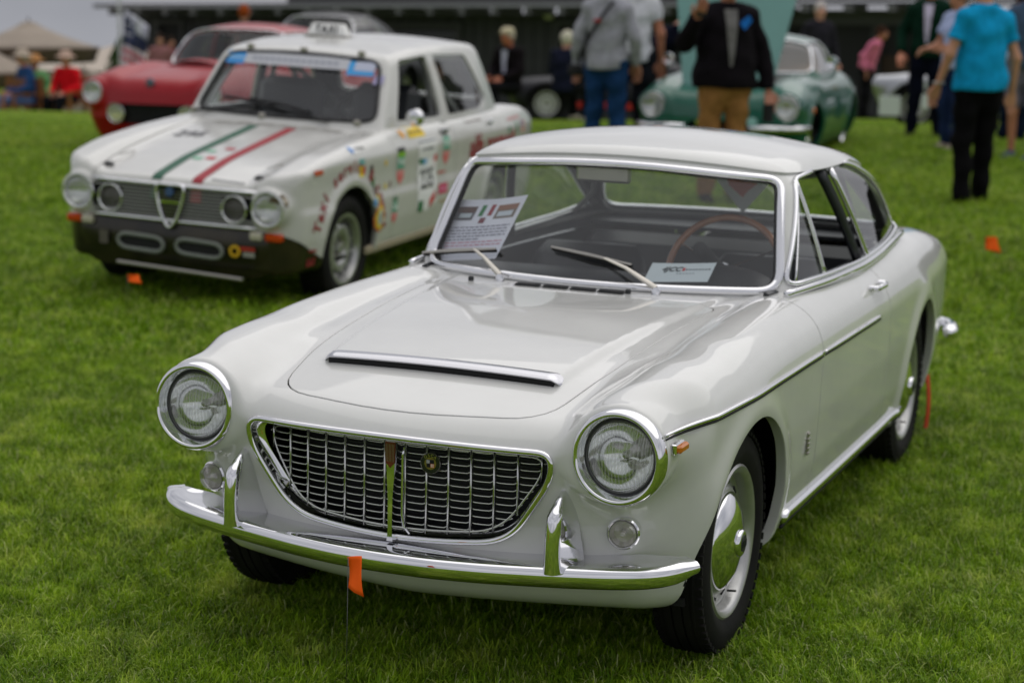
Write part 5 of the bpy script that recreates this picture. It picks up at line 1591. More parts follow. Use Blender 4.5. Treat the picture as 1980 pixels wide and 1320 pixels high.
side_patch(ell(1.535, .905, .03, .024), FM(235, 165, 40), 'shell_sticker'); side_patch(rect(1.74, .905, .26, .062, -.0), FM(232, 200, 30), 'yellow_banner'); side_dashes(1.74, .905, .20, .022, FM(165, 135, 25), 2)
# number board
side_patch(rect(1.855, .795, .30, .12), FM(225, 225, 222), 'number_board'); side_dashes(1.855, .795, .20, .022, FM(125, 127, 130), 3)
side_patch(rect(1.855, .843, .28, .012), FM(140, 145, 150), 'board_band', .0034)
side_patch(rect(1.855, .59, .30, .285), FM(236, 236, 236), 'number_board'); side_patch(rect(1.75, .715, .07, .05), FM(20, 110, 65), 'board_corner', .0034); side_patch(rect(1.815, .712, .06, .045), FM(90, 165, 215), 'board_corner', .0034)
side_patch(rect(1.985, .715, .045, .07), FM(205, 20, 30), 'board_corner', .0034); side_text('295', 1.855, .605, .17, FM(30, 32, 34), bold=.005, asp=.86)
side_patch(rect(1.755, .445, .075, .07), FM(15, 110, 55), 'flag_green', .0034); side_patch(rect(1.84, .445, .09, .07), FM(228, 228, 225), 'flag_white', .0034); side_patch([(1.90, .42), (1.99, .47), (1.99, .525), (1.90, .475)], FM(200, 20, 25), 'flag_red', .0034)
side_patch(rect(2.12, .52, .15, .065), FM(205, 45, 95), 'pink_sticker'); side_dashes(2.12, .52, .11, .022, FM(235, 160, 190), 4); side_dashes(2.10, .625, .12, .016, FM(200, 50, 60), 5)
side_text('alfa romeo', 3.06, .735, .20, red_l, bold=.006, asp=1.05)
side_dashes(2.14, .44, .16, .02, FM(180, 160, 120), 6); side_dashes(2.27, .932, .08, .025, FM(120, 125, 120), 7); side_dashes(2.75, .905, .30, .016, FM(165, 158, 155), 8)
side_dashes(3.55, .870, .30, .022, FM(205, 150, 152), 9); side_patch(rect(3.40, .80, .05, .04), FM(60, 125, 90), 'sticker')
side_patch(rect(3.58, .80, .035, .085), FM(50, 125, 80), 'flag_green'); side_patch(rect(3.50, .765, .045, .05), FM(170, 40, 55), 'sticker')
fb = side_patch(rect(3.74, .80, .09, .085, -.01), FM(205, 120, 95), 'striped_flag'); side_patch(rect(3.715, .822, .045, .045), FM(45, 75, 125), 'flag_canton', .0036)
for k in range(3): side_patch(rect(3.74, .770 + k * .024, .09, .008), FM(230, 225, 220), 'flag_stripe', .0034)
side_patch(rect(3.03, .875, .05, .022), FM(40, 60, 50), 'door_handle', .012)
for y in (2.18, 3.05):
    P = on_side([y - .07, y + .05], [.885, .885], .02); MB().tube(P, .009, n=8).build('handle', chrome, TX)

# bonnet stripes, numbers
def on_top(P2, lift=.0025, g=g_taxi):
    out = []
    for x_, y_ in P2: out.append((x_, y_, zb(x_, y_, g) + lift))
    return out
def top_patch(poly_fn, n, mt, nm, lift=.0025):
    V = []; F_ = []
    for k in range(n + 1):
        a_, b_ = poly_fn(k / n); V += on_top([a_, b_], lift)
    F_ = [(2 * k, 2 * k + 1, 2 * k + 3, 2 * k + 2) for k in range(n)]
    return MB().add(V, F_).build(nm, mt, TX, smooth=True, fix=False, sharp=None)
for xa, xb_, mt, nm in ((-.135, -.070, FM(25, 85, 62), 'green_stripe'), (.115, .180, FM(150, 22, 38), 'red_stripe')):
    top_patch(lambda t: ((xa, .045 + 1.17 * t ** 1.4), (xb_, .045 + 1.17 * t ** 1.4)), 26, mt, nm)
def top_text(s_, x, y, size, mt, bold=.0, ang=0.0):
    V, F_ = text_mesh(s_, size, bold=bold, res=2); c, s = math.cos(ang), math.sin(ang)
    return MB().add(on_top([(x + v[0] * c - v[1] * s, y + (v[0] * s + v[1] * c) * 1.35) for v in V], .004), F_).build('lettering', mt, TX, smooth=False, fix=False)
top_text('295', -.36, .90, .13, FM(85, 85, 90), bold=.003)
for (x0, y0_, mt) in ((-.03, .52, FM(120, 180, 150)), (.05, .60, FM(175, 45, 60)), (-.03, .36, FM(120, 180, 150)), (.045, .38, FM(190, 50, 60))):
    top_patch(lambda t: ((x0 - .028, y0_ + .05 * t), (x0 + .028, y0_ + .05 * t)), 2, mt, 'flag_print')
top_patch(lambda t: ((.22, .085 + .018 * t), (.42, .085 + .018 * t)), 1, FM(150, 150, 150), 'print_line', .003)
for x_ in (-.47, .47):
    MB().lathe([(.030, 0), (.030, .006), (.012, .018), (0, .020)], c=(x_, .17, zb(x_, .17, g_taxi) + .001), axis='z', n=16).build('bonnet_pin', MAT['dark_metal'], TX)
    MB().tube([(x_, .18, zb(x_, .17, g_taxi) + .01), (x_ + .05, .30, zb(x_, .30, g_taxi) + .006), (x_ + .02, .42, zb(x_, .42, g_taxi) + .006), (x_ - .03, .32, zb(x_, .32, g_taxi) + .006)], .0025, n=4).build('pin_cord', MAT['satin'], TX, sharp=None)
# cowl louvres
for k in range(6):
    xa = -.40 + k * .145
    top_patch(lambda t: ((xa, 1.235 + .055 * t), (xa + .12, 1.235 + .055 * t)), 2, FM(150, 148, 142), 'cowl_vent', .003)
for x_ in (-.62, -.12, .50):
    MB().box((x_, 1.345 + .16 * x_ * x_, .957), (.045, .03, .05), bev=.006).build('screen_clip', MAT['satin'], TX)
for x_ in (-.38, 0, .38):
    MB().box((x_, 1.335 + .16 * x_ * x_ + .80 * .41, 1.36), (.045, .03, .04), bev=.006).build('screen_clip', MAT['satin'], TX)
# sun strip on the screen
def scr(x, z, off=-.004): return (x, 1.335 + .16 * x * x + .80 * (z - .95) + off, z)
def scr_patch(x0, x1, z0, z1, mt, nm, off=-.006):
    n = 10; V = [scr(x0 + (x1 - x0) * i / n, z, off) for z in (z0, z1) for i in range(n + 1)]
    return MB().add(V, [(i, i + 1, n + 2 + i, n + 1 + i) for i in range(n)]).build(nm, mt, TX, smooth=False, fix=False)
scr_patch(-.52, -.385, 1.255, 1.325, FM(60, 150, 220), 'blue_sticker', -.012); scr_patch(-.51, -.39, 1.285, 1.298, FM(150, 195, 230), 'sticker_line', -.014)
scr_patch(-.385, .33, 1.262, 1.332, FM(195, 196, 202), 'sun_strip', -.012)
for k in range(14): scr_patch(-.33 + k * .043, -.33 + k * .043 + .032, 1.286, 1.306, FM(160, 163, 174), 'print_line', -.014)
scr_patch(.33, .50, 1.235, 1.315, FM(60, 160, 225), 'blue_sticker', -.012); scr_patch(.37, .50, 1.262, 1.315, FM(190, 195, 215), 'sticker', -.014); scr_patch(.515, .575, 1.19, 1.24, FM(170, 165, 205), 'sticker', -.012)
# wipers
for (x0, x1, x2) in ((-.60, -.02, -.34), (.30, -.20, .02)):
    a0_ = np.array(scr(x0 if x0 < 0 else .33, .965, -.03)); a1_ = np.array(scr(x1, 1.04, -.03))
    wp = MB().tube([a0_, a1_], [.008, .005], n=6).build('wiper', MAT['black'], TX, sharp=None)
    c = a1_; MB().tube([c + [-.22, .035 - .0, .02], c + [0, -.003, .004], c + [.22, -.01, -.035]], .010, n=5).build('wiper_blade', MAT['black'], wp, sharp=None)
# taxi sign
sg = bpy.data.objects.new('taxi_sign', None); link(sg, TX); sg.scale = (.68, .8, .72); sg.location = (-.11, 2.25, Trt(2.25) - .004); sg.rotation_euler = (-.03, 0, 0)
MB().loft([[(-.225, -.075, 0), (.225, -.075, 0), (.225, .075, 0), (-.225, .075, 0)], [(-.225, -.075, .018), (.225, -.075, .018), (.225, .075, .018), (-.225, .075, .018)]]).build('base', MAT['satin'], sg)
MB().loft([[(-.205, -.06, .018), (.205, -.06, .018), (.205, .06, .018), (-.205, .06, .018)], [(-.160, -.028, .115), (.160, -.028, .115), (.160, .028, .115), (-.160, .028, .115)], [(-.150, -.020, .120), (.150, -.020, .120), (.150, .020, .120), (-.150, .020, .120)]]).build('lamp_box', FM(225, 225, 222, .3), sg, sharp=50)
V, F_ = text_mesh('TAXI', .098, bold=.004, spacing=1.25); MB().add([(v[0] * .92, -.0455 + v[1] * .33 - .0035, .068 + v[1] * .95) for v in V], F_).build('lettering', FM(30, 30, 32), sg, smooth=False, fix=False)
# mirror, sill, cage, seats
MB().lathe([(.0, -.03), (.05, -.015), (.058, .01), (.055, .02), (0, .02)], c=(.765, 1.64, 1.0), axis='y', n=20).build('door_mirror', chrome, TX)
MB().box((.745, 1.99, .262), (.03, 2.0, .05), bev=.01).build('sill', FM(150, 140, 115), TX); MB().box((-.745, 1.99, .262), (.03, 2.0, .05), bev=.01).build('sill', FM(150, 140, 115), TX)
cg = MB()
for s in (1, -1):
    cg.tube([(s * .50, 1.72, 1.28), (s * .60, 1.45, .95), (s * .62, 1.42, .4)], .02, n=8); cg.tube([(s * .50, 1.72, 1.28), (s * .52, 2.3, 1.34), (s * .50, 3.0, 1.30)], .02, n=8)
    cg.tube([(s * .52, 2.35, 1.34), (s * .60, 2.35, .95), (s * .62, 2.35, .3)], .02, n=8); cg.tube([(s * .50, 2.36, 1.32), (s * .58, 3.15, .75)], .02, n=8)
cg.tube([(-.5, 1.72, 1.29), (.5, 1.72, 1.29)], .02, n=8).tube([(-.52, 2.35, 1.34), (.52, 2.35, 1.34)], .02, n=8).tube([(-.52, 2.35, 1.30), (.60, 2.35, .5)], .02, n=8)
cg.build('roll_cage', FM(170, 172, 170, .4), TX, sharp=None)
for s in (1, -1):
    MB().box((s * .34, 2.15, .80), (.46, .16, .72), rot=np.array([[1, 0, 0], [0, .97, .2], [0, -.2, .97]]), bev=.06).build('seat', MAT['vinyl'], TX)
MB().box((0, 1.55, .86), (1.2, .35, .16), bev=.04).build('dashboard', MAT['vinyl'], TX)
MB().box((0, 2.9, .6), (1.25, .2, .6), bev=.05).build('rear_bulkhead', MAT['vinyl'], TX)
ang = np.linspace(0, 2 * math.pi, 32, endpoint=False)
MB().tube([(.33 + .18 * math.cos(a), 1.86, .95 + .18 * math.sin(a)) for a in ang], .014, n=6, closed=True).build('steering_wheel', MAT['black'], TX, sharp=None)
for k in range(-3, 5):
    MB().tube([(.33, 1.86, .95), (.33 + .18 * math.cos(k), 1.86, .95 + .18 * math.sin(k))], .006, n=4) if k == 9 else None
# ------------------------------------------------------------------ the long dark building
TILT = .0257
def ground_at(px, py_any, D):
    d = CAM_F + CAM_R * (px - 990) / FPX - CAM_U * (py_any - 660) / FPX
    q = CAM_POS + d * D
    return q[0], q[1], float(terr(q[0], q[1]))
def xyz(px, py, D): return CAM_POS + (CAM_F + CAM_R * (px - 990) / FPX - CAM_U * (py - 660) / FPX) * D
BLD = empty('long_dark_building', (-23.6, 34.4, -1.35), 0, 'long low dark grey timber building with rafter tails under its eave', 'building')
BLD.rotation_euler = (0, -TILT, -.0588)
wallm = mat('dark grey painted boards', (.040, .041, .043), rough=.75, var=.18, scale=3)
wallm2 = mat('dark shadow boards', (.018, .018, .019), rough=.8)  # boards coloured darker for the shadow under the eave and in openings
beamm = mat('grey beam', (.060, .060, .062), rough=.7)
tail_m = mat('grey rafter ends', (.13, .13, .135), rough=.7)
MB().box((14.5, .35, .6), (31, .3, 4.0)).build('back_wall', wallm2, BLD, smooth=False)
def boards(x0, x1, z0, z1, m_, w=.30, nm='board'):
    n = max(1, int(round((x1 - x0) / w))); ww = (x1 - x0) / n; proto = None
    for k in range(n):
        if proto is None:
            proto = MB().box((0, 0, 0), (ww - .02, .035, z1 - z0), bev=.006).build(nm, m_, BLD, smooth=False); o = proto
        else:
            o = proto.copy(); COL.objects.link(o)
        o.location = (x0 + ww * (k + .5), .17 + (.006 if k % 2 else 0), (z0 + z1) / 2)
boards(-.45, .08, -1, 2.62, wallm); boards(.80, 4.6, -1, 2.62, wallm); boards(4.6, 8.35, 2.33, 2.62, wallm)
boards(8.37, 10.72, -1, 2.62, wallm); boards(10.72, 11.9, 2.38, 2.62, wallm); boards(11.9, 15.4, -1, 2.62, wallm)
def frame(x0, x1, z1, nm='door_frame'):
    m = MB()
    for x_ in (x0, x1): m.box((x_, .12, (z1 - 1) / 2), (.09, .10, z1 + 1))
    m.box(((x0 + x1) / 2, .12, z1 + .05), (x1 - x0 + .18, .11, .10)); return m.build(nm, beamm, BLD, smooth=False)
frame(.08, .80, 2.40); frame(4.6, 8.33, 2.30, 'window_frame'); frame(10.74, 11.9, 2.36)
MB().box((6.4, .17, 1.2), (3.7, .02, 2.1)).build('window', mat('dark window', (.01, .011, .012), rough=.15), BLD, smooth=False)
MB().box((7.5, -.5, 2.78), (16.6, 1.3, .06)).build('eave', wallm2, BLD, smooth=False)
MB().box((7.5, -1.16, 2.83), (16.6, .03, .05)).build('gutter', beamm, BLD, smooth=False)
proto = None
for k in range(22):
    if proto is None: proto = MB().box((0, 0, 0), (.13, 1.25, .15)).build('rafter_tail', tail_m, BLD, smooth=False); o = proto
    else: o = proto.copy(); COL.objects.link(o)
    o.location = (-.30 + k * .78, -.55, 2.67)
# roof: low at the left, a higher deck from the middle on
roofm = mat('grey roof felt', (.10, .10, .105), rough=.9, bump=.4, bscale=40)
MB().prism([(-1.2, 2.815), (3.5, 3.4), (3.5, 3.34), (-1.2, 2.755)], 0, -.8, 15.8).build('roof', mat('pale grey roof sheet', (.30, .30, .33), rough=.6), BLD, smooth=False)
MB().box((17.0, -.9, 2.98), (25.0, .10, .24)).build('fascia', roofm, BLD, smooth=False)
for k in range(8):
    MB().box((15.9 + k * 1.9, -.1, .8), (.16, .16, 3.2)).build('porch_post', wallm, BLD, smooth=False)
MB().box((22.2, -.15, 2.54), (13.6, .20, .30)).build('porch_beam', beamm, BLD, smooth=False)
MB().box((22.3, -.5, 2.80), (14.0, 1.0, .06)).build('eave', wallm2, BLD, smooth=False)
for k in range(16):
    o = proto.copy(); COL.objects.link(o); o.location = (15.8 + k * .86, -.62, 2.72)
MB().box((19.5, .10, 1.55), (3.2, .05, .5)).build('notice_board', mat('brown board', (.05, .030, .018), rough=.8), BLD, smooth=False)
lampo = MB().lathe([(.0, .10), (.09, .09), (.12, .02), (.10, -.06), (.0, -.09)], axis='z', n=20, c=(10.58, -.02, 2.58)).build('wall_lamp', mat('frosted lamp globe', (.62, .60, .50), rough=.5), BLD, sharp=None)
MB().box((10.58, .08, 2.64), (.05, .16, .04)).build('bracket', wallm2, lampo, smooth=False)

# ------------------------------------------------------------------ parasols, marquee, flag, cypress on the left
canv = mat('beige canvas', (.30, .25, .20), rough=.9, var=.06, scale=3); canv_b = mat('brown shaded parasol underside', (.10, .068, .045), rough=.9); wood_d = mat('dark wood pole', (.06, .04, .03), rough=.6)
def parasol(px, D, ztop_px, half, label, rise=.62, dome=False, idx=0):
    b = ground_at(px, 240, D); top = xyz(px, ztop_px, D)[2]; H_ = top - b[2]
    t = empty('parasol', b, idx * .3, label, 'parasol', 'beige parasols over the seating area'); t.rotation_euler = (0, -TILT, idx * .3)
    MB().lathe([(.03, 0), (.03, H_ - .02), (0, H_ + .12)], n=10).build('pole', wood_d, t); MB().lathe([(.28, 0), (.26, .06), (.05, .09)], n=16).build('base', MAT['dark_metal'], t)
    n = 8
    def tier(r0, z0, r1, z1, sag, nm, m_):
        V = []; F_ = []
        for i in range(5):
            u = i / 4; r = r0 + (r1 - r0) * u; z = z0 + (z1 - z0) * u - sag * math.sin(math.pi * u)
            for k in range(n * 4):
                a = 2 * math.pi * k / (n * 4); w_ = 1 - .06 * abs(math.sin(a * n / 2)) * u
                V.append((r * w_ * math.cos(a), r * w_ * math.sin(a), z))
        for i in range(4):
            for k in range(n * 4): l = (k + 1) % (n * 4); F_.append((i * n * 4 + k, i * n * 4 + l, (i + 1) * n * 4 + l, (i + 1) * n * 4 + k))
        o = MB().add(V, F_).build(nm, m_, t, sharp=None); md = o.modifiers.new('cloth', 'SOLIDIFY'); md.thickness = .012; return o
    tier(.10, H_, .42 * half / 1.6, H_ - rise * .30, .0, 'top_vent', canv)
    tier(.30 * half / 1.6, H_ - rise * .20, half, H_ - rise, .03, 'canopy', canv)
    tier(half, H_ - rise, half * .93, H_ - rise - .30, .0, 'valance', canv_b)  # deep band; shade of the unseen canopy underside put into its colour
    q = MB()
    for k in range(n):
        a = 2 * math.pi * k / n; q.tube([(.05 * math.cos(a), .05 * math.sin(a), H_ - rise * .25), (half * .97 * math.cos(a), half * .97 * math.sin(a), H_ - rise - .01)], .012, n=5)
        q.tube([(.04 * math.cos(a), .04 * math.sin(a), H_ - rise - .35), (half * .5 * math.cos(a), half * .5 * math.sin(a), H_ - rise * .62)], .010, n=5)
    q.build('ribs', wood_d, t, sharp=None)
    return t
parasol(63, 38, 42, 1.42, 'large beige parasol at the far left, tallest against the sky', rise=.52)
parasol(150, 44, 108, 1.40, 'beige parasol low behind the lady in red, right of the tall one', rise=.45, idx=1)
parasol(-15, 36.5, 96, 1.15, 'beige parasol cut by the left edge of the picture', rise=.42, idx=2)
parasol(165, 39, 133, 1.1, 'lowest beige parasol, just left of the red car', rise=.30, idx=3)
tb = xyz(235, 180, 43)
tn = empty('marquee_tent', (tb[0], tb[1], float(terr(tb[0], tb[1]))), 0, 'beige marquee tent with peaked roof behind the cypress', 'tent'); tn.rotation_euler = (0, -TILT, .1)
hz = xyz(235, 100, 43)[2] - tn.location[2]
MB().box((0, 0, hz * .38), (3.4, 3, hz * .76)).build('walls', mat('pale canvas wall', (.42, .36, .30), rough=.9), tn, smooth=False)
MB().loft([[(-1.8, -1.6, hz * .76), (1.8, -1.6, hz * .76), (1.8, 1.6, hz * .76), (-1.8, 1.6, hz * .76)], [(-.9, -.8, hz * .92), (.9, -.8, hz * .92), (.9, .8, hz * .92), (-.9, .8, hz * .92)], [(-.05, -.05, hz * 1.10), (.05, -.05, hz * 1.10), (.05, .05, hz * 1.10), (-.05, .05, hz * 1.10)]]).build('canopy', mat('cream canvas', (.50, .43, .36), rough=.9), tn, sharp=30)
# cypress
cb_ = ground_at(235, 200, 38)
cy = empty('cypress', cb_, 0, 'small dark green conical cypress standing in front of the beige marquee', 'tree')
ct = xyz(235, 72, 38)[2] - cb_[2]
MB().tube([(0, 0, 0), (0, 0, .5)], .05, n=8).build('trunk', wood_d, cy)
rr_ = random.Random(5); q = MB()
for k in range(2600):
    t = rr_.random() ** .8; z = .25 + (ct - .25) * t; r = (.50 * (1 - t) ** .8 + .02) * (.55 + .5 * rr_.random()) * (1 + .12 * math.sin(7 * t + 3)); a = rr_.uniform(0, 6.283)
    c = np.array([r * math.cos(a), r * math.sin(a), z]); u = np.array([rr_.gauss(0, 1) for _ in range(3)]); u /= np.linalg.norm(u); w_ = np.cross(u, [0, 0, 1.]); s_ = .035
    q.add([c - u * s_, c + w_ * s_, c + u * s_ + [0, 0, .03], c - w_ * s_], [(0, 1, 2, 3)])
q.build('crown', mat('cypress foliage', (.03, .085, .012), rough=.8, col2=(.07, .15, .03), scale=8), cy, smooth=False, fix=False)
# flag
fb_ = ground_at(237, 200, 36); fp = empty('flagpole', fb_, 0, 'pale flagpole rising between the cypress and the dark building', 'flagpole'); fp.rotation_euler = (0, -TILT, 0)
MB().lathe([(.035, 0), (.025, 4.6), (0, 4.7)], n=10).build('pole', mat('pale pole', (.55, .55, .58), rough=.5), fp)
fl = empty('draped_flag', (0, 0, 0), 0, 'stars and stripes flag hanging in folds beside the dark building', 'flag')
def flag_pt(u, v):       # u along the fly, v down
    px_ = 240 + 48 * u ** .9 - 6 * v; py_ = 18 + 105 * v + 34 * u - 10 * u * v
    p = xyz(px_, py_, 35.8); return p + CAM_F * (.10 * math.sin(9 * u + 3 * v) + .05 * math.sin(17 * u))
def flag_part(u0, u1, v0, v1, m_, nm):
    nu, nv = 14, 6; V = [flag_pt(u0 + (u1 - u0) * i / nu, v0 + (v1 - v0) * j / nv) for j in range(nv + 1) for i in range(nu + 1)]
    o = MB().add(V, [(j * (nu + 1) + i, j * (nu + 1) + i + 1, (j + 1) * (nu + 1) + i + 1, (j + 1) * (nu + 1) + i) for j in range(nv) for i in range(nu)]).build(nm, m_, fl, sharp=None, fix=False)
    md = o.modifiers.new('cloth', 'SOLIDIFY'); md.thickness = .004; return o
flag_part(.45, 1, 0, .30, FM(200, 200, 212), 'white_stripe'); flag_part(0, .45, 0, .12, FM(200, 200, 212), 'white_stripe')
flag_part(0, 1, .30, .62, FM(42, 50, 86), 'blue_canton') if False else flag_part(0, .45, .12, .62, FM(42, 50, 86), 'blue_canton'); flag_part(.45, 1, .30, .60, FM(50, 56, 88), 'blue_canton')
for k in range(5): flag_part(0, 1, .62 + k * .076, .62 + (k + 1) * .076, FM(190, 60, 70) if k % 2 else FM(205, 195, 205), 'red_stripe' if k % 2 else 'white_stripe')
for k in range(6):
    for j in range(2):
        p = flag_pt(.06 + k * .06, .22 + j * .18) - CAM_F * .012
        MB().add([p + CAM_R * .02 * math.cos(a) + CAM_U * .02 * math.sin(a) for a in np.linspace(0, 6.28, 6)[:-1]], [(0, 1, 2, 3, 4)]).build('star', FM(220, 220, 226), fl, smooth=False, fix=False)

# ------------------------------------------------------------------ classic coupes further back
def gt(root, col, ln=4.25, hw=.80, ht=1.25, low=0.0, glassm=None, wkind='wire', fend=.06, h=.022, nose=.72, mouth=None, track=.66, wr=.31, hl=(.60, .62, .09), chromebits=True, lining=None, wsrake=.95, rimm=None):
    zc = Curve((-.2, nose - .16 - low), (0, nose - .10 - low), (.15, nose - low), (.6, nose + .07 - low), (1.1, nose + .12 - low), (1.5, nose + .15 - low), (3.0, .92 - low), (3.6, .86 - low), (ln - .1, .74 - low), (ln + .2, .5 - low), sig=.07)
    zf = Curve((-.2, nose - .16 - low), (0, nose - .04 - low), (.15, nose + fend * .6 - low), (.5, nose + fend + .06 - low), (1.0, nose + fend + .10 - low), (1.6, .89 - low), (2.4, .90 - low), (3.0, .94 - low), (3.5, .90 - low), (ln - .15, .76 - low), (ln + .15, .5 - low), sig=.07)
    wp = Curve((-.4, hw - .26), (-.05, hw - .14), (.15, hw - .08), (.5, hw - .02), (1.2, hw), (1.9, hw - .015), (3.1, hw + .01), (3.8, hw - .05), (ln - .05, hw - .15), (ln + .2, hw - .3), sig=.08)
    wv = Curve((.1, -.16), (.2, -.09), (.32, -.03), (.45, 0), (.58, .0), (.68, -.018), (.76, -.045), (.84, -.09), (.92, -.17), (1.1, -.45), sig=.02)
    AX = [(.72, .32, .345), (.72 + .56 * ln, .32, .345)]
    zs_ = (1 - low * .9)
    def g(x, y, z):
        X = np.sqrt(x * x + 1e-8); w = sstep(.30, .56, X); T = (zc(y) + .03 * (1 - (X / .5) ** 2) * (X < .5)) * (1 - w) + zf(y) * w
        W = wp(y) + wv(z / zs_)
        for cy_, cz_, _r in AX: W = W + .02 * np.exp(-((np.sqrt((y - cy_) ** 2 + (z - cz_) ** 2) - .38) / .06) ** 2)
        F = .04 + .22 * X * X + .35 * np.maximum(z - .55, 0) ** 1.0 * .5 + .5 * np.maximum(.42 - z, 0)
        R = ln - .18 * X * X - .5 * np.maximum(.45 - z, 0)
        q = smax(smax(z - T, X - W, .13), F - y, .11); q = smax(q, y - R, .14)
        n = np.sqrt((X - hl[0]) ** 2 + (z - hl[1] + low * .3) ** 2) - (hl[2] + .035); n = smax(n, .10 - y, .03); n = np.maximum(n, y - .7)
        q = smin(q, n, .07); return smax(q, .20 - z, .05)
    tr = Curve((1.3, ht - .22), (1.7, ht - .06), (2.1, ht), (2.6, ht - .02), (3.0, ht - .10), (3.4, ht - .24), (3.8, ht - .42), sig=.07)
    belt = .89 - low
    def G(x, y, z):
        X = np.sqrt(x * x + 1e-8); W = (hw - .13) - .38 * (z - belt) - .5 * np.maximum(z - belt - .14, 0) ** 2 - .10 * np.maximum(y - 2.4, 0) ** 2
        T = tr(y) - .22 * X * X; F = 1.36 + .38 * X * X + wsrake * (z - belt); R = 3.75 - .3 * X * X - 1.9 * (z - belt)
        q = smax(smax(z - T, X - W, .10), F - y, .05); return smax(q, y - R, .12)
    hb = hw - .13; tz = ht - .085
    WSg = round_poly([(-(hb - .06), belt + .02), (0, belt + .015), (hb - .06, belt + .02), (hb - .06 - .30 * (tz - belt), tz), (0, tz + .02), (-(hb - .06 - .30 * (tz - belt)), tz)], [.08, .3, .08, .08, .3, .08])
    RWg = round_poly([(-.40, belt + .08), (.40, belt + .08), (.34, tz - .02), (-.34, tz - .02)], .08)
    SDg = round_poly([(1.40 + wsrake * .06, belt + .03), (1.40 + wsrake * (tz - belt), tz - .02), (2.35, tz - .01), (2.45, belt + .03)], [.03, .06, .06, .03])
    QDg = round_poly([(2.50, belt + .03), (2.42, tz - .02), (2.75, tz - .05), (3.05, belt + .05)], .04)
    holes = []
    if mouth is not None: holes.append(lambda V: np.where(V[:, 1] < .35, -poly_sd(mouth, V[:, 0], V[:, 2]), -.5))
    holes.append(lambda V: np.where(V[:, 1] < .35, hl[2] * .92 - np.hypot(np.abs(V[:, 0]) - hl[0], V[:, 2] - hl[1] + low * .3), -.5))
    DRg = [(1.30, .25), (1.32, belt + .02), (2.42, belt + .02), (2.48, .25)]
    sp = dict(paint=col, body=g, box=((-hw - .08, -.05, .17), (hw + .08, ln + .05, 1.08)), arches=AX, archx=.45, archw=hw - .09, house=G, belt=belt,
              hbox=((-hw, 1.2, belt - .10), (hw, 3.9, ht + .05)), ymid=2.3, floor=(.4, ln - .3), floorz=.22, track=track, wr=wr, rimr=.20, ww=.16, wkind=wkind, rimm=rimm,
              windows=[('windscreen', WSg, 'front', dict(trim=chrome, r=.012, mat=glassm or MAT['side_glass'])), ('rear_window', RWg, 'rear', dict()),
                       ('door_window', SDg, 1, dict(trim=chrome, r=.008)), ('door_window', SDg, -1, dict()), ('quarter_window', QDg, 1, dict()), ('quarter_window', QDg, -1, dict())],
              panels=[('door', lambda V, s: np.where(V[:, 0] * s > .4, poly_sd(DRg, V[:, 1], V[:, 2]), .5), 2)], holes=holes, liningm=lining or MAT['headliner'])
    shell_car(root, sp, h)
    for s in (1, -1): ring_lamp(root, s * hl[0], .105, hl[1] - low * .3, hl[2] * 1.05, glow=sp.get('glow'))
    for s in (1, -1): MB().box((s * .33, 2.25, .70 - low * .5), (.44, .16, .55), bev=.06).build('seat', lining or MAT['leather'], root)
    MB().box((0, 1.55, belt - .06), (2 * hw - .5, .25, .10), bev=.03).build('dashboard', MAT['vinyl'], root)
    return g
def car_root(name, px, D, yaw, label, cat='car'):
    b = ground_at(px, 260, D); r = empty(name, b, yaw, label, cat, 'show cars on the lawn'); r.rotation_euler = (0, -.01, yaw); return r

# red coupe, left
RD = car_root('red_coupe', 283, 17.9, .03, 'deep red rounded coupe with yellow fog lamp in its grille, behind the taxi saloon')
RD.location[2] -= .06
red_paint = paint('deep red car paint', (.34, .002, .008), coat=.2)
mth = round_poly([(-.52, .36), (-.50, .56), (.50, .56), (.52, .36)], .09)
g_red = gt(RD, red_paint, ln=4.4, hw=.86, ht=1.34, fend=.07, nose=.78, mouth=mth, hl=(.665, .66, .105), wkind='wire')
ylens = glass_mat('yellowish lens', (.90, .92, .60), refl=1.2, fog=.18)
for s in (1, -1):
    fgl = ring_lamp(RD, s * .40, .10, .46, .095, name='fog_lamp'); 
    for ch in fgl.children:
        if ch.name.startswith('lens'): ch.data.materials[0] = ylens
    MB().lathe([(.038, .0), (.034, -.012), (0, -.02)], c=(s * .60, .20, .42), axis='y', n=16).build('marker_lamp', FM(190, 150, 120, .3), RD)
gb = MB().box((0, .20, .46), (1.0, .01, .22)).build('grille', MAT['black'], RD, smooth=False)
for k in range(9): MB().box((0, .13, .37 + k * .022), (.55, .012, .006)).build('grille_bar', MAT['dark_metal'], gb, smooth=False)
for k in range(9): MB().box((-.28 + k * .07, .125, .46), (.006, .012, .20)).build('grille_bar', MAT['dark_metal'], gb, smooth=False)
scp = MB().loft([[(x_, .92 + .0, zb(x_, .92, g_red) - .01), (x_, .92, zb(x_, .92, g_red) + .055 * math.cos(x_ * 4.6)), (x_, 1.00, zb(x_, 1.0, g_red) + .060 * math.cos(x_ * 4.6)), (x_, 1.45, zb(x_, 1.38, g_red) + .0)] for x_ in np.linspace(-.33, .33, 13)]).build('bonnet_scoop', red_paint, RD, sharp=50)
MB().loft([[(x_, .915, zb(x_, .92, g_red) + .002), (x_, .915, zb(x_, .92, g_red) + .040 * math.cos(x_ * 4.8))] for x_ in np.linspace(-.28, .28, 11)], closed=False, caps=False).build('scoop_opening', MAT['black'], scp, smooth=False)
MB().lathe([(.045, 0), (.045, -.02), (.02, -.03), (0, -.03)], c=(0, .10, zb(0, .25, g_red) - .06), axis='y', n=20).build('badge', FM(90, 95, 110, .3), RD)

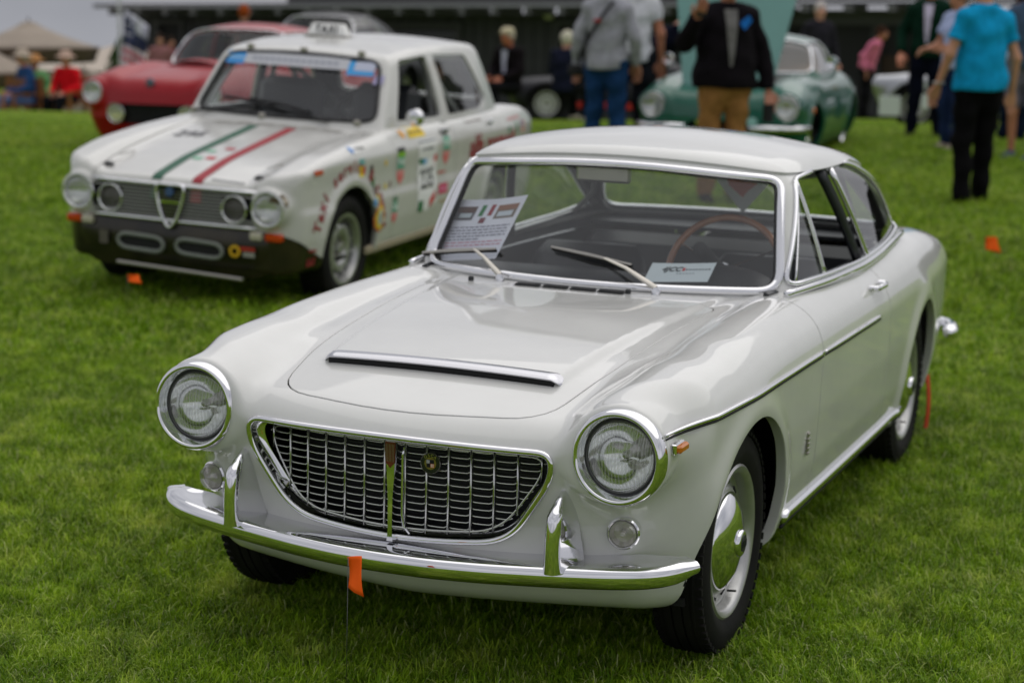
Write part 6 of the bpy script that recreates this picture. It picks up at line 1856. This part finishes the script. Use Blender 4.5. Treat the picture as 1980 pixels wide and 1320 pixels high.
# green coupe with open bonnet, right of centre
GC = car_root('green_coupe', 1385, 17.0, .09, 'green coupe with its pale green bonnet open and big chrome headlamps, behind the men')
GC.location[2] = .20
green_paint = paint('dark green car paint', (.003, .105, .066), coat=.7)
tan = mat('tan leather', (.42, .26, .15), rough=.6)
g_gr = gt(GC, green_paint, ln=4.25, hw=.83, ht=1.30, fend=.08, nose=.74, mouth=round_poly([(-.30, .33), (-.30, .50), (.30, .50), (.30, .33)], .08), hl=(.62, .63, .115), wkind='wire', glassm=glass_mat('pale screen glass', (.9, .9, .88), fog=.10), lining=tan)
MB().box((0, 2.9, .98), (1.0, .3, .4), bev=.1).build('seat_squab', tan, GC)
MB().loft([[(-.42, .50, zb(-.42, .50, g_gr) + .004), (.42, .50, zb(.42, .50, g_gr) + .004)], [(-.44, 1.25, zb(-.44, 1.2, g_gr) + .004), (.44, 1.25, zb(.44, 1.2, g_gr) + .004)]], closed=False, caps=False).build('engine_bay', MAT['black'], GC, smooth=False)
teal = mat('pale green bonnet lining', (.16, .34, .31), rough=.5, var=.04, scale=3)
rings = []
for t in np.linspace(0, 1, 8):
    y = .42 + .42 * t; z = .80 + 1.10 * t; w_ = .42 + .20 * t
    rings.append([(-w_, y, z), (-w_ * .5, y - .02, z + .01), (0, y - .035, z + .015), (w_ * .5, y - .02, z + .01), (w_, y, z), (w_, y + .025, z), (0, y + .01, z + .015), (-w_, y + .025, z)])
MB().loft(rings).build('open_bonnet', teal, GC, sharp=40)
for s in (1, -1):
    MB().tube([(s * x_, y_, .44) for x_, y_ in ((.30, .00), (.5, .02), (.72, .12), (.80, .30))], .035, n=10).build('bumper', chrome, GC, sharp=None)
    P = surf_pts(g_gr, [(0, .46, .60)], 0, s, 1.1)[0]; MB().lathe([(.03, 0), (.02, s * .015), (0, s * .02)], c=(P[0], P[1], P[2]), axis='x', n=14).build('side_marker', FM(220, 120, 40, .3), GC)
    MB().lathe([(.055, -.02), (.06, .03), (0, .05)], c=(s * .82, 1.5, 1.02), axis='y', n=16).build('door_mirror', chrome, GC)
for x_ in (-.12, .08): MB().lathe([(.045, 0), (.048, -.02), (0, -.03)], c=(x_ + .25, .02, .50), axis='y', n=16).build('driving_lamp', FM(150, 200, 195, .2), GC)

# black low coupe seen from the side
BK = car_root('black_low_coupe', 1000, 33.0, 0, 'low black sports coupe with red sill stripe, side on, behind the man in jeans')
BK.rotation_euler = (0, -TILT, math.radians(67)); 
bp_ = xyz(975, 238, 32.6); BK.location = (bp_[0], bp_[1], float(terr(bp_[0], bp_[1])) + .02)
BK.rotation_euler = (0, 0, math.atan2(CAM_R[1], CAM_R[0]) - math.pi / 2)
gt(BK, mat('dusty black paint', (.012, .012, .016), rough=.5, spec=.25), ln=4.1, hw=.80, ht=1.12, low=.14, fend=.06, hl=(.58, .60, .08), wkind='alloy', mouth=None, h=.03, rimm=mat('pale alloy', (.6, .6, .6), rough=.4, metal=.4))
for s in (1, -1): MB().box((s * .80, 2.0, .30), (.03, 1.7, .10)).build('sill_stripe', MAT['red'], BK)

# dark coupe whose roof shows over the taxi
DK = car_root('dark_grey_coupe', 500, 24.3, .05, 'dark grey coupe, only its roof showing over the taxi sign'); DK.location[2] = xyz(640, 22, 26)[2] - 1.42
gt(DK, mat('dark grey paint', (.014, .014, .018), rough=.45, spec=.3), ln=4.3, hw=.82, ht=1.42, h=.035, wkind='alloy', mouth=None)

# silver racing roadster at the right with race roundels
SV = car_root('silver_race_car', 1712, 26.0, .5, 'silver race car with white number panels, behind the man in green blazer')
bp_ = xyz(1700, 236, 26.5); SV.location = (bp_[0], bp_[1], float(terr(bp_[0], bp_[1]))); SV.rotation_euler = (0, 0, math.atan2(CAM_R[1], CAM_R[0]) - math.pi / 2 - .5)
gt(SV, paint('silver car paint', (.36, .37, .40), metal=.6), ln=4.0, hw=.80, ht=1.16, low=.08, h=.032, wkind='alloy', mouth=None)
for (px_, py_, w_, h_, c_, nm) in ((1720, 205, .28, .26, FM(205, 212, 208), 'number_panel'), (1786, 196, .22, .20, FM(205, 210, 208), 'number_panel'), (1790, 166, .24, .12, FM(190, 195, 195), 'number_panel'), (1800, 187, .09, .09, FM(205, 110, 30), 'rear_lamp')):
    p = xyz(px_, py_, 24.6); Minv = np.array(SV.matrix_basis.inverted()) if False else None
    r_ = SV.rotation_euler[2]; d = p - np.array(SV.location); lx = d[0] * math.cos(r_) + d[1] * math.sin(r_); ly = -d[0] * math.sin(r_) + d[1] * math.cos(r_)
    rot = np.array([[math.cos(-.5 - 1.2), -math.sin(-.5 - 1.2), 0], [math.sin(-.5 - 1.2), math.cos(-.5 - 1.2), 0], [0, 0, 1]])
    a_ = math.atan2(CAM_R[1], CAM_R[0]) - r_; rot = np.array([[math.cos(a_), -math.sin(a_), 0], [math.sin(a_), math.cos(a_), 0], [0, 0, 1]])
    MB().box((lx, ly, d[2]), (w_, .02, h_), rot=rot, bev=.004).build(nm, c_, SV, smooth=False)

# ------------------------------------------------------------------ orange marker flags
wire_m = mat('thin wire', (.12, .12, .12), rough=.4, metal=1)
def marker(px_top, py_top, D, w_, h_, label, slack=.0, tilt=0.0, bent=False):
    p = xyz(px_top, py_top, D); gz = float(terr(p[0], p[1]))
    t = empty('marker_flag', (p[0], p[1], gz), 0, label, 'flag', 'orange marker flags'); z1 = p[2] - gz
    MB().tube([(.0 + tilt, 0, 0), (.003, 0, z1)], .0008, n=5).build('wire', wire_m, t, sharp=None)
    V = []; n = 8
    for j in range(n + 1):
        for i in range(5):
            u, v = i / 4, j / n
            V.append(tuple(CAM_R * (w_ * (u * (.75 + .25 * v) + .18 * v * v * (1 if u > .5 else .4))) + np.array([0, .012 * math.sin(3 * v + 2 * u), z1 - h_ * v * (1 + .25 * u * v) - .03 * w_ * u])))
    o = MB().add(V, [(j * 5 + i, j * 5 + i + 1, (j + 1) * 5 + i + 1, (j + 1) * 5 + i) for j in range(n) for i in range(4)]).build('flag', MAT['orange'], t, sharp=None, fix=False)
    md = o.modifiers.new('film', 'SOLIDIFY'); md.thickness = .001
marker(671, 1076, 4.18, .038, .072, 'orange marker flag on a thin wire right in front of the coupe bumper')
marker(245, 531, 9.6, .075, .035, 'orange marker flag lying low in the grass before the taxi')
marker(1905, 458, 11.2, .09, .075, 'orange marker flag in the open lawn at the right, behind the coupe')
marker(280, 219, 18.6, .07, .07, 'orange marker flag in front of the red coupe grille')
# ------------------------------------------------------------------ people
SKIN = {}
def skin(c):
    if c not in SKIN: SKIN[c] = mat('skin %d' % len(SKIN), srgb(*c), rough=.55, var=.06, scale=12)
    return SKIN[c]
CLOTH = {}
def cloth(c):
    if c not in CLOTH:
        CLOTH[c] = mat('cloth %d %d %d' % c, tuple(v * (.55 if max(c) < 80 else 1) for v in srgb(*c)), rough=.95, var=.14, scale=18, bump=.6, bscale=400, spec=.08)
    return CLOTH[c]
def cap(x, y, z, a, b, r0, r1, fy=1.0):
    a = np.array(a, float); b = np.array(b, float)
    ax, ay, az = a; bx, by, bz = b - a
    L = bx * bx + by * by + bz * bz + 1e-9
    t = np.clip(((x - ax) * bx + (y - ay) * by + (z - az) * bz) / L, 0, 1)
    return np.sqrt((x - ax - bx * t) ** 2 + ((y - ay - by * t) / fy) ** 2 + (z - az - bz * t) ** 2) * (1 if fy >= 1 else (fy + 1) / 2) - (r0 + (r1 - r0) * t)
def union(fs, k):
    g = fs[0]
    for f in fs[1:]: g = smin(g, f, k)
    return g
def person(name, loc, yaw, label, pose, top, bottom, skin_c=(190, 140, 115), hair_c=(70, 55, 45), sleeve='long', legs='long', shoes=(25, 25, 27), hair='short', hat=None, H=1.75, stout=1.0, opened=None, jacket=None, h=.020, group='visitors on the lawn', extras=None):
    s = H / 1.75; root = empty(name, loc, yaw, label, 'person', group)
    J = dict(pel=(0, 0, .95), che=(0, 0, 1.28), nek=(0, .0, 1.49), hed=(0, -.015, 1.645),
             shl=(.172, .01, 1.405), shr=(-.172, .01, 1.405), ell=(.255, .03, 1.13), elr=(-.255, .03, 1.13), wrl=(.28, -.04, .88), wrr=(-.28, -.04, .88),
             hil=(.095, 0, .92), hir=(-.095, 0, .92), knl=(.105, -.02, .50), knr=(-.105, -.02, .50), anl=(.11, .02, .09), anr=(-.11, .02, .09))
    J.update(pose); J = {k: np.array(v, float) * s for k, v in J.items()}
    st = stout
    lean_dir = J['che'] - J['pel']
    def torso(x, y, z, o=0.0):
        return union([cap(x, y, z, J['pel'], J['pel'] * .5 + J['che'] * .5, (.132 * st + o) * s, (.118 * st + o) * s, .74),
                      cap(x, y, z, J['pel'] * .5 + J['che'] * .5, J['che'], (.118 * st + o) * s, (.138 + .03 * (st - 1) + o) * s, .70 * (1 + .4 * (st - 1))),
                      cap(x, y, z, J['shl'] * .62 + J['che'] * .20 + J['nek'] * .18, J['shr'] * .62 + J['che'] * .20 + J['nek'] * .18, (.062 + o) * s, (.062 + o) * s),
                      cap(x, y, z, J['nek'] - np.array([0, -.01, .02]) * s, J['shl'], (.050 + o) * s, (.046 + o) * s), cap(x, y, z, J['nek'] - np.array([0, -.01, .02]) * s, J['shr'], (.050 + o) * s, (.046 + o) * s)], .055 * s)
    def arm(x, y, z, d, o=0.0, upto=2):
        f = [cap(x, y, z, J['sh' + d], J['el' + d], (.052 + o) * s, (.041 + o) * s)]
        if upto > 1: f.append(cap(x, y, z, J['el' + d], J['wr' + d], (.043 + o) * s, (.028 + o * (1.1)) * s))
        return union(f, .03 * s)
    def leg(x, y, z, d, o=0.0, upto=2):
        f = [cap(x, y, z, J['hi' + d], J['kn' + d], (.088 + o) * s, (.056 + o) * s)]
        if upto > 1: f.append(cap(x, y, z, J['kn' + d], J['an' + d], (.056 + o) * s, (.040 + o * 1.4) * s))
        return union(f, .04 * s)
    hd = J['hed']; nk = J['nek']
    def head(x, y, z):
        c = hd
        f = np.sqrt(((x - c[0]) / .78) ** 2 + ((y - c[1]) / .98) ** 2 + ((z - c[2]) / 1.16) ** 2) - .098 * s; f = f * .82
        jaw = np.sqrt(((x - c[0]) / .8) ** 2 + (y - c[1] + .035 * s) ** 2 + (z - c[2] + .065 * s) ** 2) - .052 * s
        nose = cap(x, y, z, c + np.array([0, -.098, .005]) * s, c + np.array([0, -.116, -.030]) * s, .009 * s, .013 * s)
        ears = np.sqrt(((np.abs(x - c[0]) - .080 * s) / .5) ** 2 + (y - c[1] - .008 * s) ** 2 + ((z - c[2] + .01 * s) / 1.3) ** 2) - .022 * s
        sock = np.sqrt((np.abs(x - c[0]) - .032 * s) ** 2 + (y - c[1] + .105 * s) ** 2 + (z - c[2] - .012 * s) ** 2) - .020 * s
        g = union([f, jaw, nose, ears, cap(x, y, z, nk, hd - np.array([0, -.01, .05]) * s, .058 * s, .052 * s)], .022 * s)
        return smax(g, -sock, .015 * s)
    pts = np.array(list(J.values())); lo = pts.min(0) - .24 * s; hi = pts.max(0) + .24 * s; lo[2] = min(lo[2], -.02)
    def bodyg(x, y, z):
        f = [torso(x, y, z, -.02), head(x, y, z)]
        for d in 'lr':
            f.append(arm(x, y, z, d, -.004)); f.append(leg(x, y, z, d, -.006))
        return union(f, .02 * s)
    B = iso_mesh(bodyg, lo, hi, h * .8)[:3]
    V = [B[0]]; F_ = [B[1]]; off = len(B[0])
    hb = MB()
    for d, sx in (('l', 1), ('r', -1)):     # hands: palm, four curled fingers, thumb
        wv_ = J['wr' + d]; dr = wv_ - J['el' + d]; dr /= np.linalg.norm(dr)
        side = np.cross(dr, [0, 1., 0]); side /= np.linalg.norm(side) + 1e-9; pn = np.cross(side, dr)
        hb.loft([[wv_ + dr * t * s + (side * a + pn * b) * s for a, b in ((-w_, -.012), (w_, -.012), (w_, .012), (-w_, .012))] for t, w_ in ((-.01, .024), (.03, .036), (.085, .042), (.10, .038))])
        for k, L in enumerate((.070, .080, .075, .060)):
            b0 = wv_ + (dr * .093 + side * (.030 - .020 * k)) * s; c1 = b0 + (dr * L * .5 - pn * -.012) * s; c2 = c1 + (dr * L * .40 + pn * .022) * s
            hb.tube([b0, c1, c2], [.0095 * s, .009 * s, .007 * s], n=6)
        b0 = wv_ + (dr * .02 + side * .036) * s; hb.tube([b0, b0 + (dr * .035 + side * .025 + pn * .01) * s, b0 + (dr * .07 + side * .022 + pn * .025) * s], [.013 * s, .011 * s, .008 * s], n=6)
    Fq = []
    for f in hb.f:
        for i in range(1, len(f) - 1): Fq.append((f[0], f[i], f[i + 1]))
    V.append(np.array(hb.v)); F_.append(np.array(Fq) + off)
    mesh_obj('body', np.concatenate(V), np.concatenate(F_), skin(skin_c), root, sharp=60)
    def wr(x, y, z, a=.0045): return a * (np.sin(31 * z + 9 * x + 5 * y) + np.sin(19 * z - 23 * x) * .7 + .6 * np.sin(41 * y + 27 * z))
    # top
    hem = J['pel'] + (J['che'] - J['pel']) * (-.22)
    tdir = (J['che'] - J['pel']) / np.linalg.norm(J['che'] - J['pel'])
    def topg(x, y, z):
        g = torso(x, y, z, .016 if not jacket else .030)
        g = smin(g, cap(x, y, z, J['pel'] - tdir * .04 * s, J['pel'], (.156 * st) * s, (.154 * st) * s, .78), .05 * s)
        for d in 'lr':
            if sleeve == 'long': a_ = arm(x, y, z, d, .016 if not jacket else .024)
            elif sleeve == 'short':
                m_ = J['sh' + d] * .42 + J['el' + d] * .58; a_ = cap(x, y, z, J['sh' + d], m_, .070 * s, .066 * s)
                dd = m_ - J['sh' + d]; dd = dd / np.linalg.norm(dd); a_ = smax(a_, (x - m_[0]) * dd[0] + (y - m_[1]) * dd[1] + (z - m_[2]) * dd[2], .01)
            else: continue
            if sleeve == 'long':
                w_ = J['wr' + d]; dd = w_ - J['el' + d]; dd = dd / np.linalg.norm(dd); a_ = smax(a_, (x - w_[0]) * dd[0] + (y - w_[1]) * dd[1] + (z - w_[2]) * dd[2] + .005, .01)
            g = smin(g, a_, .022 * s)
        nb = nk + np.array([0, 0, .005]); g = smax(g, (z - nb[2] - .02 * s) + np.abs(y - nb[1]) * .1, .02)
        g = smax(g, -((x - hem[0]) * tdir[0] + (y - hem[1]) * tdir[1] + (z - hem[2]) * tdir[2]), .015)
        return g + wr(x, y, z)
    T = iso_mesh(topg, lo, hi, h)[:3]; mesh_obj('jacket' if jacket else 'shirt', T[0], T[1], cloth(top), root, N=T[2])
    if opened:   # shirt front showing in the open jacket
        q = MB(); V_ = []
        for t_ in np.linspace(0, 1, 9):
            w_ = (.010 + .042 * t_ ** .8) * s; zz_ = J['che'][2] - .24 * s + (J['nek'][2] - .03 * s - J['che'][2] + .24 * s) * t_; yc = J['che'][1]
            for x_ in (-w_, w_):
                l0, l1 = 0, .5
                for _ in range(18):
                    m_ = (l0 + l1) / 2
                    if topg(np.array([x_]), np.array([yc - m_]), np.array([zz_]))[0] < 0: l0 = m_
                    else: l1 = m_
                V_.append((x_, yc - l1 - .014, zz_))
        q.add(V_, [(2 * i, 2 * i + 1, 2 * i + 3, 2 * i + 2) for i in range(8)]); q.build('shirt_front', cloth(opened), root, sharp=None, fix=False)
    # trousers
    def botg(x, y, z):
        g = cap(x, y, z, J['pel'] + np.array([0, 0, .02]) * s, J['pel'] * .8 + (J['hil'] + J['hir']) * .1, .128 * st * s, .130 * st * s, .76)
        for d in 'lr':
            l_ = leg(x, y, z, d, .018, 2 if legs == 'long' else 1)
            if legs == 'long': 
                a_ = J['an' + d]; dd = a_ - J['kn' + d]; dd = dd / np.linalg.norm(dd); l_ = smax(l_, (x - a_[0]) * dd[0] + (y - a_[1]) * dd[1] + (z - a_[2]) * dd[2] - .03, .01)
            else:
                a_ = J['kn' + d]; dd = a_ - J['hi' + d]; dd = dd / np.linalg.norm(dd); l_ = smax(l_, (x - a_[0]) * dd[0] + (y - a_[1]) * dd[1] + (z - a_[2]) * dd[2] + .01, .01)
            g = smin(g, l_, .05 * s)
        top_ = J['pel'][2] + .10 * s
        return smax(g, z - top_, .01) + wr(x, y, z, .0055)
    T = iso_mesh(botg, lo, hi, h)[:3]; mesh_obj('trousers' if legs == 'long' else 'shorts', T[0], T[1], cloth(bottom), root, N=T[2])
    for d in 'lr':
        a_ = J['an' + d]; f_ = a_ + np.array([0, -.16 * s, -.05 * s]); f_[2] = a_[2] - .052 * s
        rings = []
        for t, w_, hh in ((0.06, .030, .03), (.03, .042, .085), (0, .044, .10), (-.07, .046, .075), (-.13, .050, .05), (-.18, .040, .035), (-.20, .018, .02)):
            c = np.array([a_[0], a_[1] + t * s, a_[2] - .085 * s])
            rings.append([c + np.array([w_ * math.cos(q_) , 0, max(0, hh * (.5 + .5 * math.sin(q_))) + .0]) * s for q_ in np.linspace(0, 6.283, 13)[:-1]])
        MB().loft(rings).build('shoe', cloth(shoes), root, sharp=60)
    if hair:
        def hairg(x, y, z):
            c = hd + np.array([0, .012, .018]) * s
            f = (np.sqrt(((x - c[0]) / .84) ** 2 + ((y - c[1]) / 1.0) ** 2 + ((z - c[2]) / 1.10) ** 2) - .105 * s) * .85
            if hair == 'long': f = smin(f, cap(x, y, z, hd + np.array([0, .05, -.02]) * s, hd + np.array([0, .06, -.16]) * s, .075 * s, .06 * s), .03)
            face = (y - c[1]) * -.75 + (c[2] - .035 * s - z) * .9 - .040 * s
            f = smax(f, face, .02)
            return f + .004 * np.sin(90 * x + 40 * z) * np.sin(70 * y)
        T = iso_mesh(hairg, hd - .2 * s, hd + .2 * s, .014)[:3]; mesh_obj('hair', T[0], T[1], cloth(hair_c), root, N=T[2])
    if hat:
        kind, hc = hat; c = hd + np.array([0, .0, .055]) * s
        if kind == 'cap':
            MB().lathe([(.098 * s, -.01), (.100 * s, .03), (.085 * s, .065), (.05 * s, .085), (0, .09)], c=c, n=20).build('cap', cloth(hc), root, sharp=60)
            MB().loft([[(c[0] + .09 * s * math.cos(t) , c[1] - .06 * s - .10 * s * math.sin(t), c[2] + z_) for t in np.linspace(.1, 3.04, 10)] for z_ in (.004, -.004)], closed=True).build('peak', cloth(hc), root)
        else:
            MB().lathe([(.18 * s, -.015), (.17 * s, .0), (.105 * s, .012), (.098 * s, .05), (.085 * s, .09), (.05 * s, .10), (0, .10)], c=c, n=24).build('hat', cloth(hc), root, sharp=60)
    if extras: extras(root, J, s)
    return root
def face_cam(px, extra=0.0):
    """yaw that turns a figure's front (-y) towards the camera, plus extra"""
    d = CAM_F + CAM_R * (px - 990) / FPX
    return math.atan2(d[1], d[0]) - math.pi / 2 + extra
def feet(px, D, dz=0.0, z=None):
    b = ground_at(px, 260, D); return (b[0], b[1], b[2] + dz if z is None else z)

# man in the blue T-shirt, seen from behind
def watch(root, J, s):
    w_ = J['wrl'] * .9 + J['ell'] * .1; MB().tube([w_ + np.array([.038 * math.cos(t), .038 * math.sin(t), 0]) * s for t in np.linspace(0, 6.283, 13)[:-1]], .008, n=6, closed=True).build('wristwatch', MAT['satin'], root, sharp=None)
person('person', feet(1888, 14.4), face_cam(1888, math.pi + .55), 'man in bright blue T-shirt and black trousers with his back turned, right of the coupe',
       dict(elr=(-.27, .03, 1.12), wrr=(-.29, -.02, .86), ell=(.27, .0, 1.14), wrl=(.30, -.10, .90), anl=(.12, .05, .09), anr=(-.10, -.06, .09), knr=(-.10, -.06, .50), hed=(0, -.04, 1.64)),
       (20, 150, 200), (24, 23, 25), (195, 140, 110), (180, 170, 160), sleeve='short', shoes=(18, 18, 20), H=1.80, stout=1.18, extras=watch)
# big man in black jacket, khaki trousers, taking a picture with one hand
def jacket_bits(root, J, s):
    P_ = [(.05, -.15, 1.36), (.12, -.14, 1.42), (.15, -.13, 1.38), (.09, -.155, 1.31)]
    MB().loft([[np.array(p) * s + np.array([0, -.045, 0]) for p in P_], [np.array(p) * s + np.array([0, -.035, 0]) for p in P_]]).build('blue_emblem', cloth((35, 110, 190)), root)
    MB().tube([np.array([.10 * math.cos(t) * 1.6, .13 * math.sin(t) - .02, 1.02]) * s * 1.0 for t in np.linspace(0, 6.283, 25)[:-1]], .022, n=6, closed=True).build('belt', FM(170, 165, 130), root, sharp=None)
    q = MB().box((J['wrr'] + np.array([.02, -.05, .07])), (.075, .012, .14), bev=.005); q.build('phone', MAT['black'], root)
    q = MB().tube([J['wrl'] + np.array([0, -.02, -.10]), J['wrl'] + np.array([0, -.02, -.24])], .045, n=12); q.build('camera_lens', MAT['black'], root)
person('person', feet(1396, 14.6), face_cam(1396, .25), 'big man in black zip jacket and khaki trousers holding up his right hand',
       dict(elr=(-.34, -.08, 1.20), wrr=(-.30, -.30, 1.40), ell=(.30, .03, 1.12), wrl=(.33, -.06, .86)), (32, 28, 33), (150, 108, 62), (185, 125, 100), (80, 60, 50), jacket=True, opened=(112, 110, 108), H=1.82, stout=1.35, extras=jacket_bits, shoes=(50, 40, 32))
# man in grey sweatshirt and blue jeans with a shoulder strap
def strap(root, J, s):
    pts = [(-.10, .13, 1.47), (-.02, .175, 1.36), (.08, .17, 1.20), (.18, .13, 1.04), (.27, .02, .93)]
    MB().tube([np.array(p) * s for p in pts], .018, n=6, ell=.4, up=(0, 1, 0)).build('shoulder_strap', MAT['black'], root, sharp=None)
    MB().box(np.array([.30, -.02, .86]) * s, (.13, .09, .10), bev=.02).build('camera', MAT['black'], root)
    MB().box(np.array([.03, .185, 1.30]) * s, (.07, .02, .03), bev=.005).build('strap_tag', cloth((160, 50, 45)), root)
person('person', feet(1168, 17.0), face_cam(1168, math.pi - .35), 'man in grey sweatshirt and blue jeans with a black shoulder strap',
       dict(elr=(-.26, .0, 1.14), wrr=(-.24, -.12, .92), ell=(.27, .02, 1.14), wrl=(.30, -.06, .90), anl=(.16, .0, .09), anr=(-.14, .05, .09)), (158, 158, 166), (28, 58, 96), (190, 130, 105), (90, 75, 60), H=1.80, stout=1.05, extras=strap, shoes=(150, 140, 130))
# white T-shirt man just behind
person('person', feet(1216, 18.0), face_cam(1218, math.pi + .2), 'man in white T-shirt half hidden behind the grey sweatshirt', dict(wrl=(.30, -.08, .90), ell=(.28, .03, 1.14)), (215, 215, 222), (40, 42, 50), (195, 125, 95), (70, 55, 45), sleeve='short', H=1.86)
# stooping man in navy with cap near the black car
person('person', feet(1262, 21), face_cam(1262, 1.2), 'stooping man in navy jacket leaning over beside the green car', dict(che=(0, -.32, 1.20), nek=(0, -.50, 1.26), hed=(0, -.62, 1.30), shl=(.18, -.44, 1.22), shr=(-.18, -.44, 1.22), ell=(.2, -.48, .95), elr=(-.2, -.48, .95), wrl=(.15, -.55, .75), wrr=(-.15, -.55, .75), pel=(0, .05, .95)),
       (30, 32, 52), (45, 45, 50), (190, 130, 105), (60, 50, 45), hat=('cap', (60, 60, 70)), h=.03)
# green blazer man
person('person', feet(1784, 21.0), face_cam(1784, -.15), 'man in dark green blazer and navy trousers facing the camera', dict(ell=(.27, .05, 1.15), elr=(-.29, .05, 1.15), wrl=(.28, -.10, .93), wrr=(-.27, -.12, .92), anl=(.17, 0, .09), anr=(-.14, 0, .09)),
       (22, 58, 42), (22, 26, 44), (200, 130, 100), (110, 90, 70), jacket=True, opened=(205, 195, 215), H=1.80, shoes=(30, 30, 34), h=.026)
# pale blue shirt behind blue T-shirt man
person('person', feet(1838, 19.2), face_cam(1838, -.9), 'person in pale blue short-sleeved shirt and jeans behind the bright blue T-shirt', dict(ell=(.28, -.05, 1.14), wrl=(.20, -.28, 1.12), elr=(-.27, -.03, 1.14), wrr=(-.20, -.27, 1.08)), (185, 195, 232), (36, 50, 84), (190, 130, 100), (90, 70, 55), sleeve='short', H=1.66, shoes=(180, 160, 155), h=.026)
person('person', feet(1976, 18.2), face_cam(1976, -.4), 'person in slate blue shirt and grey shorts at the right edge', dict(ell=(.26, .0, 1.14), elr=(-.26, -.05, 1.16), wrr=(-.10, -.28, 1.10)), (70, 88, 110), (120, 115, 128), (190, 125, 95), (150, 140, 130), sleeve='short', legs='short', shoes=(70, 80, 100), H=1.78, h=.026)
person('person', feet(1958, 20.5), face_cam(1958, 2.6), 'person in white top and navy trousers standing behind the grey shorts', dict(), (210, 212, 222), (28, 40, 62), (190, 125, 95), (40, 30, 28), H=1.70, h=.03)
# pink shirt, bald head by the building
person('person', feet(1668, 31), face_cam(1668, 1.4), 'brown-haired person in pink shirt bending forward beyond the green car', dict(che=(0, -.10, 1.22), nek=(0, -.18, 1.40), hed=(0, -.24, 1.53), shl=(.18, -.15, 1.34), shr=(-.18, -.15, 1.34)), (215, 120, 150), (30, 28, 34), (185, 125, 100), (75, 50, 38), hair='short', H=1.62, h=.032)
person('person', feet(1573, 27.5), face_cam(1573, .3), 'grey-haired man in charcoal jacket standing beyond the green car roof', dict(), (58, 56, 64), (45, 45, 50), (205, 150, 130), (185, 175, 170), H=1.74, h=.032)
# seated / standing visitors with pale hats in front of the wall
def seated(px, D, extra, label, top, bottom, sk=(190, 130, 105), hair_c=(190, 180, 165), hat=None, legs='long', shoes=(200, 190, 180), chair=True, group='visitors sitting on wooden chairs', jacket=None, opened=None, H=1.72):
    loc = feet(px, D); yw = face_cam(px, extra)
    p = person('person', loc, yw, label, dict(pel=(0, .10, .50), che=(0, .10, .84), nek=(0, .06, 1.04), hed=(0, .02, 1.20), shl=(.185, .07, .98), shr=(-.185, .07, .98), ell=(.25, .02, .72), elr=(-.25, .02, .72), wrl=(.12, -.24, .62), wrr=(-.12, -.24, .62),
              hil=(.10, .06, .50), hir=(-.10, .06, .50), knl=(.13, -.38, .50), knr=(-.13, -.38, .50), anl=(.13, -.42, .09), anr=(-.13, -.36, .09)), top, bottom, sk, hair_c, hat=hat, legs=legs, shoes=shoes, h=.034, group=group, jacket=jacket, opened=opened, H=H)
    if chair: wood_chair(loc, yw, 'orange-brown wooden chair under the ' + label.split(' ', 1)[1].split(' sitting')[0])
    return p
chair_m = mat('orange brown teak', (.30, .115, .035), rough=.5, var=.15, scale=10)
def wood_chair(loc, yw, label):
    c = empty('wooden_chair', loc, yw, label, 'chair', 'orange-brown wooden chairs')
    for k in range(5): MB().box((0, -.20 + k * .10, .42), (.52, .08, .022)).build('seat_slat', chair_m, c, smooth=False)
    for x_ in (-.24, .24):
        for y_, h_ in ((-.24, .62), (.26, .92)):
            MB().box((x_, y_, h_ / 2), (.045, .045, h_)).build('leg', chair_m, c, smooth=False)
        MB().box((x_, 0, .63), (.05, .54, .022)).build('arm', chair_m, c, smooth=False)
    for k in range(5): MB().box((-.18 + k * .09, .27, .68), (.05, .018, .42)).build('back_slat', chair_m, c, smooth=False)
    return c
seated(975, 29.5, -.7, 'man in black jacket and cream cap sitting before the dark wall', (36, 30, 34), (30, 30, 34), (185, 110, 80), hat=('cap', (205, 195, 165)), jacket=True, opened=(190, 190, 210), H=1.95, chair=False, group=None)
seated(1093, 29.8, 2.6, 'white-haired man in navy jacket sitting before the dark doorway', (40, 44, 66), (30, 30, 34), (190, 140, 115), hair_c=(205, 200, 180), H=1.9, chair=False, group=None)
seated(44, 32.0, -1.2, 'person in denim blue shirt with white hat sitting at the far left', (42, 72, 120), (95, 115, 165), hat=('hat', (190, 175, 160)), H=1.8)
seated(70, 32.6, .3, 'person in green top with straw hat sitting between blue and red', (110, 170, 110), (28, 30, 40), hat=('hat', (190, 140, 90)))
seated(128, 32.0, -.6, 'person in red jacket with cream hat sitting left of the red car', (215, 25, 35), (35, 36, 44), hat=('hat', (205, 175, 160)), shoes=(170, 165, 165))
wood_chair(feet(12, 31.8), face_cam(12, -.9), 'empty orange-brown wooden chair at the left edge')
person('person', feet(311, 41.5, .25), face_cam(311), 'distant person in dusty pink standing in the dark doorway', dict(), (150, 105, 105), (60, 50, 52), H=1.75, h=.04, group='distant people by the doorway')
person('person', feet(331, 41.8, .25), face_cam(331, .5), 'distant person in reddish top right beside the dusty pink one', dict(), (140, 90, 95), (50, 45, 50), H=1.7, h=.04, group='distant people by the doorway')
person('person', feet(472, 30, z=-.22), face_cam(470, 2.8), 'orange-haired person whose head shows above the red roof', dict(), (60, 50, 50), (40, 40, 44), hair_c=(150, 70, 30), H=1.8, h=.04, group=None)
